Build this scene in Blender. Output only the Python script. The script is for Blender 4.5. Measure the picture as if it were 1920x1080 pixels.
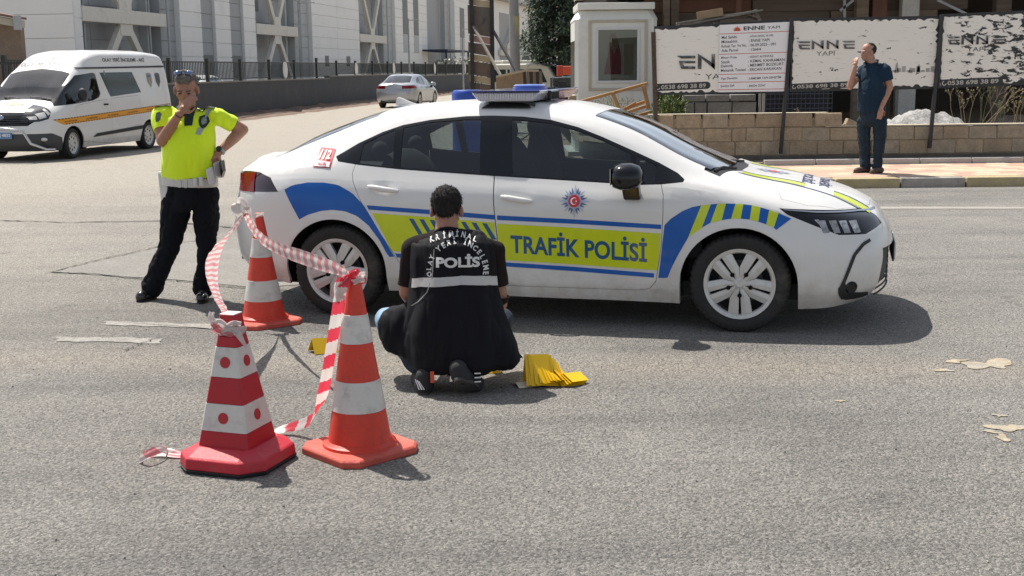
import bpy, bmesh, math, random
from mathutils import Vector, Matrix, noise
from mathutils.bvhtree import BVHTree
for o in list(bpy.data.objects): bpy.data.objects.remove(o)
SC=bpy.context.scene; COL=SC.collection; R=math.radians; PI=math.pi
random.seed(7)
# ------------------------------------------------------------ camera
CH=1.654; F=2300.; TH=R(10.16); RO=R(.68)
fw=Vector((0,math.cos(TH),-math.sin(TH))); rt=Vector((1,0,0)); up=Vector((0,math.sin(TH),math.cos(TH)))
RX=rt*math.cos(RO)-up*math.sin(RO); UX=rt*math.sin(RO)+up*math.cos(RO)
cam=bpy.data.cameras.new('camera'); co=bpy.data.objects.new('camera',cam); COL.objects.link(co); SC.camera=co
cam.sensor_width=36; cam.lens=F/1920*36; cam.clip_start=.1; cam.clip_end=2000
M=Matrix((RX,UX,-fw)).transposed().to_4x4(); M.translation=(0,0,CH); co.matrix_world=M
# ------------------------------------------------------------ sky, sun, exposure
W=bpy.data.worlds.new('World'); SC.world=W; W.use_nodes=True; nt=W.node_tree
sky=nt.nodes.new('ShaderNodeTexSky'); sky.sky_type='NISHITA'; sky.sun_disc=False
SD=Vector((-.62*.5,.785*.5,.866)).normalized()            # towards the sun
sky.sun_elevation=math.asin(SD.z); sky.sun_rotation=math.atan2(SD.x,SD.y)
sky.air_density=1.0; sky.dust_density=1.2; sky.ozone_density=1.0
hs=nt.nodes.new('ShaderNodeHueSaturation'); hs.inputs['Saturation'].default_value=.5; nt.links.new(sky.outputs[0],hs.inputs['Color']); nt.links.new(hs.outputs[0],nt.nodes['Background'].inputs[0]); nt.nodes['Background'].inputs[1].default_value=.100
sl=bpy.data.lights.new('sun','SUN'); so=bpy.data.objects.new('sun',sl); COL.objects.link(so)
sl.energy=4.2; sl.angle=R(.55); sl.color=(1,.95,.87); so.rotation_euler=SD.to_track_quat('Z','Y').to_euler()
SC.view_settings.view_transform='Standard'; SC.view_settings.look='None'; SC.view_settings.exposure=.62; SC.view_settings.gamma=1
SC.view_settings.use_curve_mapping=False
# ------------------------------------------------------------ helpers
def ray(px,py): return fw+RX*((px-960)/F)-UX*((py-540)/F)
def gnd(px,py,z=0.):
    r=ray(px,py); return Vector((0,0,CH))+r*((z-CH)/r.z)
def at(px,py,Y):
    r=ray(px,py); return Vector((0,0,CH))+r*(Y/r.y)
def V(*a): return Vector(a)
def mat(name,col,rough=.6,metal=0.,spec=.5,n1=0,s1=5,n2=0,s2=60,col2=None,bump=0,bs=80,clear=0,emis=None,em=0,coord='Object',stretch=None,stain=None,stain_s=2,stain_a=.5,sheen=0,trans=0):
    """principled with a large and a small noise in the colour, an optional second colour in patches, and bump"""
    m=bpy.data.materials.new(name); m.use_nodes=True; t=m.node_tree; b=t.nodes['Principled BSDF']; N=t.nodes.new; L=t.links.new
    b.inputs['Roughness'].default_value=rough; b.inputs['Metallic'].default_value=metal; b.inputs['Specular IOR Level'].default_value=spec
    b.inputs['Coat Weight'].default_value=clear; b.inputs['Coat Roughness'].default_value=.04
    if sheen: b.inputs['Sheen Weight'].default_value=sheen
    if trans: b.inputs['Transmission Weight'].default_value=trans
    c=(*col,1)
    b.inputs['Base Color'].default_value=c
    if emis: b.inputs['Emission Color'].default_value=(*emis,1); b.inputs['Emission Strength'].default_value=em
    if not(n1 or n2 or bump or col2 or stain): return m
    tc=N('ShaderNodeTexCoord'); src=tc.outputs[coord]
    if stretch:
        mp=N('ShaderNodeMapping'); mp.inputs['Scale'].default_value=stretch; L(src,mp.inputs[0]); src=mp.outputs[0]
    def nz(scale,det=4,ro=.6):
        n=N('ShaderNodeTexNoise'); n.inputs['Scale'].default_value=scale; n.inputs['Detail'].default_value=det; n.inputs['Roughness'].default_value=ro; L(src,n.inputs[0]); return n.outputs[0]
    def rmp(v,a,b2,lo=0.,hi=1.):
        r=N('ShaderNodeMapRange'); r.inputs[1].default_value=a; r.inputs[2].default_value=b2; r.inputs[3].default_value=lo; r.inputs[4].default_value=hi; L(v,r.inputs[0]); return r.outputs[0]
    def mix(a,b2,f,mode='MIX'):
        x=N('ShaderNodeMix'); x.data_type='RGBA'; x.blend_type=mode
        for i,v in ((6,a),(7,b2)):
            if isinstance(v,tuple): x.inputs[i].default_value=v
            else: L(v,x.inputs[i])
        if isinstance(f,float): x.inputs[0].default_value=f
        else: L(f,x.inputs[0])
        return x.outputs[2]
    cur=c
    if col2: cur=mix(cur,(*col2,1),rmp(nz(s1*.7,5),.42,.6))
    if stain: cur=mix(cur,(*stain,1),rmp(nz(stain_s,8,.7),.52,.68,0,stain_a))
    for a,s in ((n1,s1),(n2,s2)):
        if a:
            h=N('ShaderNodeHueSaturation'); 
            if isinstance(cur,tuple): h.inputs['Color'].default_value=cur
            else: L(cur,h.inputs['Color'])
            L(rmp(nz(s),.25,.75,1-a,1+a),h.inputs['Value']); cur=h.outputs[0]
    if not isinstance(cur,tuple): L(cur,b.inputs['Base Color'])
    if bump:
        bp=N('ShaderNodeBump'); bp.inputs['Strength'].default_value=min(1,bump); bp.inputs['Distance'].default_value=.01*max(1,bump); L(nz(bs,6,.7),bp.inputs['Height']); L(bp.outputs[0],b.inputs['Normal'])
    return m
def thing(name,label,cat,loc=(0,0,0),rotz=0,group=None):
    o=bpy.data.objects.new(name,None); COL.objects.link(o); o.location=loc; o.rotation_euler=(0,0,rotz); o.empty_display_size=.1
    o['label']=label; o['category']=cat
    if group: o['group']=group
    return o
def tag(o,label=None,cat=None,group=None,kind=None):
    for k,v in (('label',label),('category',cat),('group',group),('kind',kind)):
        if v: o[k]=v
    return o
def empty(name,parent,loc=(0,0,0),rot=(0,0,0)):
    o=bpy.data.objects.new(name,None); COL.objects.link(o); o.parent=parent; o.location=loc; o.rotation_euler=rot; o.empty_display_size=.05; return o
def link(name,me,parent=None,mats=None,loc=None):
    o=bpy.data.objects.new(name,me); COL.objects.link(o); o.parent=parent
    if loc is not None: o.location=loc
    if mats is not None:
        for m in (mats if isinstance(mats,(list,tuple)) else [mats]): me.materials.append(m)
    return o
def copy_tree(o,parent=None,**kw):
    c=o.copy(); COL.objects.link(c)
    if parent is not None: c.parent=parent
    for ch in o.children: copy_tree(ch,c)
    for k,v in kw.items():
        if k in('location','rotation_euler','scale'): setattr(c,k,v)
        else: c[k]=v
    return c
class MB:
    def __init__(s): s.v=[]; s.f=[]; s.mi=[]; s.m=0
    def add(s,vs,fs,M=None):
        n=len(s.v); s.v+=[ (M@Vector(v)) if M else Vector(v) for v in vs]; s.f+=[tuple(i+n for i in f) for f in fs]; s.mi+=[s.m]*len(fs); return s
    def box(s,c,d,rz=0,M=None,jit=0):
        x,y,z=d[0]/2,d[1]/2,d[2]/2
        vs=[V(a,b,e) for a in(-x,x) for b in(-y,y) for e in(-z,z)]
        if jit: vs=[v+V(*[random.uniform(-jit,jit) for _ in range(3)]) for v in vs]
        T=Matrix.Translation(c)@Matrix.Rotation(rz,4,'Z')
        if M: T=M@T
        return s.add(vs,[(0,1,3,2),(4,6,7,5),(0,4,5,1),(2,3,7,6),(0,2,6,4),(1,5,7,3)],T)
    def bar(s,p,q,w,h=None,upv=(0,0,1)):
        p,q=Vector(p),Vector(q); h=h or w; d=(q-p); L=d.length; z=d.normalized(); u=Vector(upv)
        if abs(z.dot(u))>.98: u=V(0,1,0)
        x=z.cross(u).normalized(); y=x.cross(z)
        T=Matrix((x,y,z)).transposed().to_4x4(); T.translation=(p+q)/2
        return s.box((0,0,0),(w,h,L),M=T)
    def tube(s,pts,r,n=10,cap=True,squash=None,closed=False):
        pts=[Vector(p) for p in pts]; k=len(pts); r=r if isinstance(r,(list,tuple)) else [r]*k
        ref=None; b=len(s.v)
        for i,p in enumerate(pts):
            t=((pts[(i+1)%k] if closed or i<k-1 else p)-(pts[i-1] if closed or i>0 else p)).normalized()
            if ref is None: ref=t.orthogonal().normalized() if abs(t.z)>.9 else t.cross(V(0,0,1)).normalized()
            ref=(ref-t*ref.dot(t)).normalized(); bi=t.cross(ref)
            for j in range(n):
                a=2*PI*j/n; s.v.append(p+ref*math.cos(a)*r[i]+bi*math.sin(a)*r[i]*(squash or 1))
        for i in range(k if closed else k-1):
            for j in range(n):
                i2=(i+1)%k
                s.f.append((b+i*n+j,b+i2*n+j,b+i2*n+(j+1)%n,b+i*n+(j+1)%n)); s.mi.append(s.m)
        if cap and not closed:
            s.f.append(tuple(b+j for j in range(n))); s.mi.append(s.m)
            s.f.append(tuple(b+(k-1)*n+n-1-j for j in range(n))); s.mi.append(s.m)
        return s
    def lathe(s,prof,n=24,M=None,arc=2*PI):
        """profile of (r,z) turned about z"""
        vs=[];fs=[];k=len(prof)
        full=abs(arc-2*PI)<1e-6; m=n if full else n+1
        for j in range(m):
            a=arc*j/n
            for r,z in prof: vs.append((r*math.cos(a),r*math.sin(a),z))
        for j in range(n):
            for i in range(k-1):
                a,b=j*k+i,((j+1)%m)*k+i
                fs.append((a,b,b+1,a+1))
        return s.add(vs,fs,M)
    def prism(s,poly,ext,M=None):
        n=len(poly); p=[Vector(a) for a in poly]; e=Vector(ext)
        return s.add(p+[a+e for a in p],[tuple(range(n-1,-1,-1)),tuple(range(n,2*n))]+[(i,(i+1)%n,n+(i+1)%n,n+i) for i in range(n)],M)
    def ell(s,c,r,n=12,M=None,rot=None):
        vs=[];fs=[];h=n//2
        T=Matrix.Translation(c)@(rot or Matrix())@Matrix.Diagonal((*r,1))
        if M: T=M@T
        vs.append((0,0,1))
        for i in range(1,h):
            for j in range(n): a=PI*i/h;b=2*PI*j/n; vs.append((math.sin(a)*math.cos(b),math.sin(a)*math.sin(b),math.cos(a)))
        vs.append((0,0,-1)); e=len(vs)-1
        for j in range(n):
            fs.append((0,1+j,1+(j+1)%n)); fs.append((e,e-n+(j+1)%n,e-n+j))
            for i in range(h-2): a=1+i*n+j;b=1+i*n+(j+1)%n; fs.append((a,a+n,b+n,b))
        return s.add(vs,fs,T)
    def build(s,name,mats,parent=None,smooth=None,bevel=0,origin=None,seg=2,recalc=True):
        me=bpy.data.meshes.new(name); o=Vector(origin) if origin is not None else V(0,0,0)
        me.from_pydata([tuple(v-o) for v in s.v],[],s.f); me.validate()
        if len(me.polygons)==len(s.mi): me.polygons.foreach_set('material_index',s.mi)
        if recalc:
            bm=bmesh.new(); bm.from_mesh(me); bmesh.ops.recalc_face_normals(bm,faces=bm.faces); bm.to_mesh(me); bm.free()
        if smooth is not None:
            me.polygons.foreach_set('use_smooth',[True]*len(me.polygons)); me.set_sharp_from_angle(angle=R(smooth))
        ob=link(name,me,parent,mats)
        if origin is not None and parent is None: ob.location=o
        if bevel:
            b=ob.modifiers.new('bevel','BEVEL'); b.width=bevel; b.segments=seg; b.limit_method='ANGLE'; b.angle_limit=R(40)
        return ob
def crom(P,n):
    """chord-length Hermite resample of control points, n steps per span"""
    P=[Vector(p) for p in P]; k=len(P); t=[0]
    for i in range(1,k): t.append(t[-1]+max((P[i]-P[i-1]).length,1e-4))
    m=[]
    for i in range(k):
        if i==0: m.append((P[1]-P[0])/(t[1]-t[0]))
        elif i==k-1: m.append((P[-1]-P[-2])/(t[-1]-t[-2]))
        else:
            a,b=t[i]-t[i-1],t[i+1]-t[i]; d0,d1=(P[i]-P[i-1])/a,(P[i+1]-P[i])/b; m.append((d0*b+d1*a)/(a+b))
    out=[]
    for i in range(k-1):
        h=t[i+1]-t[i]
        for j in range(n):
            u=j/n; out.append(P[i]*(2*u**3-3*u*u+1)+m[i]*h*(u**3-2*u*u+u)+P[i+1]*(-2*u**3+3*u*u)+m[i+1]*h*(u**3-u*u))
    out.append(P[-1]); return out
def cloth_noise(me,amp,sc,st=(1,1,1),seed=0,ridge=0):
    """fine relief on a mesh along its normals"""
    ns=[v.normal.copy() for v in me.vertices]
    for v,nn in zip(me.vertices,ns):
        p=v.co; q=V(p.x*st[0],p.y*st[1],p.z*st[2])*sc+V(seed,seed*.7,0); v.co=p+nn*amp*(noise.noise(q)+.4*noise.noise(q*2.1)-ridge*(max(0,1-abs(noise.noise(q*.8+V(9,3,1)))*4.5)**1.5-.25))
def text_mesh(body,w=None,h=None,bold=0,align='LEFT',spacing=1.0,shear=0):
    cu=bpy.data.curves.new('t','FONT'); cu.body=body; cu.align_x=align; cu.offset=bold; cu.space_character=spacing; cu.resolution_u=5; cu.shear=shear
    ob=bpy.data.objects.new('t',cu); me=bpy.data.meshes.new_from_object(ob); bpy.data.objects.remove(ob); bpy.data.curves.remove(cu)
    xs=[v.co.x for v in me.vertices]; ys=[v.co.y for v in me.vertices]
    x0,x1,y0,y1=min(xs),max(xs),min(ys),max(ys)
    vs=[((v.co.x-x0)/(x1-x0)*(w if w else (x1-x0)/(y1-y0)*h),(v.co.y-y0)/(y1-y0)*(h if h else (y1-y0)/(x1-x0)*w)) for v in me.vertices]
    fs=[tuple(p.vertices) for p in me.polygons]; bpy.data.meshes.remove(me)
    return vs,fs
def flat_text(mb,body,o,ux,uz,w=None,h=None,bold=0,spacing=1.0,lift=None):
    """lettering laid in the plane through o spanned by ux (along) and uz (up)"""
    vs,fs=text_mesh(body,w,h,bold,spacing=spacing); o,ux,uz=Vector(o),Vector(ux),Vector(uz)
    mb.add([o+ux*a+uz*b for a,b in vs],fs); return max(v[0] for v in vs)
# ------------------------------------------------------------ materials
def asphalt():
    m=bpy.data.materials.new('worn asphalt'); m.use_nodes=True; t=m.node_tree; b=t.nodes['Principled BSDF']; N=t.nodes.new; L=t.links.new
    tc=N('ShaderNodeTexCoord'); P=tc.outputs['Object']
    def mp(sc,rz=0,loc=(0,0,0)):
        x=N('ShaderNodeMapping'); x.inputs['Scale'].default_value=sc; x.inputs['Rotation'].default_value=(0,0,rz); x.inputs['Location'].default_value=loc; L(P,x.inputs[0]); return x.outputs[0]
    def nz(v,s,d=4,r=.6,dist=0):
        n=N('ShaderNodeTexNoise'); n.inputs['Scale'].default_value=s; n.inputs['Detail'].default_value=d; n.inputs['Roughness'].default_value=r; n.inputs['Distortion'].default_value=dist; L(v,n.inputs[0]); return n.outputs[0]
    def rg(v,a,b2,lo=0.,hi=1.):
        r=N('ShaderNodeMapRange'); r.inputs[1].default_value=a; r.inputs[2].default_value=b2; r.inputs[3].default_value=lo; r.inputs[4].default_value=hi; L(v,r.inputs[0]); return r.outputs[0]
    def mt(op,a,b2):
        r=N('ShaderNodeMath'); r.operation=op
        for i,v in ((0,a),(1,b2)):
            if isinstance(v,(int,float)): r.inputs[i].default_value=v
            else: L(v,r.inputs[i])
        return r.outputs[0]
    def mix(a,b2,f,mode='MIX'):
        x=N('ShaderNodeMix'); x.data_type='RGBA'; x.blend_type=mode
        for i,v in ((6,a),(7,b2)):
            if isinstance(v,tuple): x.inputs[i].default_value=v
            else: L(v,x.inputs[i])
        if isinstance(f,(int,float)): x.inputs[0].default_value=f
        else: L(f,x.inputs[0])
        return x.outputs[2]
    sp=N('ShaderNodeSeparateXYZ'); L(P,sp.inputs[0]); X,Y=sp.outputs[0],sp.outputs[1]
    one=mp((1,1,1)); road=mp((1,1,1),R(-7))
    # aggregate: pale chips and dark gaps of about a centimetre
    vo=N('ShaderNodeTexVoronoi'); vo.inputs['Scale'].default_value=115; L(one,vo.inputs[0])
    vo2=N('ShaderNodeTexVoronoi'); vo2.inputs['Scale'].default_value=48; L(one,vo2.inputs[0])
    chips=rg(vo.outputs['Color'],.1,.95); 
    g=nz(one,95,5,.75)
    base=mix((.205,.194,.178,1),(.305,.288,.262,1),rg(nz(one,.55,5,.6),.36,.66))
    streak=nz(mp((.10,1.6,1),R(-7)),1.2,5,.62,.3)
    base=mix(base,(.32,.30,.27,1),mt('MULTIPLY',rg(streak,.47,.62),.35))
    base=mix(base,(.13,.126,.12,1),mt('MULTIPLY',rg(streak,.47,.34),.35))
    # pale dust: the side road at the left and the strips beside the wheel tracks
    dl=mt('ADD',mt('MULTIPLY',X,-.10),mt('MULTIPLY',Y,.062)); dl=mt('ADD',dl,mt('MULTIPLY',nz(one,.35,4),.9))
    base=mix(base,(.44,.395,.33,1),rg(dl,1.05,2.3,0,.85))
    base=mix(base,(.36,.315,.26,1),rg(mt('ADD',mt('ABSOLUTE',mt('SUBTRACT',mt('SUBTRACT',Y,6.75),mt('MULTIPLY',X,-.10)),0),mt('MULTIPLY',nz(one,1.1,4),.6)),.70,.30,0,.55))
    base=mix(base,(.085,.082,.078,1),mt('MULTIPLY',rg(nz(mp((1,1,1),0,(31,7,0)),1.7,6,.7,.4),.62,.74),.5))
    hv=N('ShaderNodeHueSaturation'); L(base,hv.inputs['Color']); L(mt('MULTIPLY',rg(chips,0,1,.52,1.5),rg(g,.25,.75,.40,1.6)),hv.inputs['Value'])
    L(hv.outputs[0],b.inputs['Base Color']); b.inputs['Roughness'].default_value=.86; b.inputs['Specular IOR Level'].default_value=.35
    h=mt('ADD',mt('MULTIPLY',g,1.1),mt('ADD',mt('MULTIPLY',vo2.outputs['Distance'],-.7),mt('MULTIPLY',vo.outputs['Distance'],-.5)))
    bp=N('ShaderNodeBump'); bp.inputs['Strength'].default_value=.85; bp.inputs['Distance'].default_value=.02; L(h,bp.inputs['Height']); L(bp.outputs[0],b.inputs['Normal'])
    return m
A=mat
M_asph=asphalt()
def paint(name,col):
    m=A(name,col,.32,0,.3,clear=.4); t=m.node_tree; N=t.nodes.new; L=t.links.new; b=t.nodes['Principled BSDF']
    b.inputs['Coat Roughness'].default_value=.03
    tc=N('ShaderNodeTexCoord'); sp=N('ShaderNodeSeparateXYZ'); L(tc.outputs['Object'],sp.inputs[0]); nz=N('ShaderNodeTexNoise'); nz.inputs['Scale'].default_value=5; nz.inputs['Detail'].default_value=8; nz.inputs['Roughness'].default_value=.7; L(tc.outputs['Object'],nz.inputs[0])
    r1=N('ShaderNodeMapRange'); r1.inputs[1].default_value=.55; r1.inputs[2].default_value=.16; L(sp.outputs[2],r1.inputs[0]); r2=N('ShaderNodeMapRange'); r2.inputs[1].default_value=.38; r2.inputs[2].default_value=.72; r2.inputs[4].default_value=.75; L(nz.outputs[0],r2.inputs[0])
    mu=N('ShaderNodeMath'); mu.operation='MULTIPLY'; L(r1.outputs[0],mu.inputs[0]); L(r2.outputs[0],mu.inputs[1]); mc=N('ShaderNodeMix'); mc.data_type='RGBA'; mc.inputs[6].default_value=(*col,1); mc.inputs[7].default_value=(.36,.31,.25,1); L(mu.outputs[0],mc.inputs[0]); L(mc.outputs[2],b.inputs['Base Color'])
    g=N('ShaderNodeNewGeometry'); d=N('ShaderNodeBsdfDiffuse'); d.inputs[0].default_value=(.03,.031,.033,1); mx=N('ShaderNodeMixShader'); out=t.nodes['Material Output']
    L(g.outputs['Backfacing'],mx.inputs[0]); L(b.outputs[0],mx.inputs[1]); L(d.outputs[0],mx.inputs[2]); L(mx.outputs[0],out.inputs[0])
    return m
def glass(name,tint,refl=1.0):
    m=bpy.data.materials.new(name); m.use_nodes=True; t=m.node_tree; N=t.nodes.new; L=t.links.new; out=t.nodes['Material Output']; t.nodes.remove(t.nodes['Principled BSDF'])
    tr=N('ShaderNodeBsdfTransparent'); tr.inputs[0].default_value=(*tint,1); gl=N('ShaderNodeBsdfGlossy'); gl.inputs['Roughness'].default_value=.02
    fr=N('ShaderNodeFresnel'); fr.inputs[0].default_value=1.5; mu=N('ShaderNodeMath'); mu.operation='MULTIPLY_ADD'; mu.inputs[1].default_value=refl; mu.inputs[2].default_value=.02; L(fr.outputs[0],mu.inputs[0])
    mx=N('ShaderNodeMixShader'); L(mu.outputs[0],mx.inputs[0]); L(tr.outputs[0],mx.inputs[1]); L(gl.outputs[0],mx.inputs[2]); L(mx.outputs[0],out.inputs[0]); return m
M_white=paint('white car paint',(.69,.68,.66)); M_silver=paint('silver car paint',(.42,.43,.45)); M_silver.node_tree.nodes['Principled BSDF'].inputs['Metallic'].default_value=.55
M_glass=glass('tinted car glass',(.46,.52,.52),1.5); M_glassc=glass('clear car glass',(.66,.72,.70),1.9); M_pane=glass('window pane',(.35,.38,.38),1.4)
M_blk=A('gloss black trim',(.007,.008,.010),.14,0,.35,clear=.15); M_mblk=A('matt black plastic',(.018,.018,.019),.62,n2=.15,bump=.15,bs=250)
M_tyre=A('tyre rubber',(.022,.021,.020),.78,n1=.25,s1=6,n2=.2,bump=.2,bs=120,stain=(.10,.085,.07),stain_s=5,stain_a=.5)
M_rim=A('silver wheel cover',(.60,.59,.57),.34,.3,n1=.1,s1=9,stain=(.22,.2,.17),stain_s=8,stain_a=.35)
M_chrome=A('bright metal',(.6,.6,.6),.18,1.0); M_steel=A('grey galvanised steel',(.33,.34,.35),.5,.6,n1=.2,s1=3)
M_blue=A('blue reflective vinyl',(.0,.095,.40),.35,0,.4,n1=.08,s1=7,clear=.15); M_yg=A('yellow green reflective vinyl',(.56,.65,.004),.35,0,.5,n1=.06,s1=9,clear=.4)
M_tblue=A('letter blue vinyl',(.004,.085,.22),.3,clear=.4); M_navy=A('navy print',(.02,.03,.12),.4)
M_red=A('red print',(.55,.015,.03),.35,clear=.3); M_wprint=A('white print',(.78,.78,.78),.4)
M_trim=A('dark cabin trim',(.02,.021,.024),.75); M_seat=A('grey seat cloth',(.035,.036,.04),.85,n2=.2)
M_lens=A('dark red tail lens',(.020,.003,.006),.10,clear=1.0); M_redl=A('red tail lens',(.17,.001,.004),.2,clear=.2,spec=.3,n2=.1,s2=40)
M_skin=A('tanned skin',(.34,.165,.105),.5,n1=.14,s1=18,n2=.06,s2=90,bump=.12,bs=160); M_skin2=A('fair tanned skin',(.40,.21,.145),.52,n1=.12,s1=18,bump=.1,bs=160)
# ------------------------------------------------------------ car body surface
CAR=[
[(2.16,0,.19),(2.15,.3,.19),(2.10,.54,.185),(2.01,.70,.18),(1.90,.78,.165),(1.70,.82,.155),(1.35,.83,.16),(.98,.83,.165),(.6,.83,.17),(.1,.83,.17),(-.35,.83,.175),(-.9,.83,.18),(-1.2,.83,.185),(-1.5,.82,.19),(-1.8,.79,.205),(-2.02,.74,.23),(-2.2,.6,.25),(-2.31,.36,.26),(-2.34,0,.26)],
[(2.265,0,.27),(2.255,.3,.27),(2.20,.56,.265),(2.10,.745,.26),(1.955,.84,.255),(1.70,.868,.255),(1.35,.872,.26),(.98,.868,.26),(.6,.868,.26),(.1,.868,.26),(-.35,.868,.265),(-.9,.868,.27),(-1.2,.87,.28),(-1.5,.868,.30),(-1.8,.85,.32),(-2.07,.795,.34),(-2.28,.66,.35),(-2.385,.40,.36),(-2.42,0,.36)],
[(2.285,0,.38),(2.275,.3,.38),(2.22,.57,.38),(2.12,.765,.38),(1.97,.858,.38),(1.70,.885,.39),(1.35,.888,.40),(.98,.876,.40),(.6,.868,.41),(.1,.866,.41),(-.35,.868,.41),(-.9,.872,.42),(-1.2,.884,.43),(-1.5,.888,.45),(-1.8,.872,.47),(-2.08,.82,.48),(-2.30,.68,.49),(-2.41,.41,.49),(-2.445,0,.49)],
[(2.29,0,.50),(2.28,.3,.50),(2.225,.565,.50),(2.12,.765,.50),(1.965,.855,.51),(1.70,.89,.54),(1.35,.90,.59),(.98,.89,.61),(.6,.882,.62),(.1,.88,.63),(-.35,.882,.63),(-.9,.888,.64),(-1.2,.897,.65),(-1.5,.90,.66),(-1.8,.882,.67),(-2.08,.828,.68),(-2.30,.69,.69),(-2.405,.42,.69),(-2.44,0,.69)],
[(2.255,0,.62),(2.245,.3,.62),(2.19,.545,.62),(2.08,.74,.625),(1.93,.83,.63),(1.70,.865,.665),(1.35,.888,.735),(.98,.888,.79),(.6,.882,.81),(.1,.88,.82),(-.35,.88,.825),(-.9,.882,.835),(-1.2,.886,.84),(-1.5,.886,.85),(-1.8,.868,.855),(-2.06,.815,.855),(-2.25,.68,.86),(-2.35,.40,.865),(-2.385,0,.865)],
[(2.20,0,.70),(2.19,.3,.70),(2.13,.52,.708),(2.0,.70,.72),(1.86,.785,.735),(1.68,.825,.765),(1.35,.825,.855),(.98,.822,.935),(.6,.818,.925),(.1,.812,.945),(-.35,.81,.965),(-.9,.80,.995),(-1.2,.80,1.01),(-1.5,.80,1.01),(-1.8,.785,.985),(-2.06,.745,.965),(-2.25,.64,.96),(-2.345,.39,.965),(-2.375,0,.97)],
[(2.19,0,.715),(2.17,.27,.722),(2.10,.47,.735),(1.98,.63,.752),(1.85,.72,.775),(1.68,.765,.81),(1.35,.755,.90),(.99,.755,.985),(.6,.69,1.175),(.1,.635,1.335),(-.35,.615,1.375),(-.9,.62,1.33),(-1.2,.645,1.225),(-1.5,.69,1.10),(-1.8,.725,1.03),(-2.05,.70,1.0),(-2.20,.60,.995),(-2.31,.37,1.0),(-2.36,0,1.01)],
[(2.18,0,.73),(2.15,.23,.74),(2.08,.40,.76),(1.99,.50,.785),(1.87,.58,.82),(1.68,.62,.868),(1.35,.62,.945),(.99,.665,1.045),(.6,.60,1.245),(.1,.555,1.385),(-.35,.54,1.413),(-.9,.54,1.385),(-1.2,.55,1.305),(-1.5,.575,1.195),(-1.8,.60,1.09),(-2.03,.60,1.035),(-2.15,.50,1.03),(-2.26,.33,1.035),(-2.34,0,1.04)],
[(2.165,0,.745),(2.13,.15,.765),(2.07,.25,.79),(1.99,.31,.82),(1.88,.33,.855),(1.68,.34,.905),(1.35,.34,.962),(1.0,.35,1.085),(.6,.32,1.28),(.1,.30,1.412),(-.35,.29,1.432),(-.9,.29,1.412),(-1.2,.30,1.362),(-1.5,.31,1.268),(-1.8,.33,1.152),(-2.03,.33,1.05),(-2.13,.28,1.045),(-2.21,.19,1.045),(-2.30,0,1.05)],
[(2.15,0,.76),(2.12,0,.775),(2.07,0,.80),(1.99,0,.83),(1.88,0,.862),(1.68,0,.913),(1.35,0,.968),(1.0,0,1.10),(.6,0,1.29),(.1,0,1.42),(-.35,0,1.438),(-.9,0,1.42),(-1.2,0,1.376),(-1.5,0,1.285),(-1.8,0,1.168),(-2.03,0,1.06),(-2.13,0,1.05),(-2.20,0,1.05),(-2.26,0,1.052)]]
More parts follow.
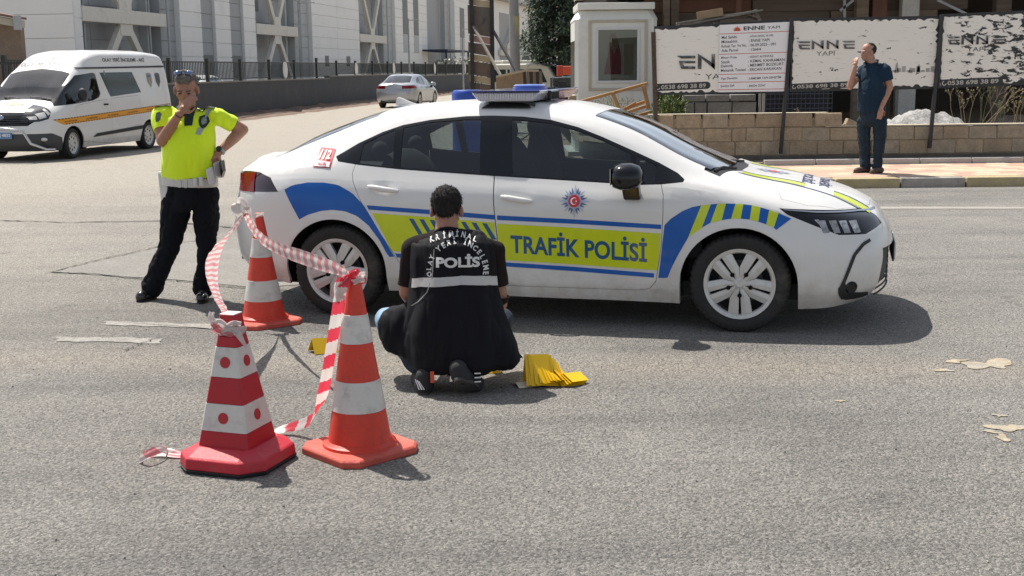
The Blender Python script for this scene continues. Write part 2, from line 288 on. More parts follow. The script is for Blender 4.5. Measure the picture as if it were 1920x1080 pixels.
class Shell:
    """smooth car skin, cut exactly along outlines into panels"""
    def __init__(s,T,nu,nv,sx=1,sy=1,sz=1,post=None):
        rows=[crom([(x*sx,-y*sy,z*sz) for x,y,z in r],nu) for r in T]; m=len(rows[0])
        cols=[crom([rows[k][i] for k in range(len(T))],nv) for i in range(m)]; n=len(cols[0])
        bm=bmesh.new(); g={}
        for side in (1,-1):
            for i in range(m):
                for j in range(n):
                    p=cols[i][j].copy(); p.y=min(p.y,0)
                    if post: p=post(p)
                    p.y*=side; g[side,i,j]=bm.verts.new(p)
            for i in range(m-1):
                for j in range(n-1):
                    q=[g[side,i,j],g[side,i,j+1],g[side,i+1,j+1],g[side,i+1,j]]
                    bm.faces.new(q if side==1 else q[::-1])
        bmesh.ops.remove_doubles(bm,verts=bm.verts,dist=.0006); bmesh.ops.dissolve_degenerate(bm,edges=bm.edges,dist=.0003)
        bmesh.ops.recalc_face_normals(bm,faces=bm.faces)
        s.bm=bm; s.lay=bm.faces.layers.int.new('piece'); bm.normal_update(); s.bvh=BVHTree.FromBMesh(bm)
    def cut(s,poly,axis,to,frm=0,extra=(),side=None):
        """tag the faces inside a convex outline seen along an axis; extra = half spaces (point,normal pointing inside)"""
        ax={'y':(0,2),'z':(0,1),'x':(1,2)}[axis]; P=[Vector(p) for p in poly]; c=sum(P,Vector((0,0)))/len(P); pl=[]
        for i in range(len(P)):
            a,b=P[i],P[(i+1)%len(P)]; d=b-a
            if d.length<1e-5: continue
            n2=Vector((-d.y,d.x)); 
            if n2.dot(c-a)<0: n2=-n2
            q=[0,0,0];nn=[0,0,0]; q[ax[0]],q[ax[1]]=a; nn[ax[0]],nn[ax[1]]=n2; pl.append((Vector(q),Vector(nn).normalized()))
        pl=[(Vector(a),Vector(b).normalized()) for a,b in extra]+pl
        fr=frm if isinstance(frm,(tuple,list)) else (frm,)
        fs=[f for f in s.bm.faces if f[s.lay] in fr]
        if side: fs=[f for f in fs if f.calc_center_median().y*side>0.0]
        for q,n in pl:
            fs=[f for f in fs if any((v.co-q).dot(n)>1e-6 for v in f.verts)]
            cr=[f for f in fs if any((v.co-q).dot(n)<-1e-6 for v in f.verts)]
            if cr:
                st=set(fs)-set(cr); ge=set(cr)
                for f in cr: ge.update(f.edges); ge.update(f.verts)
                r=bmesh.ops.bisect_plane(s.bm,geom=list(ge),plane_co=q,plane_no=n,dist=1e-6)
                for e in r['geom']:
                    if isinstance(e,bmesh.types.BMFace) and e.is_valid: st.add(e)
                for f in cr:
                    if f.is_valid: st.add(f)
                fs=[f for f in st if f.is_valid]
            fs=[f for f in fs if (f.calc_center_median()-q).dot(n)>0]
        for f in fs: f[s.lay]=to
        return fs
    def gap(s,poly,axis,to,w=.0035,frm=0,gapid=99,**k):
        """like cut, with an open shut line round the panel"""
        P=[Vector(p) for p in poly]; c=sum(P,Vector((0,0)))/len(P); n=len(P); L=[]
        for i in range(n):
            a,b=P[i],P[(i+1)%n]; d=(b-a).normalized(); nn=Vector((-d.y,d.x))
            if nn.dot(c-a)<0: nn=-nn
            L.append((a+nn*w,d))
        Q=[]
        for i in range(n):
            (a,d),(b,e)=L[i-1],L[i]; den=d.x*e.y-d.y*e.x
            Q.append(b if abs(den)<1e-6 else a+d*(((b-a).x*e.y-(b-a).y*e.x)/den))
        s.cut(poly,axis,gapid,frm,**k); s.cut(Q,axis,to,gapid,**k)
    def piece(s,ids,name,mats,parent,side=None,rim=.02,off=0):
        ids=ids if isinstance(ids,(tuple,list)) else (ids,)
        fs=[f for f in s.bm.faces if f[s.lay] in ids and (side is None or f.calc_center_median().y*side>0)]
        if not fs: print('EMPTY piece',name,ids); return None
        b=bmesh.new(); mp={}; nr={}
        for f in fs:
            vs=[]
            for v in f.verts:
                if v not in mp: mp[v]=b.verts.new(v.co-v.normal*off); nr[mp[v]]=v.normal.copy()
                vs.append(mp[v])
            try: nf=b.faces.new(vs); nf.smooth=True
            except ValueError: pass
        if rim:
            be=[e for e in b.edges if len(e.link_faces)==1]; nv={}
            for e in be:
                for v in e.verts:
                    if v not in nv: nv[v]=b.verts.new(v.co-nr[v]*rim)
            for e in be:
                a,c=e.verts; f=e.link_faces[0]; lp=[l for l in f.loops if l.edge==e][0]
                v0,v1=lp.vert,lp.link_loop_next.vert
                nf=b.faces.new((v1,v0,nv[v0],nv[v1])); nf.smooth=False; e.smooth=False
        me=bpy.data.meshes.new(name); b.to_mesh(me); b.free()
        return link(name,me,parent,mats)
def decal(mb,sh,vs2,fs,side=-1,off=.0018,grid=.03,axis='y'):
    """a printed film: a flat outline in side (x,z) or top (x,y) view laid onto the skin"""
    b=bmesh.new(); vv=[b.verts.new((x,0,z)) for x,z in vs2]
    for f in fs:
        try: b.faces.new([vv[i] for i in f])
        except ValueError: pass
    xs=[v[0] for v in vs2]; zs=[v[1] for v in vs2]
    for lo,hi,no in ((min(xs),max(xs),V(1,0,0)),(min(zs),max(zs),V(0,0,1))):
        k=math.ceil(lo/grid)*grid
        while k<hi:
            bmesh.ops.bisect_plane(b,geom=b.verts[:]+b.edges[:]+b.faces[:],plane_co=no*k,plane_no=no); k+=grid
    n0=len(mb.v); idx={}
    for v in b.verts:
        if axis=='y': loc,nn,_,_=sh.bvh.ray_cast(V(v.co.x,side*2,v.co.z),V(0,-side,0))
        elif axis=='x': loc,nn,_,_=sh.bvh.ray_cast(V(side*4,v.co.x,v.co.z),V(-side,0,0))
        else: loc,nn,_,_=sh.bvh.ray_cast(V(v.co.x,v.co.z,3),V(0,0,-1))
        if loc is None: continue
        o={'y':V(0,side,0),'x':V(side,0,0),'z':V(0,0,1)}[axis]
        if nn.dot(o)<0: nn=-nn
        idx[v]=len(mb.v); mb.v.append(loc+nn*off)
    for f in b.faces:
        if all(v in idx for v in f.verts): mb.f.append(tuple(idx[v] for v in f.verts)); mb.mi.append(mb.m)
    b.free()
def poly_decal(mb,sh,poly,**k): decal(mb,sh,poly,[tuple(range(len(poly)))],**k)
def strip_decal(mb,sh,top,bot,**k):
    n=len(top); vs=list(top)+list(bot); decal(mb,sh,vs,[(i,i+1,n+i+1,n+i) for i in range(n-1)],**k)
def resamp(P,n):
    L=[0]
    for a,b in zip(P,P[1:]): L.append(L[-1]+math.dist(a,b))
    o=[]
    for i in range(n):
        t=L[-1]*i/(n-1); k=max(j for j in range(len(L)) if L[j]<=t+1e-9); k=min(k,len(P)-2); u=(t-L[k])/(L[k+1]-L[k]); o.append((P[k][0]*(1-u)+P[k+1][0]*u,P[k][1]*(1-u)+P[k+1][1]*u))
    return o
def arc_poly(cx,cz,r,n=22):
    P=[(cx+r*math.cos(PI*i/n),cz+r*math.sin(PI*i/n)) for i in range(n+1)]
    return [(cx+r*1.02,cz-.4)]+P+[(cx-r*1.02,cz-.4)]
# ------------------------------------------------------------ wheels
def wheel_proto(rad=.316,rim_r=.217,w=.205,style='cover'):
    """axis along local y, outer face towards -y; returns parts as meshes"""
    Mx=Matrix.Rotation(R(90),4,'X')      # lathe z axis -> -y
    t=MB(); h=w/2
    prof=[(rim_r-.012,-h+.03),(rim_r+.004,-h+.008),(rim_r+.03,-h-.002),(rad-.045,-h-.006),(rad-.018,-h+.004),(rad-.004,-h+.022),(rad,-h+.045),(rad,h-.045),(rad-.004,h-.022),(rad-.018,h-.004),(rad-.045,h+.006),(rim_r+.03,h+.002),(rim_r+.004,h-.008),(rim_r-.012,h-.03)]
    n=144; vs=[];fs=[];k=len(prof)
    for j in range(n):
        a=2*PI*j/n
        for r,z in prof:
            if r>rad-.02 and j%3==0: r-=.006
            vs.append((r*math.cos(a),r*math.sin(a),z))
    for j in range(n):
        for i in range(k-1): a,b=j*k+i,((j+1)%n)*k+i; fs.append((a,b,b+1,a+1))
    t.add(vs,fs,Mx)
    r=MB()
    r.lathe([(rim_r-.002,h-.004),(rim_r+.006,h-.002),(rim_r+.003,h-.012),(rim_r-.012,h-.03),(rim_r-.02,-h+.03)],48,Mx)
    d=MB(); d.lathe([(.0,-.01),(.135,-.01),(.14,.0),(.14,.01),(0,.012)],40,Mx)
    bk=MB(); bk.lathe([(0,-.03),(rim_r-.012,-.03)],40,Mx)
    s=MB(); nut=MB(); z0=h-.012
    if style=='cover':
        r.lathe([(rim_r-.024,h-.022),(rim_r-.016,h-.008),(rim_r-.002,h-.004)],60,Mx)
        s.lathe([(0,z0+.010),(.02,z0+.010),(.026,z0+.006),(.034,z0+.004),(.05,z0-.004),(.052,z0-.02)],30,Mx)
        for i in range(5):
            a0=-PI/2+2*PI*i/5+R(2); ca,sa=math.cos(a0),math.sin(a0)
            for q in (-1,1):
                def P(rr,off,zz): return Mx@V(rr*ca-off*q*sa,rr*sa+off*q*ca,zz)
                # half spoke: inner edge by the slot, ridge, outer edge
                ii=[(.022,.004,z0+.004),(.090,.006,z0+.003),(.205,.010,z0-.002)]
                rr=[(.022,.010,z0+.002),(.092,.032,z0+.006),(.205,.040,z0+.001)]
                oo=[(.022,.016,z0-.001),(.086,.060,z0-.001),(.192,.076,z0-.006)]
                lo=[(a,b,z0-.03) for a,b,c in oo]; li=[(a,b,z0-.03) for a,b,c in ii]
                rows=[li,ii,rr,oo,lo]; vs=[P(*p) for row in rows for p in row]
                fs=[(x*3+y,x*3+y+1,x*3+y+4,x*3+y+3) for x in range(4) for y in range(2)]
                s.add(vs,fs)
            c=Mx@V(.072*ca,.072*sa,z0+.004); nut.lathe([(0,.020),(.010,.019),(.0135,.012),(.0135,-.01)],12,Matrix.Translation(c)@Mx)
            nut.m=0
        s.m=0
    else:
        s.lathe([(0,z0-.01),(.05,z0-.01),(.07,z0-.03),(.16,z0-.03),(.185,z0-.012),(rim_r-.01,z0-.004)],36,Mx)
        for i in range(8):
            a=2*PI*i/8; nut.ell(Mx@V(.125*math.cos(a),.125*math.sin(a),z0-.028),(.022,.004,.022),8)
    P={}
    P['tyre']=(t,M_tyre,30); P['rim']=(r,M_rim,35); P['spokes']=(s,M_rim,12); P['wheel_nuts']=(nut,A('black wheel nut',(.006,.006,.006),.6,spec=.1),35); P['brake_disc']=(d,A('dull brake disc',(.10,.10,.10),.5,.5),40); P['wheel_back']=(bk,M_mblk,None)
    o={}
    for k,(b,m,sm) in P.items():
        q=b.build('proto',m,None,sm); me=q.data; bpy.data.objects.remove(q); o[k]=me
    return o
def add_wheel(protos,parent,loc,flip=False,scale=1,steer=0):
    w=empty('wheel',parent,loc,(0,0,(PI if flip else 0)+steer)); w.scale=(scale,)*3
    for k,me in protos.items():
        c=bpy.data.objects.new(k,me); COL.objects.link(c); c.parent=w
        if k=='wheel_nuts': c['kind']='stuff'
    return w
# ------------------------------------------------------------ patrol car
def car_post(p):
    if p.x<-1.7: p.x=-1.7+(p.x+1.7)*.83; p.y*=1-.05*min(1,max(0,(-p.x-1.85)/.3))
    x,y,z=p
    for cx in (1.35,-1.35):
        d=math.hypot(x-cx,z-.30)
        if z<.80: p.y-=.011*math.exp(-((d-.385)/.028)**2)*min(1,max(0,(.9+y*0-0)/.9))*(1 if y<-.6 else 0)
    for hx,hz in ((-1.0,.876),(-.08,.822)):
        q=math.exp(-(((x-hx)/.058)**2+((z-hz)/.034)**2)**1.6)
        if y<-.6: p.y+=.020*q
    if y<-.6 and .2<z<.34 and -.95<x<.95: p.y+=.006*math.exp(-((z-.245)/.012)**2)   # crease over the rocker
    return p
DLO=[(-1.383,1.077),(-1.354,1.045),(-1.20,1.024),(-.896,.997),(-.244,.961),(.5,.925),(.723,.917),(.846,.922),(.985,.937),(.991,.953),(.944,.99),(.822,1.052),(.649,1.127),(.444,1.212),(.28,1.273),(.101,1.318),(-.092,1.340),(-.296,1.347),(-.483,1.343),(-.73,1.320),(-.927,1.285),(-1.072,1.238),(-1.23,1.167)]
def sedan(name,label,cat,loc,rz,paintm,sx=1,sy=1,sz=1,police=False,protos=None,steer=0):
    root=thing(name,label,cat,loc,rz); S=lambda P:[(a*sx,b*sz) for a,b in P]; T=lambda P:[(a*sx,b*sy) for a,b in P]
    sh=Shell(CAR,7 if police else 4,4 if police else 3,sx,sy,sz,car_post if police else None)
    wx=1.35*sx
    for cx in (wx,-wx): sh.cut(arc_poly(cx-.008,.30,.366,28 if police else 14),'y',98)
    # glazing band then its panes
    sh.cut(S(DLO),'y',10)
    G=[(11,[(-1.200,1.036),(-.958,1.012),(-.975,1.258),(-1.072,1.218),(-1.195,1.160)]),
       (12,[(-.905,1.010),(-.350,.978),(-.372,1.322),(-.483,1.322),(-.73,1.303),(-.917,1.268)]),
       (13,[(-.125,.968),(.655,.928),(.640,1.108),(.444,1.192),(.28,1.252),(.101,1.297),(-.092,1.318),(-.160,1.321)]),
       (14,[(.690,.930),(.806,.930),(.808,1.035),(.678,1.094)])]
    for i,P in G: sh.cut(S(P),'y',i,10)
    # doors, hood, lid, screens
    fd=[(-.248,.965),(-.192,.255),(-.17,.245),(.72,.245),(.79,.262),(.828,.31),(.862,.55),(.872,.75),(.868,.86),(.848,.93)]
    rd=[(-.248,.965),(-.192,.255),(-.20,.245),(-.78,.245),(-.86,.31),(-.925,.415),(-1.02,.56),(-1.15,.78),(-1.222,.92),(-1.237,.97),(-1.226,1.03)]
    rd=[(x-.0002,z) for x,z in rd]
    sh.cut(S([(1.575,.787),(1.63,.747),(1.79,.683),(1.94,.626),(2.10,.622),(2.30,.69),(2.30,.735),(2.05,.757),(1.80,.772)]),'y',20,extra=[(V(0,-.42,0),V(0,-1,0))],side=-1)
    sh.cut(S([(1.575,.787),(1.63,.747),(1.79,.683),(1.94,.626),(2.10,.622),(2.30,.69),(2.30,.735),(2.05,.757),(1.80,.772)]),'y',20,extra=[(V(0,.42,0),V(0,1,0))],side=1)
    for s_ in (-1,1):
        tl=[(-1.76,.843),(-2.5,.815),(-2.5,.935),(-2.06,.968),(-1.95,.965),(-1.84,.935)]
        sh.cut(S(tl),'y',21,extra=[(V(0,.36*s_,0),V(0,s_,0))],side=s_)
    sh.cut(T([(1.245,0),(1.225,.35),(1.135,.625),(.37,.535),(.37,-.535),(1.135,-.625),(1.225,-.35)]),'z',30,extra=[(V(0,0,.93),V(0,0,1))])
    sh.cut(T([(1.33,0),(1.31,.35),(1.20,.69),(1.10,.67),(1.10,-.67),(1.20,-.69),(1.31,-.35)]),'z',31,extra=[(V(0,0,.945*sz),V(0,0,1))])
    sh.gap(T([(1.30,0),(1.29,.35),(1.205,.672),(1.26,.70),(1.40,.745),(1.55,.775),(1.75,.755),(1.93,.66),(2.06,.48),(2.13,.25),(2.14,0),(2.13,-.25),(2.06,-.48),(1.93,-.66),(1.75,-.755),(1.55,-.775),(1.40,-.745),(1.26,-.70),(1.205,-.672),(1.29,-.35)]),'z',32,extra=[(V(0,0,.5),V(0,0,1)),(V(0,0,.712*sz),V(0,0,1))])
    sh.cut(T([(-1.16,.50),(-1.16,-.50),(-1.90,-.585),(-1.99,-.3),(-2.0,0),(-1.99,.3),(-1.93,.585)]),'z',33,extra=[(V(0,0,.95),V(0,0,1))])
    sh.gap(T([(-2.015,0),(-2.0,.60),(-2.10,.60),(-2.5,.55),(-2.5,-.55),(-2.10,-.60),(-2.0,-.60)]),'z',34,extra=[(V(0,0,.60*sz),V(0,0,1))])
    for s_ in (-1,1): sh.gap(S(fd),'y',40,side=s_); sh.gap(S(rd),'y',41,side=s_)
    # front grille: black mesh mouth low in the bumper
    if police:
        sh.cut([(-.60,.20),(.60,.20),(.64,.26),(.60,.52),(-.60,.52),(-.64,.26)],'x',22,extra=[(V(1.9,0,0),V(1,0,0))])
    p=sh.piece((0,),'body',paintm,root)
    for s_,nm in ((-1,0),(1,1)):
        d=sh.piece(40,'door',paintm,root,s_); sh.piece(13,'window',M_glass,d,s_,rim=0,off=.004); sh.piece(14,'window',M_glass,d,s_,rim=0,off=.004)
        e=sh.piece(41,'door',paintm,root,s_); sh.piece(12,'window',M_glass,e,s_,rim=0,off=.004); sh.piece(11,'window',M_glass,e,s_,rim=0,off=.004)
        sh.piece(10,'window_frame',M_blk,root,s_,rim=.012)
        # handles
        for dd,(hx,hz) in ((d,(-.08,.822)),(e,(-1.0,.876))):
            h=MB(); pts=[]
            for k in range(9):
                u=k/8*2-1; xx=(hx+u*.105)*sx; loc_,nn,_,_=sh.bvh.ray_cast(V(xx,2*s_,(hz-.014*u)*sz),V(0,-s_,0)); base=.889*sy
                pts.append(V(xx,s_*(base+ .026*(1-u**6)-.012),(hz-.016*u)*sz))
            h.tube(pts,[.008,.015,.018,.018,.018,.018,.018,.015,.008],10,squash=1); h.build('handle',paintm,dd,60)
    sh.piece(30,'windscreen',M_glassc,root,rim=0,off=.003); sh.piece(33,'rear_window',M_glass,root,rim=0,off=.003); sh.piece(31,'cowl',M_mblk,root,rim=.0,off=.012)
    sh.piece(32,'hood',paintm,root); sh.piece(34,'boot_lid',paintm,root)
    for s_ in (-1,1):
        sh.piece(20,'headlight',M_blk if police else M_rim,root,s_,rim=.03,off=.002)
        sh.piece(21,'tail_light',M_lens if police else M_redl,root,s_,rim=.03,off=.002)
    if police: 
        g=sh.piece(22,'grille',M_mblk,root,rim=0,off=.03); 
        mb=MB()
        for k in range(9): mb.tube([V(2.262-.016*abs(u)**2*6,u*.60,.225+k*.034) for u in [i/8-1 for i in range(17)]],.006,6)
        mb.build('grille_mesh',M_mblk,root,40)
    # underbody, wheel wells, cabin
    u=MB(); u.box((0,0,.24*sz),(3.9*sx,1.40*sy,.10)); u.box((.0,0,.35),(1.95*sx,1.66*sy,.16)); u.box((1.35*sx,0,.50),(1.1,.9,.4)); u.box((-1.6*sx,0,.45),(1.2,.9,.4))
    u.box((2.0*sx,0,.30),(.2,1.1,.18)); u.box((-2.1*sx,0,.42),(.25,1.1,.2)); u.build('underbody',M_mblk,root)
    for cx in (wx,-wx):
        for s_ in (-1,1):
            w=MB(); r_=.374; n=20
            vs=[];fs=[]
            for i in range(n+1):
                a=-.25+(PI+.5)*i/n
                for y in (.82,.52): vs.append((cx-.008+r_*math.cos(a),s_*y*sy,.30+r_*math.sin(a)))
            for i in range(n): fs.append((2*i,2*i+1,2*i+3,2*i+2))
            w.add(vs,fs); c=len(w.v); w.add([(cx+r_*math.cos(-.25+(PI+.5)*i/n),s_*.52*sy,.30+r_*math.sin(-.25+(PI+.5)*i/n)) for i in range(n+1)],[tuple(range(n+1))]); w.build('wheel_well',M_mblk,root,recalc=False)
    cb=MB(); cb.box((-.2*sx,0,.50),(2.6*sx,1.5*sy,.10)); cb.box((1.02*sx,0,.80*sz),(.42,1.42*sy,.28)); cb.box((-1.75*sx,0,.93*sz),(.75,1.15,.04)); cb.build('cabin_floor',M_trim,root)
    db=MB(); db.prism([(.80*sx,-.70,.90*sz),(1.17*sx,-.62,.955*sz),(1.22*sx,-.3,.975*sz),(1.22*sx,.3,.975*sz),(1.17*sx,.62,.955*sz),(.80*sx,.70,.90*sz)],(0,0,-.12)); db.build('dashboard',M_trim,root,bevel=.015)
    for yy in (-.36,.36):
        st=MB(); st.ell((.12*sx,yy,.58),(.27,.25,.10),12); st.ell((-.17*sx,yy,.86*sz),(.11,.24,.36),14,rot=Matrix.Rotation(R(-14),4,'Y')); st.ell((-.26*sx,yy,1.235*sz),(.05,.13,.085),12); 
        for q in(-.05,.05): st.tube([V(-.25*sx,yy+q,1.10*sz),V(-.26*sx,yy+q,1.22*sz)],.006,6)
        st.build('seat',M_seat,root,60)
    st=MB(); st.ell((-.85*sx,0,.58),(.25,.62,.12),14); st.ell((-1.10*sx,0,.82*sz),(.11,.62,.28),14,rot=Matrix.Rotation(R(-18),4,'Y'))
    for yy in (-.38,.38): st.ell((-1.20*sx,yy,1.10*sz),(.05,.12,.06),10)
    st.build('rear_seat',M_seat,root,60)
    sw=MB(); Tm=Matrix.Translation((.50*sx,.36,.92*sz))@Matrix.Rotation(R(68),4,'Y'); sw.tube([Tm@V(.18*math.cos(a),.18*math.sin(a),0) for a in [2*PI*i/24 for i in range(24)]],.014,8,closed=True); sw.tube([Tm@V(-.18,0,0),Tm@V(.18,0,0)],.018,6); sw.tube([Tm@V(0,0,0),Tm@V(0,0,.25)],.03,8); sw.build('steering_wheel',M_trim,root,50)
    rm=MB(); rm.box((.42*sx,0,1.27*sz),(.03,.24,.06)); rm.build('rear_view_mirror',M_trim,root,bevel=.01)
    # door mirrors
    for s_ in (-1,1):
        m=MB(); c=V(.655*sx,s_*.985*sy,.985*sz); mm=MB()
        rings=[(-.085,.060,.045),(-.075,.105,.068),(-.03,.118,.082),(.03,.112,.080),(.075,.088,.062),(.10,.045,.03)]
        vs=[];n=16
        for dx,hw,hh in rings:
            for j in range(n):
                a=2*PI*j/n; ca,sa=math.cos(a),math.sin(a); e=.75
                vs.append(c+V(dx*1.0,hw*abs(ca)**e*(1 if ca>0 else -1)*.98,hh*abs(sa)**e*(1 if sa>0 else -1)-.012*ca*s_))
        fs=[(r*n+j,r*n+(j+1)%n,(r+1)*n+(j+1)%n,(r+1)*n+j) for r in range(5) for j in range(n)]+[tuple(range(n)),tuple(range(5*n,6*n))]
        m.add(vs,fs); ob=m.build('door_mirror',M_blk if police else paintm,root,70)
        a=MB(); a.prism([c+V(-.045,-s_*.03,-.055),c+V(.065,-s_*.03,-.05),c+V(.075,-s_*.055,-.155),c+V(-.03,-s_*.055,-.155)],(0,-s_*.09,0)); a.build('mirror_stalk',M_blk if police else M_mblk,ob,bevel=.012)
        g=MB(); g.box(c+V(-.088,0,0),(.004,.19,.10)); g.build('mirror_glass',M_chrome,ob)
    # wheels
    for cx in (wx,-wx):
        for s_ in (-1,1): add_wheel(protos,root,(cx,s_*.775*sy,.309),flip=(s_==1),steer=steer if cx>0 else 0)
    return root,sh
cover=wheel_proto()
CARX,CARY,CARYAW=.341,8.737,-.26
root,sh=sedan('patrol_car','white traffic police saloon with blue and lime stripes, TRAFİK POLİSİ on its door','police car',(CARX,CARY,0),CARYAW,M_white,police=True,protos=cover)
pc=root
def film(name,m,fn,smooth=60):
    b=MB(); fn(b); return b.build(name,m,root,smooth,recalc=False)
# --- door livery
UT=[(-1.112,.765),(-.9,.753),(-.6,.738),(-.226,.715)]; UB=[(-1.098,.736),(-.9,.725),(-.6,.708),(-.226,.685)]
UT2=[(-.212,.713),(.3,.697),(.859,.675)]; UB2=[(-.212,.683),(.3,.668),(.859,.647)]
film('blue_stripe',M_blue,lambda b:(strip_decal(b,sh,UT,UB),strip_decal(b,sh,UT2,UB2),strip_decal(b,sh,[(-.928,.442),(-.6,.428),(-.231,.405)],[(-.914,.415),(-.6,.40),(-.231,.378)]),strip_decal(b,sh,[(-.212,.404),(.3,.386),(.814,.361)],[(-.212,.377),(.3,.358),(.814,.333)])))
film('yellow_green_band',M_yg,lambda b:(strip_decal(b,sh,[(-1.073,.712),(-.7,.694),(-.232,.664)],[(-.945,.458),(-.7,.448),(-.232,.421)]),strip_decal(b,sh,[(-.212,.658),(.3,.642),(.857,.618)],[(-.212,.418),(.3,.402),(.835,.381)])))
film('blue_tick_marks',M_tblue,lambda b:[poly_decal(b,sh,[(-.818+k*.072,.681-k*.003),(-.786+k*.072,.680-k*.003),(-.724+k*.072,.574-k*.003),(-.756+k*.072,.575-k*.003)],off=.003) for k in range(8)])
vs,fs=text_mesh('TRAFİK POLİSİ',.894,.158,.028,spacing=1.02)
def lay(vs,x0,z0,slope): return [(x0+a,z0+b+slope*a) for a,b in vs]
vs=[(x0,z0-.0) for x0,z0 in lay(vs,-.125,.466,-.040)]
film('door_lettering',M_tblue,lambda b:decal(b,sh,vs,fs,off=.0034,grid=.9))
# --- rear wing
BT=[(-1.713,.859),(-1.65,.890),(-1.548,.908),(-1.427,.909),(-1.322,.895),(-1.215,.843),(-1.132,.765),(-1.075,.67),(-1.0,.54),(-.934,.420)]
BI=[(-1.602,.660),(-1.546,.690),(-1.441,.722),(-1.354,.731),(-1.262,.722),(-1.178,.690),(-1.10,.628),(-1.03,.535),(-.988,.45),(-.966,.418)]
film('rear_wing_blue',M_blue,lambda b:strip_decal(b,sh,resamp(BT,36),resamp(BI,36),grid=.05))
# --- front wing: blue then alternating bands
FT=[(.878,.672),(.921,.715),(.991,.763),(1.049,.788),(1.107,.797)]; FI=[(.866,.40),(.93,.405),(.955,.46),(.995,.53),(1.04,.602)]
film('front_wing_blue',M_blue,lambda b:(strip_decal(b,sh,resamp([(.880,.672),(.921,.715),(.991,.763),(1.049,.788),(1.107,.800)],24),resamp([(.842,.332),(.900,.334),(.924,.398),(.968,.488),(1.030,.600)],24),grid=.05),
   [strip_decal(b,sh,[a,c],[d,e],grid=.05) for a,c,d,e in (((1.165,.807),(1.205,.810),(1.115,.664),(1.167,.694)),((1.257,.812),(1.315,.811),(1.236,.712),(1.293,.722)),((1.362,.808),(1.415,.802),(1.351,.723),(1.405,.718)),((1.467,.790),(1.520,.775),(1.458,.705),(1.507,.690)),((1.577,.757),(1.654,.724),(1.552,.670),(1.567,.657)))]))
film('front_wing_yellow_green',M_yg,lambda b:[strip_decal(b,sh,[a,c],[d,e],grid=.05) for a,c,d,e in (((1.107,.800),(1.165,.807),(1.030,.600),(1.115,.664)),((1.205,.810),(1.257,.812),(1.167,.694),(1.236,.712)),((1.315,.811),(1.362,.808),(1.293,.722),(1.351,.723)),((1.415,.802),(1.467,.790),(1.405,.718),(1.458,.705)),((1.520,.775),(1.577,.757),(1.507,.690),(1.552,.670)))])
# --- star badge on the front door, 112 sign on the rear pillar
def star(cx,cz,n,r1,r0,ph=0): return [(cx+(r1 if k%2==0 else r0)*math.sin(ph+PI*k/n),cz+(r1 if k%2==0 else r0)*math.cos(ph+PI*k/n)) for k in range(2*n)]
def fan(b,P,c,**k): decal(b,sh,[c]+P,[(0,i+1,(i+1)%len(P)+1) for i in range(len(P))],grid=.5,**k)
BC=(.300,.812)
def badge(b):
    for k in range(8):
        a=2*PI*k/8; r1=.108 if k%2==0 else .094
        for q,(w_,l_) in enumerate(((-.20,.74),(0,1.0),(.20,.74))):
            aa=a+w_*1.3; tip=(BC[0]+math.sin(aa)*r1*l_*(1.0 if q==1 else 1.12),BC[1]+math.cos(aa)*r1*l_*(1.0 if q==1 else 1.12)); e=.034
            b.m=0 if q==1 else 1
            decal(b,sh,[(BC[0]+math.sin(aa-.34)*e,BC[1]+math.cos(aa-.34)*e),tip,(BC[0]+math.sin(aa+.34)*e,BC[1]+math.cos(aa+.34)*e)],[(0,1,2)],off=.0030+.0012*(q==1),grid=.5)
b=MB(); badge(b); b.build('star_badge',[A('badge silver blue',(.42,.47,.58),.3,.3),A('badge steel blue',(.10,.15,.30),.35,.3)],root,recalc=False)
b=MB(); fan(b,star(*BC,16,.047,.047),BC,off=.006); b.build('badge_ring',A('badge grey ring',(.35,.38,.45),.35,.4),root,recalc=False)
b=MB(); fan(b,star(*BC,16,.038,.038),BC,off=.0072); b.build('badge_disc',M_red,root,recalc=False)
def crescent(b):
    o=[(BC[0]-.002+.022*math.cos(a),BC[1]+.022*math.sin(a)) for a in [R(38)+R(284)*i/20 for i in range(21)]]
    i_=[(BC[0]+.004+.0175*math.cos(a),BC[1]+.0175*math.sin(a)) for a in [R(45)+R(270)*i/20 for i in range(21)]]
    strip_decal(b,sh,o,i_,off=.0084,grid=.5); P=star(BC[0]+.014,BC[1],5,.008,.0035,-PI/2); fan(b,P,(BC[0]+.014,BC[1]),off=.0084)
film('crescent_and_star',M_wprint,crescent)
def q4(x,z,w,h,sk): return [(x,z),(x+w,z-sk*w),(x+w,z-sk*w-h),(x,z-h)]
film('emergency_sign',M_red,lambda b:poly_decal(b,sh,q4(-1.530,1.130,.130,.122,.06),off=.004,grid=.02))
film('sign_white_field',M_wprint,lambda b:poly_decal(b,sh,q4(-1.522,1.045,.114,.032,.06),off=.0065,grid=.02))
def s112(b):
    v_,f_=text_mesh('112',.088,.058,.03); decal(b,sh,lay(v_,-1.508,1.058,-.06),f_,off=.010,grid=.02)
film('sign_numerals',M_wprint,s112)
def sacil(b):
    v_,f_=text_mesh('ACİL',.07,.022,.04); decal(b,sh,lay(v_,-1.50,1.018,-.06),f_,off=.010,grid=.03)
film('sign_word',M_red,sacil)
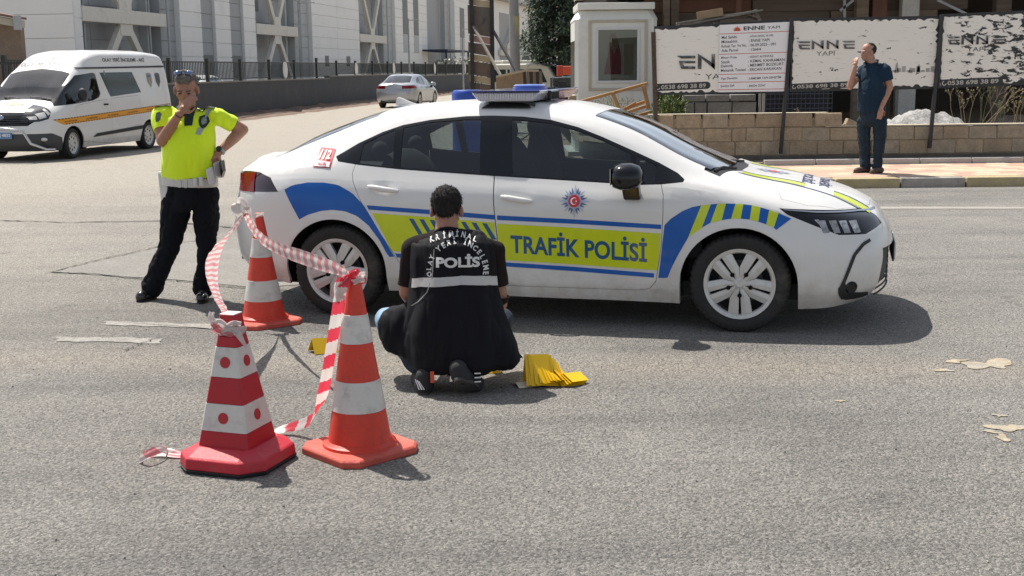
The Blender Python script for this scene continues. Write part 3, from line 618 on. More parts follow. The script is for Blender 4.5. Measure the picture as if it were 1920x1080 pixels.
# --- hood and roof markings
def hp(a,c,yl,yh): return [(a,yl),(c,yl),(c,yh),(a,yh)]
for s_ in (-1,1):
    for x0,x1 in ((1.32,1.72),(1.90,2.125)): film('hood_lime_stripe',M_yg,lambda b:poly_decal(b,sh,[(x0,s_*.37),(x1,s_*.37),(x1,s_*.465),(x0,s_*.465)],axis='z',grid=.04))
    for x0,x1,y0,y1 in ((1.30,1.72,.338,.356),(1.90,2.12,.338,.356),(1.30,2.09,.480,.50)): film('hood_navy_line',M_navy,lambda b:poly_decal(b,sh,[(x0,s_*y0),(x1,s_*y0),(x1,s_*y1),(x0,s_*y1)],axis='z',grid=.04))
def hood_text(b):
    for word,x0,w_ in (('TRAFİK',1.845,.085),('POLİSİ',1.735,.085)):
        v_,f_=text_mesh(word,.62,w_,.03); decal(b,sh,[(x0+bb-.04,.31-a) for a,bb in v_],f_,axis='z',off=.002,grid=.06)
film('hood_lettering',M_navy,hood_text)
def hood_badge(b):
    c=(1.50,0); P=[(c[0]+(.13 if k%2==0 else .07)*math.cos(PI*k/12),(.13 if k%2==0 else .07)*math.sin(PI*k/12)) for k in range(24)]
    decal(b,sh,[c]+P,[(0,i+1,(i+1)%24+1) for i in range(24)],axis='z',grid=.05)
film('hood_badge',A('hood badge silver blue',(.30,.34,.45),.35,.2),hood_badge)
def hood_badge2(b):
    c=(1.50,0); P=[(c[0]+.045*math.cos(PI*k/8),.045*math.sin(PI*k/8)) for k in range(16)]; decal(b,sh,[c]+P,[(0,i+1,(i+1)%16+1) for i in range(16)],axis='z',grid=.5,off=.003)
film('hood_badge_centre',M_red,hood_badge2)
# --- headlight inner pieces, bumper blade and fog lamp
hl=[o for o in root.children if o.name.startswith('headlight')][0]
def lamp(b):
    for k,x in enumerate((1.83,1.895,1.955,2.015)):
        poly_decal(b,sh,[(x-.02,.712-k*.003),(x+.025,.712-k*.003),(x+.055,.640-k*.002),(x+.018,.638-k*.002)],off=.002,grid=.03)
    poly_decal(b,sh,[(1.79,.716),(1.815,.718),(1.885,.652),(1.85,.662)],off=.002)
b=MB(); lamp(b); b.build('reflector',A('headlight reflector',(.34,.35,.36),.15,.5,n1=.4,s1=9,n2=.5,s2=35),root,recalc=False)
b=MB(); strip_decal(b,sh,[(1.60,.779),(1.80,.763),(2.05,.750),(2.2,.732)],[(1.61,.773),(1.80,.755),(2.05,.742),(2.2,.725)],off=.003); b.build('headlight_edge_strip',M_chrome,root,recalc=False)
def blade(b,P,w,off):
    for a,c in zip(P,P[1:]):
        d=Vector((c[0]-a[0],c[1]-a[1])).normalized(); n_=Vector((-d.y,d.x))*w/2
        poly_decal(b,sh,[(a[0]+n_.x,a[1]+n_.y),(c[0]+n_.x,c[1]+n_.y),(c[0]-n_.x,c[1]-n_.y),(a[0]-n_.x,a[1]-n_.y)],off=off)
film('bumper_blade',M_mblk,lambda b:(blade(b,[(2.125,.585),(2.085,.565),(2.035,.505),(1.985,.36),(1.955,.285),(1.962,.252),(1.985,.232),(2.06,.233),(2.125,.243)],.020,.006),poly_decal(b,sh,[(1.945,.30),(1.985,.34),(2.005,.275),(2.125,.262),(2.125,.236),(1.965,.226)],off=.005)))
b=MB(); c_=sh.bvh.ray_cast(V(2.025,-2,.302),V(0,1,0)); n_=c_[1]; q=V(0,0,1).rotation_difference(-n_ if n_.y>0 else n_); b.lathe([(0,.004),(.028,.004),(.034,.010),(.040,.004),(.040,-.01)],24,Matrix.Translation(c_[0])@q.to_matrix().to_4x4()); b.build('fog_lamp',M_blk,root,40)
# number plate on the nose, seen edge-on
b=MB(); b.box((2.298,0,.455),(.012,.52,.115)); b.build('number_plate',M_wprint,root,bevel=.003); b=MB(); b.box((2.288,0,.455),(.012,.54,.135)); b.build('plate_holder',M_mblk,root,bevel=.004)
b=MB(); b.box((-2.312,0,.78),(.012,.52,.11)); b.build('number_plate',M_wprint,root,bevel=.003)
b=MB(); poly_decal(b,sh,[(-1.985,.962),(-2.3,.93),(-2.3,.83),(-1.965,.832)],off=.004); b.build('tail_light_red',M_redl,root,recalc=False)  # red end of the dark tail lens
# wipers
b=MB()
for y0,y1,x1 in ((-.30,-.62,1.13),(.35,-.10,1.18)): b.tube([V(1.27,y0,.985),V(1.2,(y0+y1)/2,1.005),V(x1+.03,y1,.995)],.009,6)
b.build('wiper',M_mblk,root,40)
# aerial fin
b=MB(); zr=1.402; prof=[(-1.215,0),(-1.205,.052),(-1.19,.062),(-1.16,.052),(-1.10,.022),(-1.03,.0)]
b.prism([V(x,-.012,zr+z-(abs(x+1.05)*.06)) for x,z in prof],(0,.024,0)); b.prism([V(-1.225,-.03,zr-.02),V(-1.02,-.02,zr-.005),V(-1.02,.02,zr-.005),V(-1.225,.03,zr-.02)],(0,0,.012)); b.build('aerial_fin',M_white,root,bevel=.006)
# --- roof light bar: a thing of its own, bolted on
lb=thing('light_bar','flat roof light bar with clear, blue and red lenses on the patrol car roof','light bar',(CARX,CARY,0),CARYAW)
lensm=A('milky clear lens',(.60,.60,.66),.22,clear=.8,trans=.25)
b=MB(); X0=-.225
for s_ in (-1,1): 
    b.box((X0,s_*.50,1.425),(.24,.05,.03)); b.prism([V(X0-.17,s_*.60,1.395),V(X0+.17,s_*.60,1.395),V(X0+.11,s_*.50,1.437),V(X0-.11,s_*.50,1.437)],(0,s_*-.05,0))
b.box((X0,0,1.442),(.09,1.05,.012)); b.tube([V(X0+.20,-.575,1.412),V(X0+.12,-.58,1.435),V(X0-.02,-.56,1.44)],.012,8); b.build('mounting_foot',M_mblk,lb,bevel=.006)
def barsec(y0,y1,t,m,name,z0=1.437,z1=1.497):
    b=MB(); ch=.05
    def ring(y,e,z): return [V(X0-.23+e,y,z),V(X0+.23-e,y,z)]
    a=[V(X0-.185+t,y0,z0),V(X0+.185-t,y0,z0),V(X0+.185-t,y1,z0),V(X0-.185+t,y1,z0)]; c=[V(X0-.235+t,y0-.0,z1),V(X0+.235-t,y0,z1),V(X0+.235-t,y1,z1),V(X0-.235+t,y1,z1)]
    b.add(a+c,[(0,1,2,3),(4,7,6,5),(0,4,5,1),(1,5,6,2),(2,6,7,3),(3,7,4,0)]); return b.build(name,m,lb,bevel=.012)
barsec(-.60,-.04,0,lensm,'near_lens'); barsec(.04,.62,0,A('pinkish red lens',(.50,.10,.11),.25,clear=.8,trans=.2),'far_lens')
b=MB()
for i in range(22): b.box((X0-.19+i*.018,-.601,1.472),(.006,.008,.04))
for y in (-.50,-.40,-.30,-.20,.12,.24,.36,.48): b.box((X0,y,1.466),(.34,.012,.04))
b.build('reflectors',A('lamp reflector',(.62,.62,.66),.2,.7),lb,bevel=.003)
b=MB(); b.box((X0,0,1.443),(.35,1.16,.010)); b.build('tray',M_rim,lb,bevel=.004)
b=MB(); b.prism([V(X0-.238,-.605,1.498),V(X0+.238,-.605,1.498),V(X0+.238,.62,1.498),V(X0-.238,.62,1.498)],(0,0,.010)); b.build('blue_top',A('pale blue lens top',(.10,.12,.42),.12,clear=1.),lb,bevel=.006)
b=MB(); b.box((X0,-.607,1.503),(.47,.012,.009)); b.build('dark_edge',A('deep blue edge',(.006,.008,.10),.2),lb,bevel=.003)
b=MB(); b.lathe([(0,.034),(.10,.032),(.118,.024),(.118,.012),(.125,.01),(.125,0)],28,Matrix.Translation((X0+.02,0,1.508))); b.build('blue_dome',A('blue beacon dome',(.02,.10,.45),.15,clear=1.),lb,40)
b=MB(); b.box((X0+.235,-.20,1.468),(.03,.25,.07)); b.build('end_clamp',M_blk,lb,bevel=.01)
# ------------------------------------------------------------ ground, road, markings
ZB=.004
M_dirt=A('dry dusty ground',(.27,.215,.155),.95,n1=.18,s1=.5,n2=.25,s2=9,bump=1.5,bs=7)
b=MB(); b.add([(-400,-30,-.03),(400,-30,-.03),(400,900,-.03),(-400,900,-.03)],[(0,1,2,3)]); tag(b.build('ground',M_dirt),kind='structure')
DV=V(.13774796,.99046731,0); NV=V(-DV.y,DV.x,0); P0=V(-9.842,44.782,0)
def lw(a,off=0,z=0): p=P0+DV*a+NV*off; return V(p.x,p.y,z)           # along the boundary wall, off = metres behind it
b=MB(); w0,w1,w2=lw(-16,-.9),lw(0,-.9),lw(60,-.9)
b.add([(-70,-14,0),(60,-14,0),(60,16.56,0),(.9,16.56,0),(.2,17.4,0),(-.2,24,0),(1.6,44,0),(8,100,0),(w2.x,w2.y,0),(w1.x,w1.y,0),(w0.x,w0.y,0),(-70,24,0)],[tuple(range(12))]); tag(b.build('road',M_asph),kind='structure')
# worn white line fragments, patch, stains
def blob(cx,cy,rx,ry,n=22,rough=.35,seed=0):
    random.seed(seed); ph=[random.uniform(0,6.28) for _ in range(5)]
    return [(cx+rx*math.cos(a)*(1+rough*sum(math.sin((k+2)*a+ph[k])/(k+1.5) for k in range(5))*.6),cy+ry*math.sin(a)*(1+rough*sum(math.sin((k+2)*a+ph[k])/(k+1.5) for k in range(5))*.6)) for a in [2*PI*i/n for i in range(n)]]
def sheet(name,polys,m,z=ZB,kind='structure'):
    b=MB()
    for P in polys: b.add([(x,y,z) for x,y in P],[tuple(range(len(P)))])
    return tag(b.build(name,m),kind=kind)
def gp(px,py): g=gnd(px,py); return (g.x,g.y)
def wob(P,n=12,amp=.02,seed=1):
    random.seed(seed); o=[]
    for a,c in zip(P,P[1:]+P[:1]):
        for i in range(n): u=i/n; o.append((a[0]+(c[0]-a[0])*u+random.uniform(-amp,amp),a[1]+(c[1]-a[1])*u+random.uniform(-amp,amp)))
    return o
M_oldpaint=A('worn road paint',(.27,.255,.23),.85,n1=.2,s1=4,n2=.6,s2=90,stain=(.2,.19,.175),stain_s=9,stain_a=1.0,bump=.5,bs=80)
sheet('old_line_marking',[wob([gp(105,632),gp(105,640),gp(300,645),gp(300,635)],10,.02,3)],M_oldpaint)
sheet('old_line_marking',[wob([gp(195,603),gp(195,609),gp(400,618),gp(400,609)],10,.02,5)],M_oldpaint)
sheet('edge_line_marking',[wob([gp(1640,388),gp(1640,392),(9.5,13.55),(9.5,13.75)],30,.012,6)],A('pale edge line',(.30,.28,.245),.8,n2=.2,stain=(.28,.26,.23),stain_s=6,stain_a=.8))
M_spill=A('dried cement spill',(.34,.31,.255),.9,n1=.25,s1=12,n2=.25,s2=90,col2=(.40,.33,.22),bump=.8,bs=60)
k=0
for px,py,rx,ry in ((1855,684,.105,.085),(1790,678,.05,.03),(1768,695,.03,.03),(1895,803,.075,.05),(1858,810,.03,.02),(1880,822,.03,.03),(1875,780,.02,.02),(1575,753,.016,.014)):
    g=gnd(px,py); k+=1; o=sheet('cement_spill',[blob(g.x,g.y,rx*1.1,ry*1.25,46,1.0,k)],M_spill)
# smoother repair patch behind the officer with its saw cut, and cracks
M_patch=A('smooth asphalt patch',(.205,.192,.172),.85,n1=.14,s1=2,n2=.6,s2=95,bump=.6,bs=90)
sheet('asphalt_patch',[[gp(95,511),gp(235,480),gp(330,458),gp(640,425),gp(760,520),gp(480,540),gp(330,525)]],M_patch)
M_crack=A('crack shadow filler',(.03,.028,.026),.95)
def crack(P,w,seed):
    random.seed(seed); Q=resamp([gp(*p) for p in P],40); Q=[(x+random.uniform(-.018,.018),y+random.uniform(-.018,.018)) for x,y in Q]
    b=MB(); vs=[]
    for i,(x,y) in enumerate(Q):
        d=Vector((Q[min(i+1,39)][0]-Q[max(i-1,0)][0],Q[min(i+1,39)][1]-Q[max(i-1,0)][1])).normalized(); ww=w*random.uniform(.3,1.2)*(1 if 0<i<39 else .1)
        vs+=[(x-d.y*ww,y+d.x*ww,ZB*2),(x+d.y*ww,y-d.x*ww,ZB*2)]
    b.add(vs,[(2*i,2*i+1,2*i+3,2*i+2) for i in range(39)]); tag(b.build('road_crack',M_crack),kind='structure')
crack([(85,511),(170,514),(250,522),(330,527),(440,540),(560,548)],.010,1); crack([(95,512),(160,494),(240,476),(330,456),(420,445)],.009,2)
crack([(0,414),(120,418),(300,415),(440,428)],.02,3); crack([(230,660),(280,640),(300,635)],.004,5)
# loose grit near the camera: single stones lying on the asphalt, too many to count
random.seed(11); b=MB(); cols=[A('pale grit',(.45,.42,.36),.9),A('dark grit',(.06,.058,.055),.9)]
for i in range(900):
    x=random.uniform(-3.2,3.2); y=random.uniform(3.6,9.5); r=random.uniform(.0025,.006)*(1+.5*(random.random()<.04)); b.m=0 if random.random()<.75 else 1
    b.ell((x,y,r*.5),(r,r*random.uniform(.6,1),r*.7),4,rot=Matrix.Rotation(random.uniform(0,3),4,'Z'))
tag(b.build('grit',cols),kind='stuff')
# ------------------------------------------------------------ kerb and paved footway
KY=16.56; KH=.13
b=MB(); b.box((7.5,18.9,.03),(13.0,4.4,.16)); tag(b.build('footway_bed',A('mortar bed',(.22,.19,.16),.95,n2=.2)),kind='structure')
M_ky=A('faded yellow kerb paint',(.40,.325,.175),.8,n1=.15,s1=5,stain=(.33,.29,.22),stain_s=11,stain_a=1.0,n2=.15,s2=50,bump=.6,bs=40)
M_kg=A('weathered grey kerb concrete',(.33,.30,.265),.85,n1=.25,s1=6,stain=(.12,.115,.11),stain_s=5,stain_a=.7,n2=.15,s2=60,bump=.8,bs=40)
kx=at(1565,340,16.6).x-.885*4; kr=empty('kerb',None); kr['kind']='structure'
for i in range(14):
    x=kx+.885*i
    if x<.5: continue
    b=MB(); b.box((x+.4425,KY+.12,KH/2-.02),(.868,.24,KH+.04)); b.build('kerb_stone',[M_ky if i%2==0 else M_kg],kr,bevel=.018)
PV=[A('cream paver',(.50,.40,.28),.85,n1=.12,s1=6,n2=.15,s2=60,bump=.4,bs=60),A('pinkish paver',(.45,.29,.22),.85,n1=.12,s1=6,n2=.15,s2=60,bump=.4,bs=60),A('dusty rose paver',(.48,.33,.25),.85,n1=.15,s1=6,n2=.15,s2=60,bump=.4,bs=60),A('sandy paver',(.52,.43,.31),.85,n1=.15,s1=6,n2=.15,s2=60,bump=.4,bs=60)]
pvm=[]
for m in PV:
    b=MB(); b.box((0,0,0),(.288,.288,.05)); o=b.build('paver',m,None,bevel=.006); pvm.append(o)
pvr=empty('paving',None); pvr['kind']='structure'; random.seed(5)
for j in range(7):
    for i in range(34):
        x=.95+i*.295+(j%2)*.147; 
        if x>11: continue
        s_=random.choice(pvm) if random.random()<.75 else pvm[0 if j in(0,3,4) else 1]
        c=bpy.data.objects.new('paver',s_.data); COL.objects.link(c); c.parent=pvr; c.location=(x,KY+.24+.15+j*.295,KH-.022+random.uniform(-.003,.003)); c.rotation_euler=(0,0,random.uniform(-.01,.01))
        mo=c.modifiers.new('bevel','BEVEL'); mo.width=.006; mo.segments=1
for o in pvm: bpy.data.objects.remove(o)
# edging behind the paving
er=empty('footway_edging',None); er['kind']='structure'; M_edge=A('pale edging concrete',(.42,.39,.37),.8,n1=.12,s1=4,n2=.1,stain=(.2,.18,.17),stain_s=4,stain_a=.5)
for i in range(11):
    x=at(1480,304,18.95).x+i*.80
    b=MB(); b.box((x,18.97,.155),(.785,.16,.12)); b.build('edging_stone',M_edge,er,bevel=.01)
M_soil=A('dusty soil',(.23,.185,.14),.95,n1=.2,s1=1.5,n2=.3,s2=14,bump=2,bs=12)
def terrain(name,x0,x1,y0,y1,nx,ny,fz,m,kind='structure'):
    vs=[(x0+(x1-x0)*i/nx,y0+(y1-y0)*j/ny,fz(x0+(x1-x0)*i/nx,y0+(y1-y0)*j/ny)) for j in range(ny+1) for i in range(nx+1)]
    fs=[(j*(nx+1)+i,j*(nx+1)+i+1,(j+1)*(nx+1)+i+1,(j+1)*(nx+1)+i) for j in range(ny) for i in range(nx)]
    b=MB(); b.add(vs,fs); return tag(b.build(name,m,smooth=60),kind=kind)
terrain('soil_strip',.9,14,19.05,20.02,40,8,lambda x,y:.125+.03*noise.noise(V(x*2,y*3,0))+.03*max(0,(y-19.6)),M_soil)
b=MB(); n=90
vs=[];fs=[]
for i in range(n+1):
    a=-15+67*i/n
    for j,(o,z) in enumerate(((-.02,.18),(-.35,.12),(-.7,.06),(-1.15,.004))): 
        nn=noise.noise(V(a*.9,j*2,0)); vs.append(lw(a,o+(-.35*nn if j else 0),max(.003,z*(1+.9*noise.noise(V(a*2,j,5))))))
for i in range(n):
    for j in range(3): fs.append((i*4+j,i*4+j+1,i*4+j+5,i*4+j+4))
b.add(vs,fs); tag(b.build('dirt_verge',A('reddish brown earth',(.17,.115,.085),.95,n1=.25,s1=1,n2=.3,s2=12,bump=2,bs=10),smooth=70),kind='structure')
# ------------------------------------------------------------ block wall
WY=20.0
BL=[A('tan concrete block',(.42,.325,.22),.95,n1=.2,s1=7,n2=.2,s2=40,stain=(.22,.17,.12),stain_s=4,stain_a=.6,bump=1.5,bs=26),A('brown concrete block',(.385,.29,.195),.95,n1=.22,s1=6,n2=.22,s2=40,stain=(.20,.155,.11),stain_s=3,stain_a=.7,bump=1.5,bs=26),A('greyish concrete block',(.40,.32,.235),.95,n1=.2,s1=6,n2=.2,s2=40,stain=(.2,.17,.13),stain_s=5,stain_a=.5,bump=1.5,bs=26)]
wl=thing('block_wall','low wall of tan concrete blocks behind the paved footway','wall',(5.0,WY,.13))
b=MB(); b.box((6.6,WY+.10,.38),(8.6,.17,.50)); b.box((3.7,WY+.10,.7),(3.0,.15,.22)); b.build('mortar_core',A('wall mortar',(.33,.27,.19),.95,n2=.3,s2=30,bump=1,bs=30),wl,origin=(5,WY,.13))
random.seed(3)
def course(z0,z1,x0,x1,off,L=.455,cap=False):
    x=x0
    k=0
    while x<x1-.05:
        l=(off if k==0 else L*random.choice((1,1,1,1,.92,.5,1.02))); l=min(l,x1-x); k+=1
        b=MB(); b.box((x+l/2,WY+.10+random.uniform(-.012,.008),(z0+z1)/2+random.uniform(-.003,.004)),(l-.014,.20,(z1-z0)-.012),rz=random.uniform(-.012,.012),jit=.005)
        b.build('block',random.choice(BL),wl,bevel=.008,seg=1,origin=(5,WY,.13)); x+=l
course(.205,.435,2.25,10.8,.30); course(.435,.655,2.25,10.8,.47)
tx=[at(p,225,WY).x for p in (1235,1265,1316,1366,1417,1470,1525,1579)]
for a,c in zip(tx,tx[1:]):
    b=MB(); b.box(((a+c)/2+random.uniform(-.01,.01),WY+.10+random.uniform(-.02,.02),.77+random.uniform(-.004,.006)),(c-a-.03,.20,.215),rz=random.uniform(-.02,.02),jit=.006); b.build('block',random.choice(BL),wl,bevel=.01,seg=1,origin=(5,WY,.13))
b=MB(); b.box((7.9,WY+.10,.668),(5.6,.22,.022)); b.box((3.7,WY+.10,.886) ,(2.9,.20,.012)); b.build('mortar_cap',A('pale mortar cap',(.50,.44,.34),.9,n1=.15,s1=6,n2=.2),wl,bevel=.006,origin=(5,WY,.13))
b=MB(); b.prism([(tx[-1]+.05,WY,.67),(tx[-1]+.32,WY,.67),(tx[-1]+.22,WY,.74),(tx[-1]+.10,WY,.79)],(0,.16,0)); b.build('broken_block',BL[0],wl,bevel=.008,origin=(5,WY,.13))
b=MB(); b.box((6.6,WY+.07,.165),(8.6,.22,.08),jit=.01); b.build('footing',A('grimy footing mortar',(.13,.115,.10),.95,n1=.3,s1=4,bump=1.5,bs=20),wl,origin=(5,WY,.13))
# ground behind the wall
M_rub=A('grey rubble',(.36,.35,.34),.95,n1=.3,s1=6,n2=.35,s2=24,bump=2.5,bs=18)
def fz(x,y): return .42+.10*noise.noise(V(x*.6,y*.6,3))+.05*noise.noise(V(x*2.3,y*2.3,9))-.1*max(0,(y-27)/8)
terrain('site_ground',1.2,18,WY+.2,40,60,50,fz,M_soil)
def mound(name,label,cx,cy,rx,ry,h,base,m,seed,n=44):
    vs=[];nx,ny=n,n//2
    for j in range(ny+1):
        for i in range(nx+1):
            x=cx+rx*1.5*(2*i/nx-1); y=cy+ry*1.4*(2*j/ny-1); q=((x-cx)/rx)**2+((y-cy)/ry)**2
            vs.append((x,y,base-.1+h*math.exp(-q*1.5)*(1+.3*noise.noise(V(x*2.5,y*2.5,seed)))+.07*noise.noise(V(x*8,y*8,seed))))
    b=MB(); b.add(vs,[(j*(nx+1)+i,j*(nx+1)+i+1,(j+1)*(nx+1)+i+1,(j+1)*(nx+1)+i) for j in range(ny) for i in range(nx)])
    o=b.build(name,m,smooth=35,origin=(cx,cy,base)); tag(o,label,'rubble'); return o
mound('rubble_heap','grey rubble heap behind the block wall, right of the man in the dark shirt',7.25,21.6,1.0,.6,.52,.45,M_rub,4)
mound('rubble_heap','low brown rubble heap under the right-hand hoarding beside the dry weeds',9.2,22.4,1.1,.7,.34,.45,A('brown rubble',(.16,.125,.10),.95,n1=.35,s1=6,n2=.3,s2=20,bump=2.5,bs=16),8)
# ------------------------------------------------------------ hoarding boards
def peel_mat(name,thr,edge=.0,grad=0.,x0=0,seed=0):
    m=A(name,(.5,.49,.45),.7); t=m.node_tree; N=t.nodes.new; L=t.links.new; bs=t.nodes['Principled BSDF']
    tc=N('ShaderNodeTexCoord'); mp=N('ShaderNodeMapping'); mp.inputs['Scale'].default_value=(1.1,1,2.6); mp.inputs['Location'].default_value=(seed,0,seed*.3); L(tc.outputs['Object'],mp.inputs[0])
    n=N('ShaderNodeTexNoise'); n.inputs['Scale'].default_value=4.6; n.inputs['Detail'].default_value=9; n.inputs['Roughness'].default_value=.66; n.inputs['Distortion'].default_value=.5; L(mp.outputs[0],n.inputs[0])
    sp=N('ShaderNodeSeparateXYZ'); L(tc.outputs['Object'],sp.inputs[0])
    g=N('ShaderNodeMath'); g.operation='MULTIPLY_ADD'; g.inputs[1].default_value=grad; L(sp.outputs[0],g.inputs[0]); L(n.outputs[0],g.inputs[2])
    r=N('ShaderNodeMapRange'); r.inputs[1].default_value=thr; r.inputs[2].default_value=thr+.02; L(g.outputs[0],r.inputs[0])
    # long thin scratches and creases
    mp2=N('ShaderNodeMapping'); mp2.inputs['Scale'].default_value=(1.2,1,11); mp2.inputs['Location'].default_value=(seed*2,0,1); L(tc.outputs['Object'],mp2.inputs[0])
    n2=N('ShaderNodeTexNoise'); n2.inputs['Scale'].default_value=4; n2.inputs['Detail'].default_value=8; n2.inputs['Roughness'].default_value=.7; L(mp2.outputs[0],n2.inputs[0])
    r2=N('ShaderNodeMapRange'); r2.inputs[1].default_value=.60; r2.inputs[2].default_value=.66; r2.inputs[4].default_value=.75; L(n2.outputs[0],r2.inputs[0])
    c1=N('ShaderNodeMix'); c1.data_type='RGBA'; c1.inputs[6].default_value=(.80,.78,.73,1); c1.inputs[7].default_value=(.20,.185,.16,1); L(r2.outputs[0],c1.inputs[0])
    c2=N('ShaderNodeMix'); c2.data_type='RGBA'; L(c1.outputs[2],c2.inputs[6]); c2.inputs[7].default_value=(.028,.031,.034,1); L(r.outputs[0],c2.inputs[0]); L(c2.outputs[2],bs.inputs['Base Color'])
    bp=N('ShaderNodeBump'); bp.inputs['Strength'].default_value=.8; bp.inputs['Distance'].default_value=.004; bp.invert=True; L(r.outputs[0],bp.inputs['Height']); L(bp.outputs[0],bs.inputs['Normal']); return m
M_blackbd=A('black board backing',(.025,.027,.03),.6,n1=.2,s1=3)
M_ink=A('grey black logo print',(.055,.058,.062),.6,n2=.25,s2=30,stain=(.4,.39,.36),stain_s=6,stain_a=.55)
M_inkf=A('faded logo print',(.10,.10,.105),.6,n2=.2,stain=(.40,.39,.36),stain_s=5,stain_a=.7)
M_numw=A('worn white numerals',(.46,.45,.42),.6,n2=.2)
SY=19.93
def enne(mb,x,z,w,h,n=4):
    """logo: stylised E N N E with a slanted, split E"""
    y=SY-.0335; cw=w/4.0; g=cw*.12
    def P(pts): mb.add([(x+a*1.0,y,z+b*h) for a,b in pts],[tuple(range(len(pts)))])
    def E(x0,flip=False,c=cw):
        def T(pts): 
            if flip: pts=[(c-a,b) for a,b in pts]
            P([(x0+a,b) for a,b in pts])
        T([(0,1),(c-g,1),(c-g,.80),(.22*c,.80)]); T([(.10*c,.62),(c-g,.60),(c-g,.44),(.30*c,.44),(.36*c,.22),(c-g,.20),(c-g,.0),(.22*c,.02)])
    def Nn(x0,c=cw):
        P([(x0,1.15),(x0,0),(x0+.17*c,0),(x0+.17*c,.80)]); P([(x0,1.15),(x0+.17*c,.80),(x0+(.80)*c,-.05),(x0+.80*c,.33)]); P([(x0+.64*c,.2),(x0+.80*c,-.05),(x0+.80*c,1.1),(x0+.64*c,1.1)])
    seq=(E,Nn,Nn,E)[:n]
    for i,f in enumerate(seq): f(i*cw)
def board(label,x0,x1,z00,z01,z10,z11,m,seed):
    """panel whose left edge runs z00..z01 and right edge z10..z11"""
    r=thing('hoarding_board',label,'hoarding',(x0,SY,z00),0,'builder hoarding boards along the block wall'); o=(x0,SY,z00)
    b=MB(); b.prism([(x0,SY+.02,z00-.02),(x1,SY+.02,z10-.02),(x1,SY+.02,z11+.03),(x0,SY+.02,z01+.03)],(0,-.035,0)); b.build('backing_board',M_blackbd,r,origin=o)
    random.seed(seed); 
    def edge(a,c,k,amp):
        out=[]
        for i in range(k):
            u=i/k; e=random.uniform(0,1)**3*amp; out.append((a[0]+(c[0]-a[0])*u,a[1]+(c[1]-a[1])*u,e))
        return out
    e=.012; B=edge((x0+e,z00+e),(x1-e,z10+e),50,.05); Rr=edge((x1-e,z10+e),(x1-e,z11-e),24,.05); T=edge((x1-e,z11-e),(x0+e,z01-e),50,.045); Lf=edge((x0+e,z01-e),(x0+e,z00+e),24,.03)
    P=[(x,SY-.016,z+q) for x,z,q in B]+[(x-q,SY-.016,z) for x,z,q in Rr]+[(x,SY-.016,z-q) for x,z,q in T]+[(x+q,SY-.016,z) for x,z,q in Lf]
    b=MB(); b.prism(P,(0,-.004,0)); b.build('peeling_poster',m,r,origin=o); return r,o
def phone(r,o,x,z,w,h,slope=.03):
    b=MB(); n=8; P=[(x,SY-.0225,z),(x+w-h/2,SY-.0225,z+slope*w)]+[(x+w-h/2+h/2*math.sin(a),SY-.0225,z+h/2+slope*w-h/2*math.cos(a)) for a in [PI*i/n for i in range(1,n)]]+[(x+w-h/2,SY-.0225,z+h+slope*w),(x,SY-.0225,z+h)]
    b.add(P,[tuple(range(len(P)))]); b.build('phone_strip',M_blackbd,r,origin=o)
    b=MB(); flat_text(b,'0538 698 38 89',(x+h*.95,SY-.026,z+h*.2+slope*h),(1,0,slope),(0,0,1),w-h*1.6,h*.6,.02)
    c=(x+h*.5,z+h*.5); b.add([(c[0]+rr*h*math.cos(a),SY-.026,c[1]+rr*h*math.sin(a)) for a in [R(100)+R(250)*i/12 for i in range(13)] for rr in(.2,.33)],[(2*i,2*i+1,2*i+3,2*i+2) for i in range(12)]); b.build('phone_number',M_numw,r,origin=o,recalc=False)
q=lambda px,py:(at(px,py,SY).x,at(px,py,SY).z)
X=lambda px:at(px,110,SY).x
r,o=board('white hoarding board with half-hidden ENNE lettering, nearest the kiosk, phone number at its foot',X(1226),X(1478),q(1226,176)[1],q(1226,53)[1],q(1478,172)[1],q(1478,40)[1],peel_mat('slightly worn white poster',.655,seed=1.3),1)
b=MB(); a_=q(1268,130); enne(b,a_[0],a_[1],1.36,.21,2); flat_text(b,'YAPI',(q(1322,149)[0],SY-.024,q(1322,149)[1]),(1,0,.02),(0,0,1),.36,.085,-.005); b.build('company_lettering',M_ink,r,origin=o,recalc=False)
phone(r,o,X(1227),q(1227,171)[1],.90,.115)
r,o=board('white hoarding board with ENNE YAPI and faint printed trees behind the standing man',X(1484),X(1757),q(1484,170)[1],q(1484,38)[1],q(1757,164)[1],q(1757,33)[1],peel_mat('torn white poster',.635,seed=4.1),2)
b=MB(); a_=q(1493,93); enne(b,a_[0],a_[1],.95,.125,4); flat_text(b,'YAPI',(q(1530,105)[0],SY-.024,q(1530,105)[1]),(1,0,.02),(0,0,1),.29,.07,-.003); b.build('company_lettering',M_inkf,r,origin=o,recalc=False)
phone(r,o,X(1484),q(1484,169)[1],.98,.10)
b=MB()
for px,h in ((1680,.17),(1721,.14),(1706,.09)): a_=q(px,137); b.add([(a_[0]-.035,SY-.0235,a_[1]),(a_[0]+.035,SY-.0235,a_[1]),(a_[0]+.012,SY-.0235,a_[1]+h),(a_[0]-.012,SY-.0235,a_[1]+h*.9)],[(0,1,2,3)])
for k in range(9): a_=q(1672+k*9,135); b.add([(a_[0],SY-.0235,a_[1]),(a_[0]+.06,SY-.0235,a_[1]),(a_[0]+.06,SY-.0235,a_[1]+.03+.03*(k%3)),(a_[0],SY-.0235,a_[1]+.03+.03*(k%3))],[(0,1,2,3)])
b.build('printed_trees',A('faint grey print',(.33,.33,.32),.7,n1=.3,s1=12),r,origin=o)
r,o=board('badly peeled black and white hoarding board farthest right',X(1763),X(1763)+2.3,q(1763,163)[1],q(1763,30)[1],q(1763,163)[1]+.06,q(1763,30)[1]+.07,peel_mat('badly peeled poster',.60,grad=.085,seed=7.7),3)
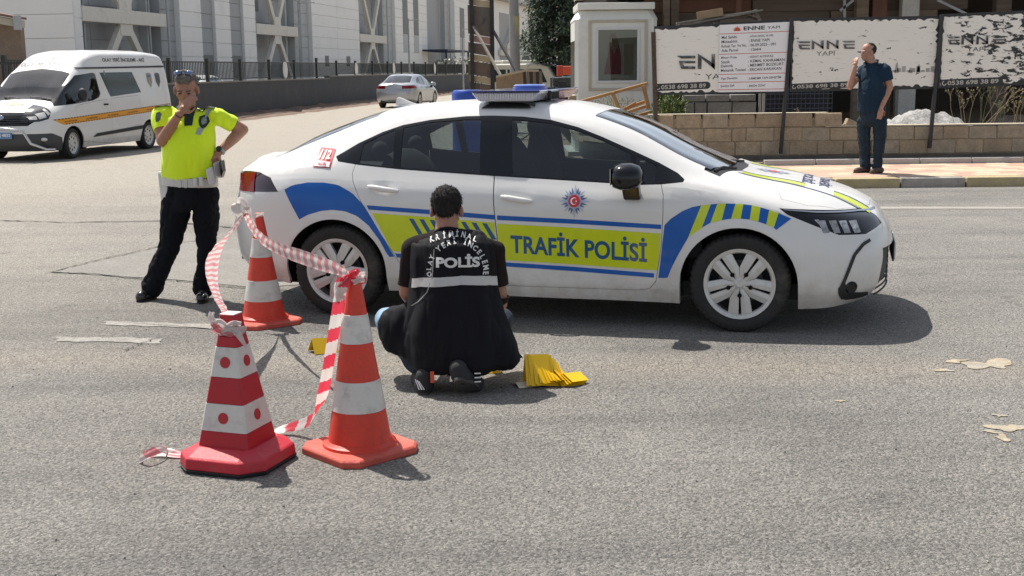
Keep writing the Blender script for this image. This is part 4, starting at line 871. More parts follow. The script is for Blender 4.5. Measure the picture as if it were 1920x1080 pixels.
b=MB(); a_=q(1773,84); enne(b,a_[0],a_[1],.95,.125,4); flat_text(b,'YAPI',(q(1812,97)[0],SY-.024,q(1812,97)[1]),(1,0,.02),(0,0,1),.29,.07,-.003); b.build('company_lettering',A('half peeled logo print',(.05,.05,.055),.6,stain=(.5,.49,.45),stain_s=7,stain_a=.9),r,origin=o,recalc=False)
phone(r,o,X(1765),q(1765,163)[1],1.0,.115)
# information board fixed over the first hoarding
ib=thing('site_information_board','clean white site information board with thin red lines and columns of small print','sign',(X(1346),SY-.03,q(1346,173)[1])); io=ib.location.copy()
c=[q(1346,173),q(1476,171),q(1480,41),q(1349,47)]; yb=SY-.036
b=MB(); b.prism([(x,yb+.008,z) for x,z in c],(0,-.010,0)); b.build('panel',A('information board white',(.80,.80,.82),.45,n1=.04,s1=2),ib,origin=io)
yb-=.0035
def bl(u,v):   # bilinear point on the board, v from the top
    p=[c[3][i]+(c[2][i]-c[3][i])*u for i in(0,1)]; s_=[c[0][i]+(c[1][i]-c[0][i])*u for i in(0,1)]; return [p[i]+(s_[i]-p[i])*v for i in (0,1)]
b=MB()
for v in (.135,.435,.735,.855,.965):
    p0_,p1_=bl(.0,v),bl(1,v); b.add([(p0_[0],yb,p0_[1]-.004),(p1_[0],yb,p1_[1]-.004),(p1_[0],yb,p1_[1]+.006),(p0_[0],yb,p0_[1]+.006)],[(0,1,2,3)])
b.build('red_rule',A('dull red rule',(.50,.12,.08),.5),ib,origin=io)
M_pr=A('dark grey print',(.04,.045,.055),.5); rows=[('Mal Sahibi',': UĞUR KEKEÇ VE HİS.',.195),('Müteahhit',': ENNE YAPI',.26),('Ruhsat Tar. Ve No.',': 06.09.2023 - 091',.325),('Ada Parsel',': 1264/4',.39),('Mimari Proje',': VEDAT ALTINTAŞ',.50),('Statik',': KEMAL KAHRAMAN',.56),('Elektrik',': MEHMET BOZKURT',.62),('Mekanik Tesisat',': ERCAN KARAKAN',.685),('Yapı Denetim',': UBMDMR YAPI DENETİM',.81),('Şantiye Şefi',': ERSİN ÖZAY',.92)]
sl_=(c[2][1]-c[3][1])/(c[2][0]-c[3][0])
for l_,r_,v in rows:
    b=MB(); p=bl(.03,v+.012); lv_,lf_=text_mesh(l_,None,.045,.012); lk_=min(1,.36*(c[1][0]-c[0][0])/max(a for a,_ in lv_)); b.add([(p[0]+a*lk_,yb,p[1]+bb+a*lk_*sl_) for a,bb in lv_],lf_)
    p=bl(.42,v+.010); vs_,fs_=text_mesh(r_,None,.045,.015); wmax=max(a for a,_ in vs_); k_=min(1,.56*(c[1][0]-c[0][0])/wmax)
    b.add([(p[0]+a*k_,yb,p[1]+bb+a*k_*sl_) for a,bb in vs_],fs_); b.build('printed_row',M_pr,ib,origin=io,recalc=False)
b=MB(); p=bl(.34,.095); flat_text(b,'ENNE',(p[0],yb,p[1]),(1,0,sl_),(0,0,1),.34,.06,.03); p=bl(.68,.09); flat_text(b,'YAPI',(p[0],yb,p[1]),(1,0,sl_),(0,0,1),.20,.045,.005)
b.build('company_name',M_pr,ib,origin=io,recalc=False)
b=MB(); p=bl(.25,.10)
for k in range(7):
    a=R(-75+25*k); L_=.085 if k==3 else .075; d=V(math.sin(a),0,math.cos(a)); s_=V(d.z,0,-d.x)*.013; e=V(p[0],yb,p[1])
    b.add([e,e+d*L_*.55+s_,e+d*L_,e+d*L_*.55-s_],[(0,1,2,3)])
b.build('flower_emblem',A('orange red print',(.70,.13,.05),.5),ib,origin=io,recalc=False)
# posts
def post(name,label,p0_,p1_,w,m,cat='post'):
    b=MB(); b.bar(p0_,p1_,w,w); o=b.build(name,m,None,bevel=.004,origin=p0_); tag(o,label,cat); return o
M_bpost=A('black painted steel',(.022,.024,.026),.5,n1=.3,s1=5,stain=(.10,.05,.03),stain_s=8,stain_a=.5)
post('hoarding_post','black steel post between the first and second hoarding boards',V(X(1468),SY-.02,.24),V(X(1481),SY-.05,q(1481,36)[1]),.055,M_bpost)
post('hoarding_post','black steel post between the second and the badly peeled board',V(X(1750),SY-.02,.30),V(X(1760),SY-.05,q(1760,28)[1]),.055,M_bpost)
post('hoarding_post','rust-crusted post at the left end of the block wall by the broken pallet',V(X(1231),SY-.02,.5),V(X(1224),SY-.02,q(1224,60)[1]),.07,A('rusty rough post',(.09,.065,.05),.9,n1=.4,s1=9,n2=.3,bump=2,bs=30))
# ------------------------------------------------------------ unfinished building behind
ub=thing('unfinished_building','brown timber and concrete shell of an unfinished building behind the hoardings','building',(8,25,.3)); uo=V(8,25,.3)
PL=[A('weathered formwork plank',(.20,.155,.115),.9,n1=.25,s1=3,n2=.2,s2=30,stretch=(.3,1,5)),A('dark formwork plank',(.13,.10,.08),.9,n1=.25,s1=3,stretch=(.3,1,5)),A('reddish formwork plank',(.15,.075,.05),.9,n1=.2,s1=3)]
M_conc=A('raw concrete',(.55,.54,.51),.9,n1=.15,s1=3,n2=.15,s2=40,bump=1,bs=20)
b=MB(); b.box((11.5,31,3.75),(19,15,.24)); b.build('shade_slab',M_conc,ub,origin=uo)  # overhead slab out of view, added to shade the interior
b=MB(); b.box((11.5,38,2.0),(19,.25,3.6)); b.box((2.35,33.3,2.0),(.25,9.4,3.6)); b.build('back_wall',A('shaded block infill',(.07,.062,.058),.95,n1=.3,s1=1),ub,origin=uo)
random.seed(9)
# formwork beam boards hanging at the front
for row in range(5):
    x=2.75
    while x<15:
        l=random.choice((1.0,1.6,2.2)); z=3.55-row*.235
        if not(row>=3 and x>7.5) : 
            b=MB(); b.box((x+l/2,25.6+random.uniform(-.03,.03),z),(l-.03,.05,.225),jit=.006); b.build('formwork_plank',random.choice(PL[:2] if random.random()<.85 else PL[2:]),ub,origin=uo)
        x+=l
for px,w,m in ((1265,.16,PL[1]),(1384,.10,PL[2]),(1648,.28,PL[2]),(1616,.24,PL[0]),(1706,.34,M_conc),(1250,.12,PL[0]),(1880,.3,PL[1])):
    x=at(px,20,25.2).x; b=MB(); b.box((x,25.25,2.0),(w,.22,3.5)); b.build('column',m,ub,origin=uo)
for px in (1655,1695): x=at(px,190,25.6).x; b=MB(); b.box((x,25.7,1.0),(.30,.25,1.6)); b.build('column',M_conc if px==1695 else PL[0],ub,origin=uo)
for a,c_ in (((1757,0),(1830,35)),((1583,0),(1583,34)),((1600,0),(1575,20))):
    b=MB(); b.bar(at(*a,25.0),at(*c_,25.0),.05); b.build('prop',M_steel,ub,origin=uo)
# leaning boards on top of the first hoarding
hp_=thing('plank_heap','heap of splintered planks lying above the first hoarding board','planks',at(1340,45,21.4)); ho=hp_.location.copy()
M_grw=A('weathered grey timber',(.22,.20,.17),.9,n1=.25,s1=6,n2=.2,stretch=(.4,1,4))
for a,c_,w,h,m in (((1268,44),(1420,20),.10,.03,M_grw),((1280,47),(1410,30),.12,.03,PL[0]),((1300,44),(1430,19),.06,.03,M_grw),((1350,40),(1420,36),.12,.05,PL[1]),((1340,46),(1425,41),.2,.06,M_grw),((1307,30),(1355,22),.12,.13,A('tan block piece',(.36,.25,.15),.9,n1=.2)),((1415,18),(1426,42),.05,.05,M_grw),((1395,26),(1424,33),.05,.03,PL[0]),((1270,48),(1345,48),.3,.03,PL[1])):
    b=MB(); b.bar(at(*a,21.4+random.uniform(-.1,.1)),at(*c_,21.4+random.uniform(-.1,.1)),h,w,upv=(0,1,0)); b.build('plank',m,hp_,bevel=.004,origin=ho)
# stacked grey blocks
gs=thing('block_stack','stack of plain grey concrete blocks under the first hoarding board','blocks',V(at(1350,215,21.2).x,21.2,.8)); go=gs.location.copy()
GB=A('grey concrete block',(.26,.255,.25),.9,n1=.15,s1=4,n2=.2,s2=40,bump=1,bs=30)
for row,(ys,xs) in enumerate((((177,190.5),(1281,1323,1369,1418)),((191,215),(1285,1302,1326,1373,1419)),((215.5,232),(1262,1310,1358,1419)))):
    z1=at(1350,ys[0],21.2).z; z0=at(1350,ys[1],21.2).z
    for a,c_ in zip(xs,xs[1:]):
        xa,xb=at(a,195,21.2).x,at(c_,195,21.2).x; b=MB(); b.box(((xa+xb)/2,21.3+random.uniform(-.02,.02),(z0+z1)/2),(xb-xa-.02,.2,abs(z1-z0)-.015),jit=.004); b.build('block',GB,gs,bevel=.006,seg=1,origin=go)
pp=thing('pipe_bundle','pale upright pipes beside the grey block stack','pipes',V(at(1428,215,21.3).x,21.3,.6)); po_=pp.location.copy()
for px in (1424,1431): x=at(px,190,21.3).x; b=MB(); b.tube([V(x,21.3,.55),V(x+.01,21.3,1.35)],.025,8); b.build('pipe',A('pale pipe',(.4,.4,.39),.5),pp,40,origin=po_)
# steel mesh cage
mc=thing('mesh_cage','dark blue steel mesh panel under the gap between the hoarding boards','mesh',V(at(1470,215,22).x,22,.5)); mo_=mc.location.copy(); M_mesh=A('blue black steel mesh',(.06,.07,.10),.5,.4)
x0_,x1_=at(1436,195,22).x,at(1560,195,22).x
b=MB()
for k in range(16): x=x0_+(x1_-x0_)*k/15; b.tube([V(x,22,.5),V(x,22,1.25)],.006,5)
for k in range(9): z=.55+k*.085; b.tube([V(x0_,21.99,z),V(x1_,21.99,z)],.006,5)
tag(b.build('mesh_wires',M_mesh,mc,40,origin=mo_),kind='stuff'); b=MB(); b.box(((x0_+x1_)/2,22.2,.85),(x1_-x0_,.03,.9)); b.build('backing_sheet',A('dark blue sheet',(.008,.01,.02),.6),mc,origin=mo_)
# ------------------------------------------------------------ plants
def leaf(b,p,d,L,w,up_=V(0,0,1)):
    d=d.normalized(); s_=d.cross(up_+V(.01,.02,0)).normalized()*w/2; m_=p+d*L*.5-V(0,0,-.02*L); b.add([p,m_+s_,p+d*L-V(0,0,L*.12),m_-s_],[(0,1,2),(0,2,3)])
LG=[A('fresh green leaf',(.10,.17,.035),.6,n1=.3,s1=9),A('yellow green leaf',(.20,.24,.07),.6,n1=.25,s1=9),A('dark green leaf',(.05,.085,.025),.6,n1=.3,s1=9)]
def bush(name,label,c,r,n,L,w,mats=LG,seed=0,stem=True,cat='bush',group=None):
    random.seed(seed); t=thing(name,label,cat,c,0,group); b=MB(); c=Vector(c)
    for i in range(n):
        u=V(random.gauss(0,1),random.gauss(0,1),random.gauss(0,1)).normalized()*random.random()**.4; p=c+V(u.x*r[0],u.y*r[1],r[2]+u.z*r[2]); d=(V(u.x,u.y,abs(u.z)+.3)+V(random.gauss(0,.5),random.gauss(0,.5),random.gauss(0,.5)))
        b.m=random.choices(range(len(mats)),[3,2,2][:len(mats)])[0]; leaf(b,p,d,L*random.uniform(.6,1.3),w)
    tag(b.build('leaves',mats,t,origin=c,recalc=False),kind='stuff')
    if stem:
        b=MB()
        for i in range(9): a=random.uniform(0,6.28); b.tube([c,c+V(math.cos(a)*r[0]*.5,math.sin(a)*r[1]*.5,r[2]*1.5)],[.008,.003],5)
        tag(b.build('stems',A('green stem',(.12,.13,.05),.7),t,50,origin=c),kind='stuff')
    return t
bush('leafy_bush','bright green leafy bush at the left end of the block wall',(at(1256,220,20.8).x,20.8,.62),(.30,.25,.32),900,.11,.022,seed=2)
bush('leafy_bush','sparse pale weeds growing through the broken pallet',(at(1150,225,22.2).x,22.2,.45),(.62,.3,.34),520,.12,.014,mats=[LG[1],A('straw',(.33,.28,.16),.8)],seed=3)
M_straw=A('dry straw stem',(.40,.33,.20),.8,n1=.2); M_sg=A('grey green weed',(.20,.22,.12),.8,n1=.2)
def weed(label,px,h,seed,tilt=0,heads=8,m=M_straw,Y=20.75):
    random.seed(seed); c=V(at(px,232,Y).x,Y,.62); t=thing('dry_weed',label,'weed',c,0,'dry weeds behind the block wall'); b=MB(); hb=MB()
    def br(p,d,L,r,k):
        q_=p+d*L*.5+V(random.gauss(0,.02),0,0); e=p+d*L; b.tube([p,q_,e],[r,r*.8,r*.5],5)
        if k>0:
            for _ in range(random.choice((2,3))):
                u=random.uniform(.35,1); br(p+d*L*u,(d+V(random.gauss(0,.5),random.gauss(0,.3),random.uniform(-.1,.4))).normalized(),L*random.uniform(.25,.5),r*.6,k-1)
        else:
            hb.ell(e,(.010,.010,.009),6)
            for _ in range(3): leaf(hb,e,V(random.gauss(0,1),random.gauss(0,.5),random.gauss(0,1)),.035,.007)
    for i in range(4): br(c+V(random.gauss(0,.07),0,0),V(tilt+random.gauss(0,.16),random.gauss(0,.1),1).normalized(),h*random.uniform(.7,1),.0045,2)
    tag(b.build('stems',m,t,50,origin=c),kind='stuff'); tag(hb.build('seed_heads',A('pale seed head',(.42,.40,.28),.9) if m is M_straw else M_sg,t,origin=c,recalc=False),kind='stuff')
weed('tall straw coloured weed leaning left beside the right hoarding post',1806,.60,1,-.05)
weed('branching grey green weed with pale seed heads behind the wall, far right',1842,.62,2,.0,m=M_sg)
weed('long dry stalk leaning right across the other weeds',1852,.78,3,.5)
weed('thin dry weed at the right edge of the picture',1903,.55,4,.02)
weed('short grey green weed low behind the wall at far right',1885,.35,5,.1,m=M_sg)
weed('small dead weed in front of the steel mesh',1502,.25,6,-.3)
# ------------------------------------------------------------ kiosk
ky=thing('kiosk','white site kiosk with chamfered corners and a framed window holding a maroon garment','kiosk',(at(1155,200,24).x,24.0,0)); ko=ky.location.copy()
M_kio=A('aged white fibreglass',(.72,.72,.67),.45,n1=.06,s1=1.5,stain=(.55,.54,.49),stain_s=2,stain_a=.5,n2=.05)
xl,xr=at(1078,100,24).x,at(1232,100,24).x; zt=at(1100,36,24).z; ym=24.0
def octo(x0,x1,y0,y1,c_): return [(x0+c_,y0),(x1-c_,y0),(x1,y0+c_),(x1,y1-c_),(x1-c_,y1),(x0+c_,y1),(x0,y1-c_),(x0,y0+c_)]
O=octo(xl,xr,ym,ym+1.7,.07); wx0,wx1,wz0,wz1=at(1118,55,24).x,at(1199,55,24).x,at(1150,155,24).z,at(1150,52,24).z
# walls with a real window opening in the front
b=MB(); 
for i in (1,3,4,5,7):
    a,c_=O[i],O[(i+1)%8]; b.add([(a[0],a[1],0),(c_[0],c_[1],0),(c_[0],c_[1],zt),(a[0],a[1],zt)],[(0,1,2,3)])
a,c_=O[0],O[1]
for i in (2,6):  # side openings added to let light into the kiosk
    a2,c2=O[i],O[(i+1)%8]
    for z0_,z1_ in ((0,1.2),(zt-.4,zt)): b.add([(a2[0],a2[1],z0_),(c2[0],c2[1],z0_),(c2[0],c2[1],z1_),(a2[0],a2[1],z1_)],[(0,1,2,3)])
for (x0_,x1_,z0_,z1_) in ((a[0],wx0,0,zt),(wx1,c_[0],0,zt),(wx0,wx1,0,wz0),(wx0,wx1,wz1,zt)): b.box(((x0_+x1_)/2,ym+.03,(z0_+z1_)/2),(x1_-x0_,.06,z1_-z0_))
b.build('wall',M_kio,ky,origin=ko)
b=MB(); T1=octo(xl-.01,xr+.01,ym-.01,ym+1.71,.08); T2=octo(xl+.09,xr-.07,ym+.10,ym+1.6,.12); z2=zt+.17
b.add([(x,y,zt-.03) for x,y in T1]+[(x,y,zt) for x,y in T1]+[(x,y,z2) for x,y in T2],[tuple(range(8))[::-1],tuple(range(16,24))]+[(i,(i+1)%8,8+(i+1)%8,8+i) for i in range(8)]+[(8+i,8+(i+1)%8,16+(i+1)%8,16+i) for i in range(8)]); b.box(((xl+xr)/2,ym+.8,z2+.07),(xr-xl-.10,1.66,.13)); b.build('roof',M_kio,ky,bevel=.012,origin=ko)
def frame(x0,x1,z0,z1,w,d,y,m,name,parent): 
    b=MB(); b.box(((x0+x1)/2,y,z1+w/2),(x1-x0+2*w,d,w)); b.box(((x0+x1)/2,y,z0-w/2),(x1-x0+2*w,d,w)); b.box((x0-w/2,y,(z0+z1)/2),(w,d,z1-z0)); b.box((x1+w/2,y,(z0+z1)/2),(w,d,z1-z0)); return b.build(name,m,parent,bevel=.008,origin=ko)
frame(wx0-.10,wx1+.10,wz0-.10,wz1+.10,.05,.035,ym-.017,A('cream moulding',(.46,.42,.33),.6,n1=.1),'moulding',ky)
wf=frame(wx0+.04,wx1-.04,wz0+.04,wz1-.04,.05,.04,ym-.004,A('white upvc',(.62,.62,.62),.35),'window_frame',ky)
b=MB(); b.box(((wx0+wx1)/2,ym+.012,(wz0+wz1)/2),(wx1-wx0-.02,.006,wz1-wz0-.02)); b.build('window_pane',M_glassc,ky,origin=ko)
b=MB(); b.box(((wx0+wx1)/2+.08,ym+.35,(wz0+wz1)/2-.10),(.36,.01,.66)); b.build('white_sheet',A('white paper sheet',(.8,.78,.75),.8),ky,origin=ko)
b=MB(); b.box((wx1-.17,ym+.33,(wz0+wz1)/2-.08),(.18,.02,.6)); b.build('cardboard',A('brown cardboard',(.5,.36,.24),.9),ky,origin=ko)
b=MB(); b.box(((xl+xr)/2,ym+1.2,zt/2),(xr-xl-.2,.02,zt-.1)); b.build('inner_wall',A('dim inner wall',(.42,.40,.37),.9),ky,origin=ko)
gx=at(1153,100,24).x; 
vs=[];rows=14;n=14
for i in range(rows+1):
    u=i/rows; w_=.035+.125*u**.7; z_=wz1-.10-u*.78
    for j in range(n): a=2*PI*j/n; rr=1+.18*math.sin(5*a+u*3); vs.append((gx-.02+w_*math.cos(a)*rr+.015*math.sin(u*4),ym+.18+.06*math.sin(a)*rr,z_))
b=MB(); b.add(vs,[(i*n+j,i*n+(j+1)%n,(i+1)*n+(j+1)%n,(i+1)*n+j) for i in range(rows) for j in range(n)]); g=b.build('hanging_garment',A('maroon cloth',(.50,.03,.08),.8,n1=.2,s1=5),None,60,origin=(gx,ym+.18,wz1-.5)); tag(g,'maroon garment hanging behind the kiosk window','garment')
b=MB(); b.add([(x-0.0,y-.075,z) for x,y,z in [(gx-.06,ym+.18,wz1-.20),(gx+.05,ym+.18,wz1-.18),(gx+.06,ym+.18,wz1-.35),(gx-.01,ym+.18,wz1-.50),(gx-.08,ym+.18,wz1-.36)]],[(0,1,2,3,4)]); b.build('patterned_scarf',A('tan patterned cloth',(.45,.30,.20),.8,n1=.4,s1=30),g,origin=(gx,ym+.18,wz1-.5))
b=MB(); b.box(((xl+xr)/2,ym+.85,-.01),(xr-xl+.3,2.1,.12)); b.build('base_slab',M_conc,ky,origin=ko)
# broken pallet
bp_=thing('broken_pallet','broken orange-brown timber pallet leaning by the kiosk','pallet',at(1150,230,21.6)); bo=bp_.location.copy(); M_plt=A('orange brown timber',(.42,.23,.10),.8,n1=.2,s1=5,n2=.15,s2=30,stretch=(1,1,1))
def c3(x,y): return (860+x/3.375,y/3.375)
for a,c_,w,h,Y in (((775,642),(965,590),.13,.05,21.4),((960,592),(1195,528),.13,.05,21.45),((972,585),(1030,725),.13,.06,21.42),((1168,540),(1203,690),.13,.06,21.42),((1045,690),(1185,640),.06,.05,21.6),((1045,718),(1205,665),.10,.05,21.5),((1050,690),(1120,650),.06,.04,21.6),((1120,770),(1210,742),.10,.05,21.45),((1065,752),(1215,708),.10,.05,21.6),((780,640),(800,690),.08,.08,21.4)):
    b=MB(); b.bar(at(*c3(*a),Y),at(*c3(*c_),Y),h,w,upv=(0,1,0)); b.build('pallet_board',M_plt,bp_,bevel=.006,origin=bo)
# ------------------------------------------------------------ boundary wall and railings
M_slate=A('dark slate render',(.062,.065,.07),.85,n1=.12,s1=1.5,n2=.1,s2=30,stain=(.085,.08,.075),stain_s=1.5,stain_a=.5,bump=.6,bs=12)
M_rail=A('black painted railing',(.018,.022,.022),.5)
M_clad=A('pale grey white cladding',(.81,.81,.79),.5,n1=.03,s1=.7,n2=.02,s2=8,stain=(.62,.62,.60),stain_s=.8,stain_a=.35)
M_clad2=A('mid grey cladding',(.36,.375,.385),.6,n1=.05,s1=.7,n2=.03); M_clad3=A('light grey cladding',(.44,.46,.465),.6,n1=.05,s1=.7)
M_brace=A('off white painted steel',(.66,.63,.56),.5,n1=.06,s1=2,stain=(.36,.33,.28),stain_s=2,stain_a=.5)
M_dark=A('dark window glass',(.02,.035,.035),.12,0,.6,n1=.3,s1=1); M_mull=A('grey window frame',(.12,.13,.135),.5)
def wbox(b,a0,a1,o0,o1,z0,z1):
    """box in wall space: a along, o behind"""
    p=[lw(a,o,z) for z in(z0,z1) for a,o in((a0,o0),(a1,o0),(a1,o1),(a0,o1))]
    return b.add(p,[(3,2,1,0),(4,5,6,7),(0,1,5,4),(1,2,6,5),(2,3,7,6),(3,0,4,7)])
t=thing('boundary_wall','long dark slate grey rendered boundary wall topped by a black railing','wall',lw(0)); wo=lw(0)
for a0,a1,z in ((-16,12,1.27),(12,30,1.36),(30,50,1.22)):
    b=MB(); wbox(b,a0,a1-.01,0,.25,-.05,z); b.build('wall_section',M_slate,t,origin=wo); b=MB(); wbox(b,a0,a1-.01,-.03,.28,z,z+.05); b.build('coping',A('wall coping',(.20,.185,.165),.85,n1=.15,s1=1),t,origin=wo)
rl=thing('railing','black vertical bar railing with white oval plaques on top of the slate wall','fence',lw(0,.1,1.3)); ro=lw(0,.1,1.3)
a=-15.2; k=0
while a<49:
    zb=1.32 if a<12 else (1.40 if a<30 else 1.27); zt_=2.0 if a>-100 else 2; L_=3.4 if a>12 else 3.2
    b=MB(); wbox(b,a,a+.10,.08,.18,zb-.02,zt_+(.20 if abs(a-10.8)<.8 else .1)); b.build('railing_post',M_rail,rl,origin=ro)
    b=MB(); wbox(b,a+.10,a+L_,.11,.15,zb+.06,zb+.10); b.build('lower_rail',M_rail,rl,origin=ro)
    b=MB(); wbox(b,a+.10,a+L_,.11,.15,zt_-.04,zt_); b.build('upper_rail',M_rail,rl,origin=ro)
    b=MB(); q_=a+.22
    while q_<a+L_-.08: wbox(b,q_,q_+.022,.12,.142,zb+.10,zt_-.04); q_+=.135
    tag(b.build('railing_bars',M_rail,rl,origin=ro),kind='stuff')
    a+=L_; k+=1
M_plq=A('white plaque',(.62,.60,.58),.4); M_plq2=A('plaque red grey emblem',(.35,.16,.15),.5)
for a in (5.87,17.0,25.1,36.7,48.1):
    c=lw(a,.06,1.68); b=MB(); b.add([c+DV*(.30*math.cos(u))+V(0,0,.34*math.sin(u)) for u in [2*PI*i/20 for i in range(20)]],[tuple(range(20))]); b.add([c-NV*-.03+DV*(.30*math.cos(u))+V(0,0,.34*math.sin(u)) for u in [2*PI*i/20 for i in range(20)]],[tuple(range(20))]); p=b.build('oval_plaque',M_plq,rl,origin=ro)
    c=lw(a,.05,1.68); b=MB(); b.add([c+DV*(.11*math.cos(u))+V(0,0,.12*math.sin(u)) for u in [2*PI*i/12 for i in range(12)]],[tuple(range(12))]); b.build('emblem',M_plq2,p)
# ------------------------------------------------------------ long clad building with braced bays
FO=6.0; bt=thing('clad_building','long white panelled building with grey bays and steel X bracing behind the railing','building',lw(20,FO)); bo=lw(20,FO)
def fbox(name,m,a0,a1,o0,o1,z0,z1,par=bt,**k): b=MB(); wbox(b,a0,a1,FO+o0,FO+o1,z0,z1); return b.build(name,m,par,origin=bo,**k)
ZT=10.0; PH=.66
def pier(a0,a1,m,o0=0,o1=.5,seam=True,wide=99):
    fbox('wall',m,a0+.02,a1-.02,o0+.05,o1+.6,-.3,ZT)
    n=max(1,int(round((a1-a0)/wide))); z=.35; 
    while z<(8.6 if a1>40 else 6.4):
        for i in range(n):
            s0=a0+(a1-a0)*i/n; s1=a0+(a1-a0)*(i+1)/n
            b=MB(); wbox(b,s0+.012,s1-.012,FO+o0,FO+o0+.06,z+.015,z+PH-.015); b.build('panel',m,bt,origin=bo)
        z+=PH
def window(a0,a1,z0,z1,o=0,par=bt,bars=1):
    f=fbox('window',M_mull,a0,a1,o-.03,o+.02,z0,z1); n=bars+1
    for i in range(n):
        s0=a0+(a1-a0)*i/n+.05; s1=a0+(a1-a0)*(i+1)/n-.05; b=MB(); wbox(b,s0,s1,FO+o-.04,FO+o-.02,z0+.06,z1-.06); b.build('pane',M_dark,f)
        b=bt
    return f
def brace_bay(a0,a1,zb=3.55,zt=4.10):
    am=(a0+a1)/2; fbox('recess_wall',M_clad2,a0-.1,a1+.1,1.0,1.5,-.3,ZT)
    z=.35
    while z<8:
        for i in range(3):
            s0=a0+(a1-a0)*i/3; s1=a0+(a1-a0)*(i+1)/3; b=MB(); wbox(b,s0+.02,s1-.02,FO+.95,FO+1.0,z+.012,z+1.3-.012); b.build('panel',M_clad2,bt,origin=bo)
        z+=1.3
    fbox('beam',M_brace,a0,a1,-.05,.35,zb,zt,bevel=.02); fbox('beam',M_brace,a0,a1,-.05,.35,zb+4.2,zt+4.2)
    fbox('pilaster',M_clad3,a1-.55,a1-.25,.6,.95,-.3,ZT)
    for s_ in (-1,1):
        for (z0,z1,x0,x1) in ((0.3,zb-.08,(a1-a0)*.44,.25),(zt+4.1,zt+.10,(a1-a0)*.44,.25)):
            b=MB(); p=lw(am+s_*x0,FO+.15,z0); q_=lw(am+s_*x1,FO+.15,z1); b.bar(p,q_,.36,.22,upv=tuple(NV)); b.build('brace',M_brace,bt,origin=bo,bevel=.015)
    b=MB(); wbox(b,am-.55,am+.55,FO+.02,FO+.12,zb-.45,zb); wbox(b,am-.55,am+.55,FO+.02,FO+.12,zt,zt+.45); b.build('gusset',M_brace,bt,origin=bo)
# end face towards the street, then the long facade
for i in range(4):
    z=.35
    while z<6.6:
        p0_=lw(-.02,FO+i*3.3,z); 
        b=MB(); wbox(b,-.06,.0,FO+i*3.3+.012,FO+(i+1)*3.3-.012,z+.012,z+PH*1.3-.012); b.build('panel',M_clad,bt,origin=bo); z+=PH*1.3
fbox('end_wall',M_clad,.0,.5,.02,13.2,-.3,ZT)
pier(0,.6,M_clad); brace_bay(.6,8.1); pier(8.1,9.65,M_clad2,.25); pier(9.65,12.15,M_clad); pier(12.15,13.85,M_clad2,.15); pier(13.85,15.85,M_clad); pier(15.85,17.7,M_clad2,.15); pier(17.7,19.5,M_clad)
window(12.35,13.6,.6,2.42,.12); window(16.05,17.4,.6,2.42,.12); window(12.4,13.6,5.4,6.6,.12); window(16.05,17.4,5.2,6.6,.12)
brace_bay(19.5,26.75); pier(26.75,29.4,M_clad3,.25); pier(29.4,40.4,M_clad,wide=5.5); brace_bay(40.4,48.2); pier(48.2,51.2,M_clad3,.25); pier(51.2,63.3,M_clad,wide=6); pier(63.3,74.5,M_clad2,1.2,wide=5.6); pier(74.5,76.5,M_clad3,.6); pier(76.5,96,M_clad,wide=6.5)
window(21.7,22.7,4.85,6.0,.95); window(31.95,32.65,1.9,2.55,0); window(36.9,37.7,1.9,2.55,0)
for a0,a1 in ((53.9,55.6),(57.9,59.7)): window(a0,a1,4.4,7.9,0); fbox('spandrel',M_clad3,a0,a1,-.03,.02,3.0,4.36)
window(63.6,64.7,5.0,6.8,1.17); window(67.8,69.8,5.0,6.8,1.17); window(79.4,81.8,4.7,7.6,0); fbox('spandrel',M_clad3,79.4,81.8,-.03,.02,2.9,4.66)
for a in (8.3,27.1,48.6,73.9): b=MB(); b.tube([lw(a,FO-.02,0),lw(a,FO-.02,9.5)],.06,8); b.build('downpipe',M_clad3,bt,40,origin=bo)
b=MB(); wbox(b,57.5,63.0,FO-.4,FO-.35,0,1.9); b.build('door',M_clad3,bt,origin=bo)
aw=thing('awning','dark blue flat entrance awning on the white building','awning',lw(66,FO-1.5,3.2)); ao=aw.location.copy(); M_nv=A('navy awning cloth',(.015,.03,.07),.6)
b=MB(); wbox(b,61,72.5,FO-2.2,FO+.5,3.15,3.3); b.build('canopy',M_nv,aw,origin=ao); b=MB(); wbox(b,61.2,61.35,FO-2.1,FO-1.95,0,3.15); wbox(b,72.1,72.25,FO-2.1,FO-1.95,0,3.15); b.build('awning_leg',M_nv,aw,origin=ao); 
# flowering hedge
random.seed(21); hc=lw(60,2.6,.3); t=thing('flowering_hedge','pale hedge with white blooms behind the far end of the railing','hedge',hc); b=MB(); hm=[A('hedge green',(.12,.15,.07),.8),A('white bloom',(.62,.60,.52),.8)]
for i in range(900): c=lw(random.uniform(50,76),random.uniform(2,3.2),random.uniform(.3,2.5)); b.m=1 if random.random()<.25 else 0; leaf(b,c,V(random.gauss(0,1),random.gauss(0,1),random.gauss(0,1)),.3,.16)
tag(b.build('leaves',hm,t,origin=hc,recalc=False),kind='stuff'); b=MB(); 
for i in range(12): b.tube([lw(51+2*i,2.6,0),lw(51+2*i,2.6,1.8)],.03,5)
tag(b.build('stems',A('hedge stem',(.10,.08,.05),.9),t,origin=hc),kind='stuff')
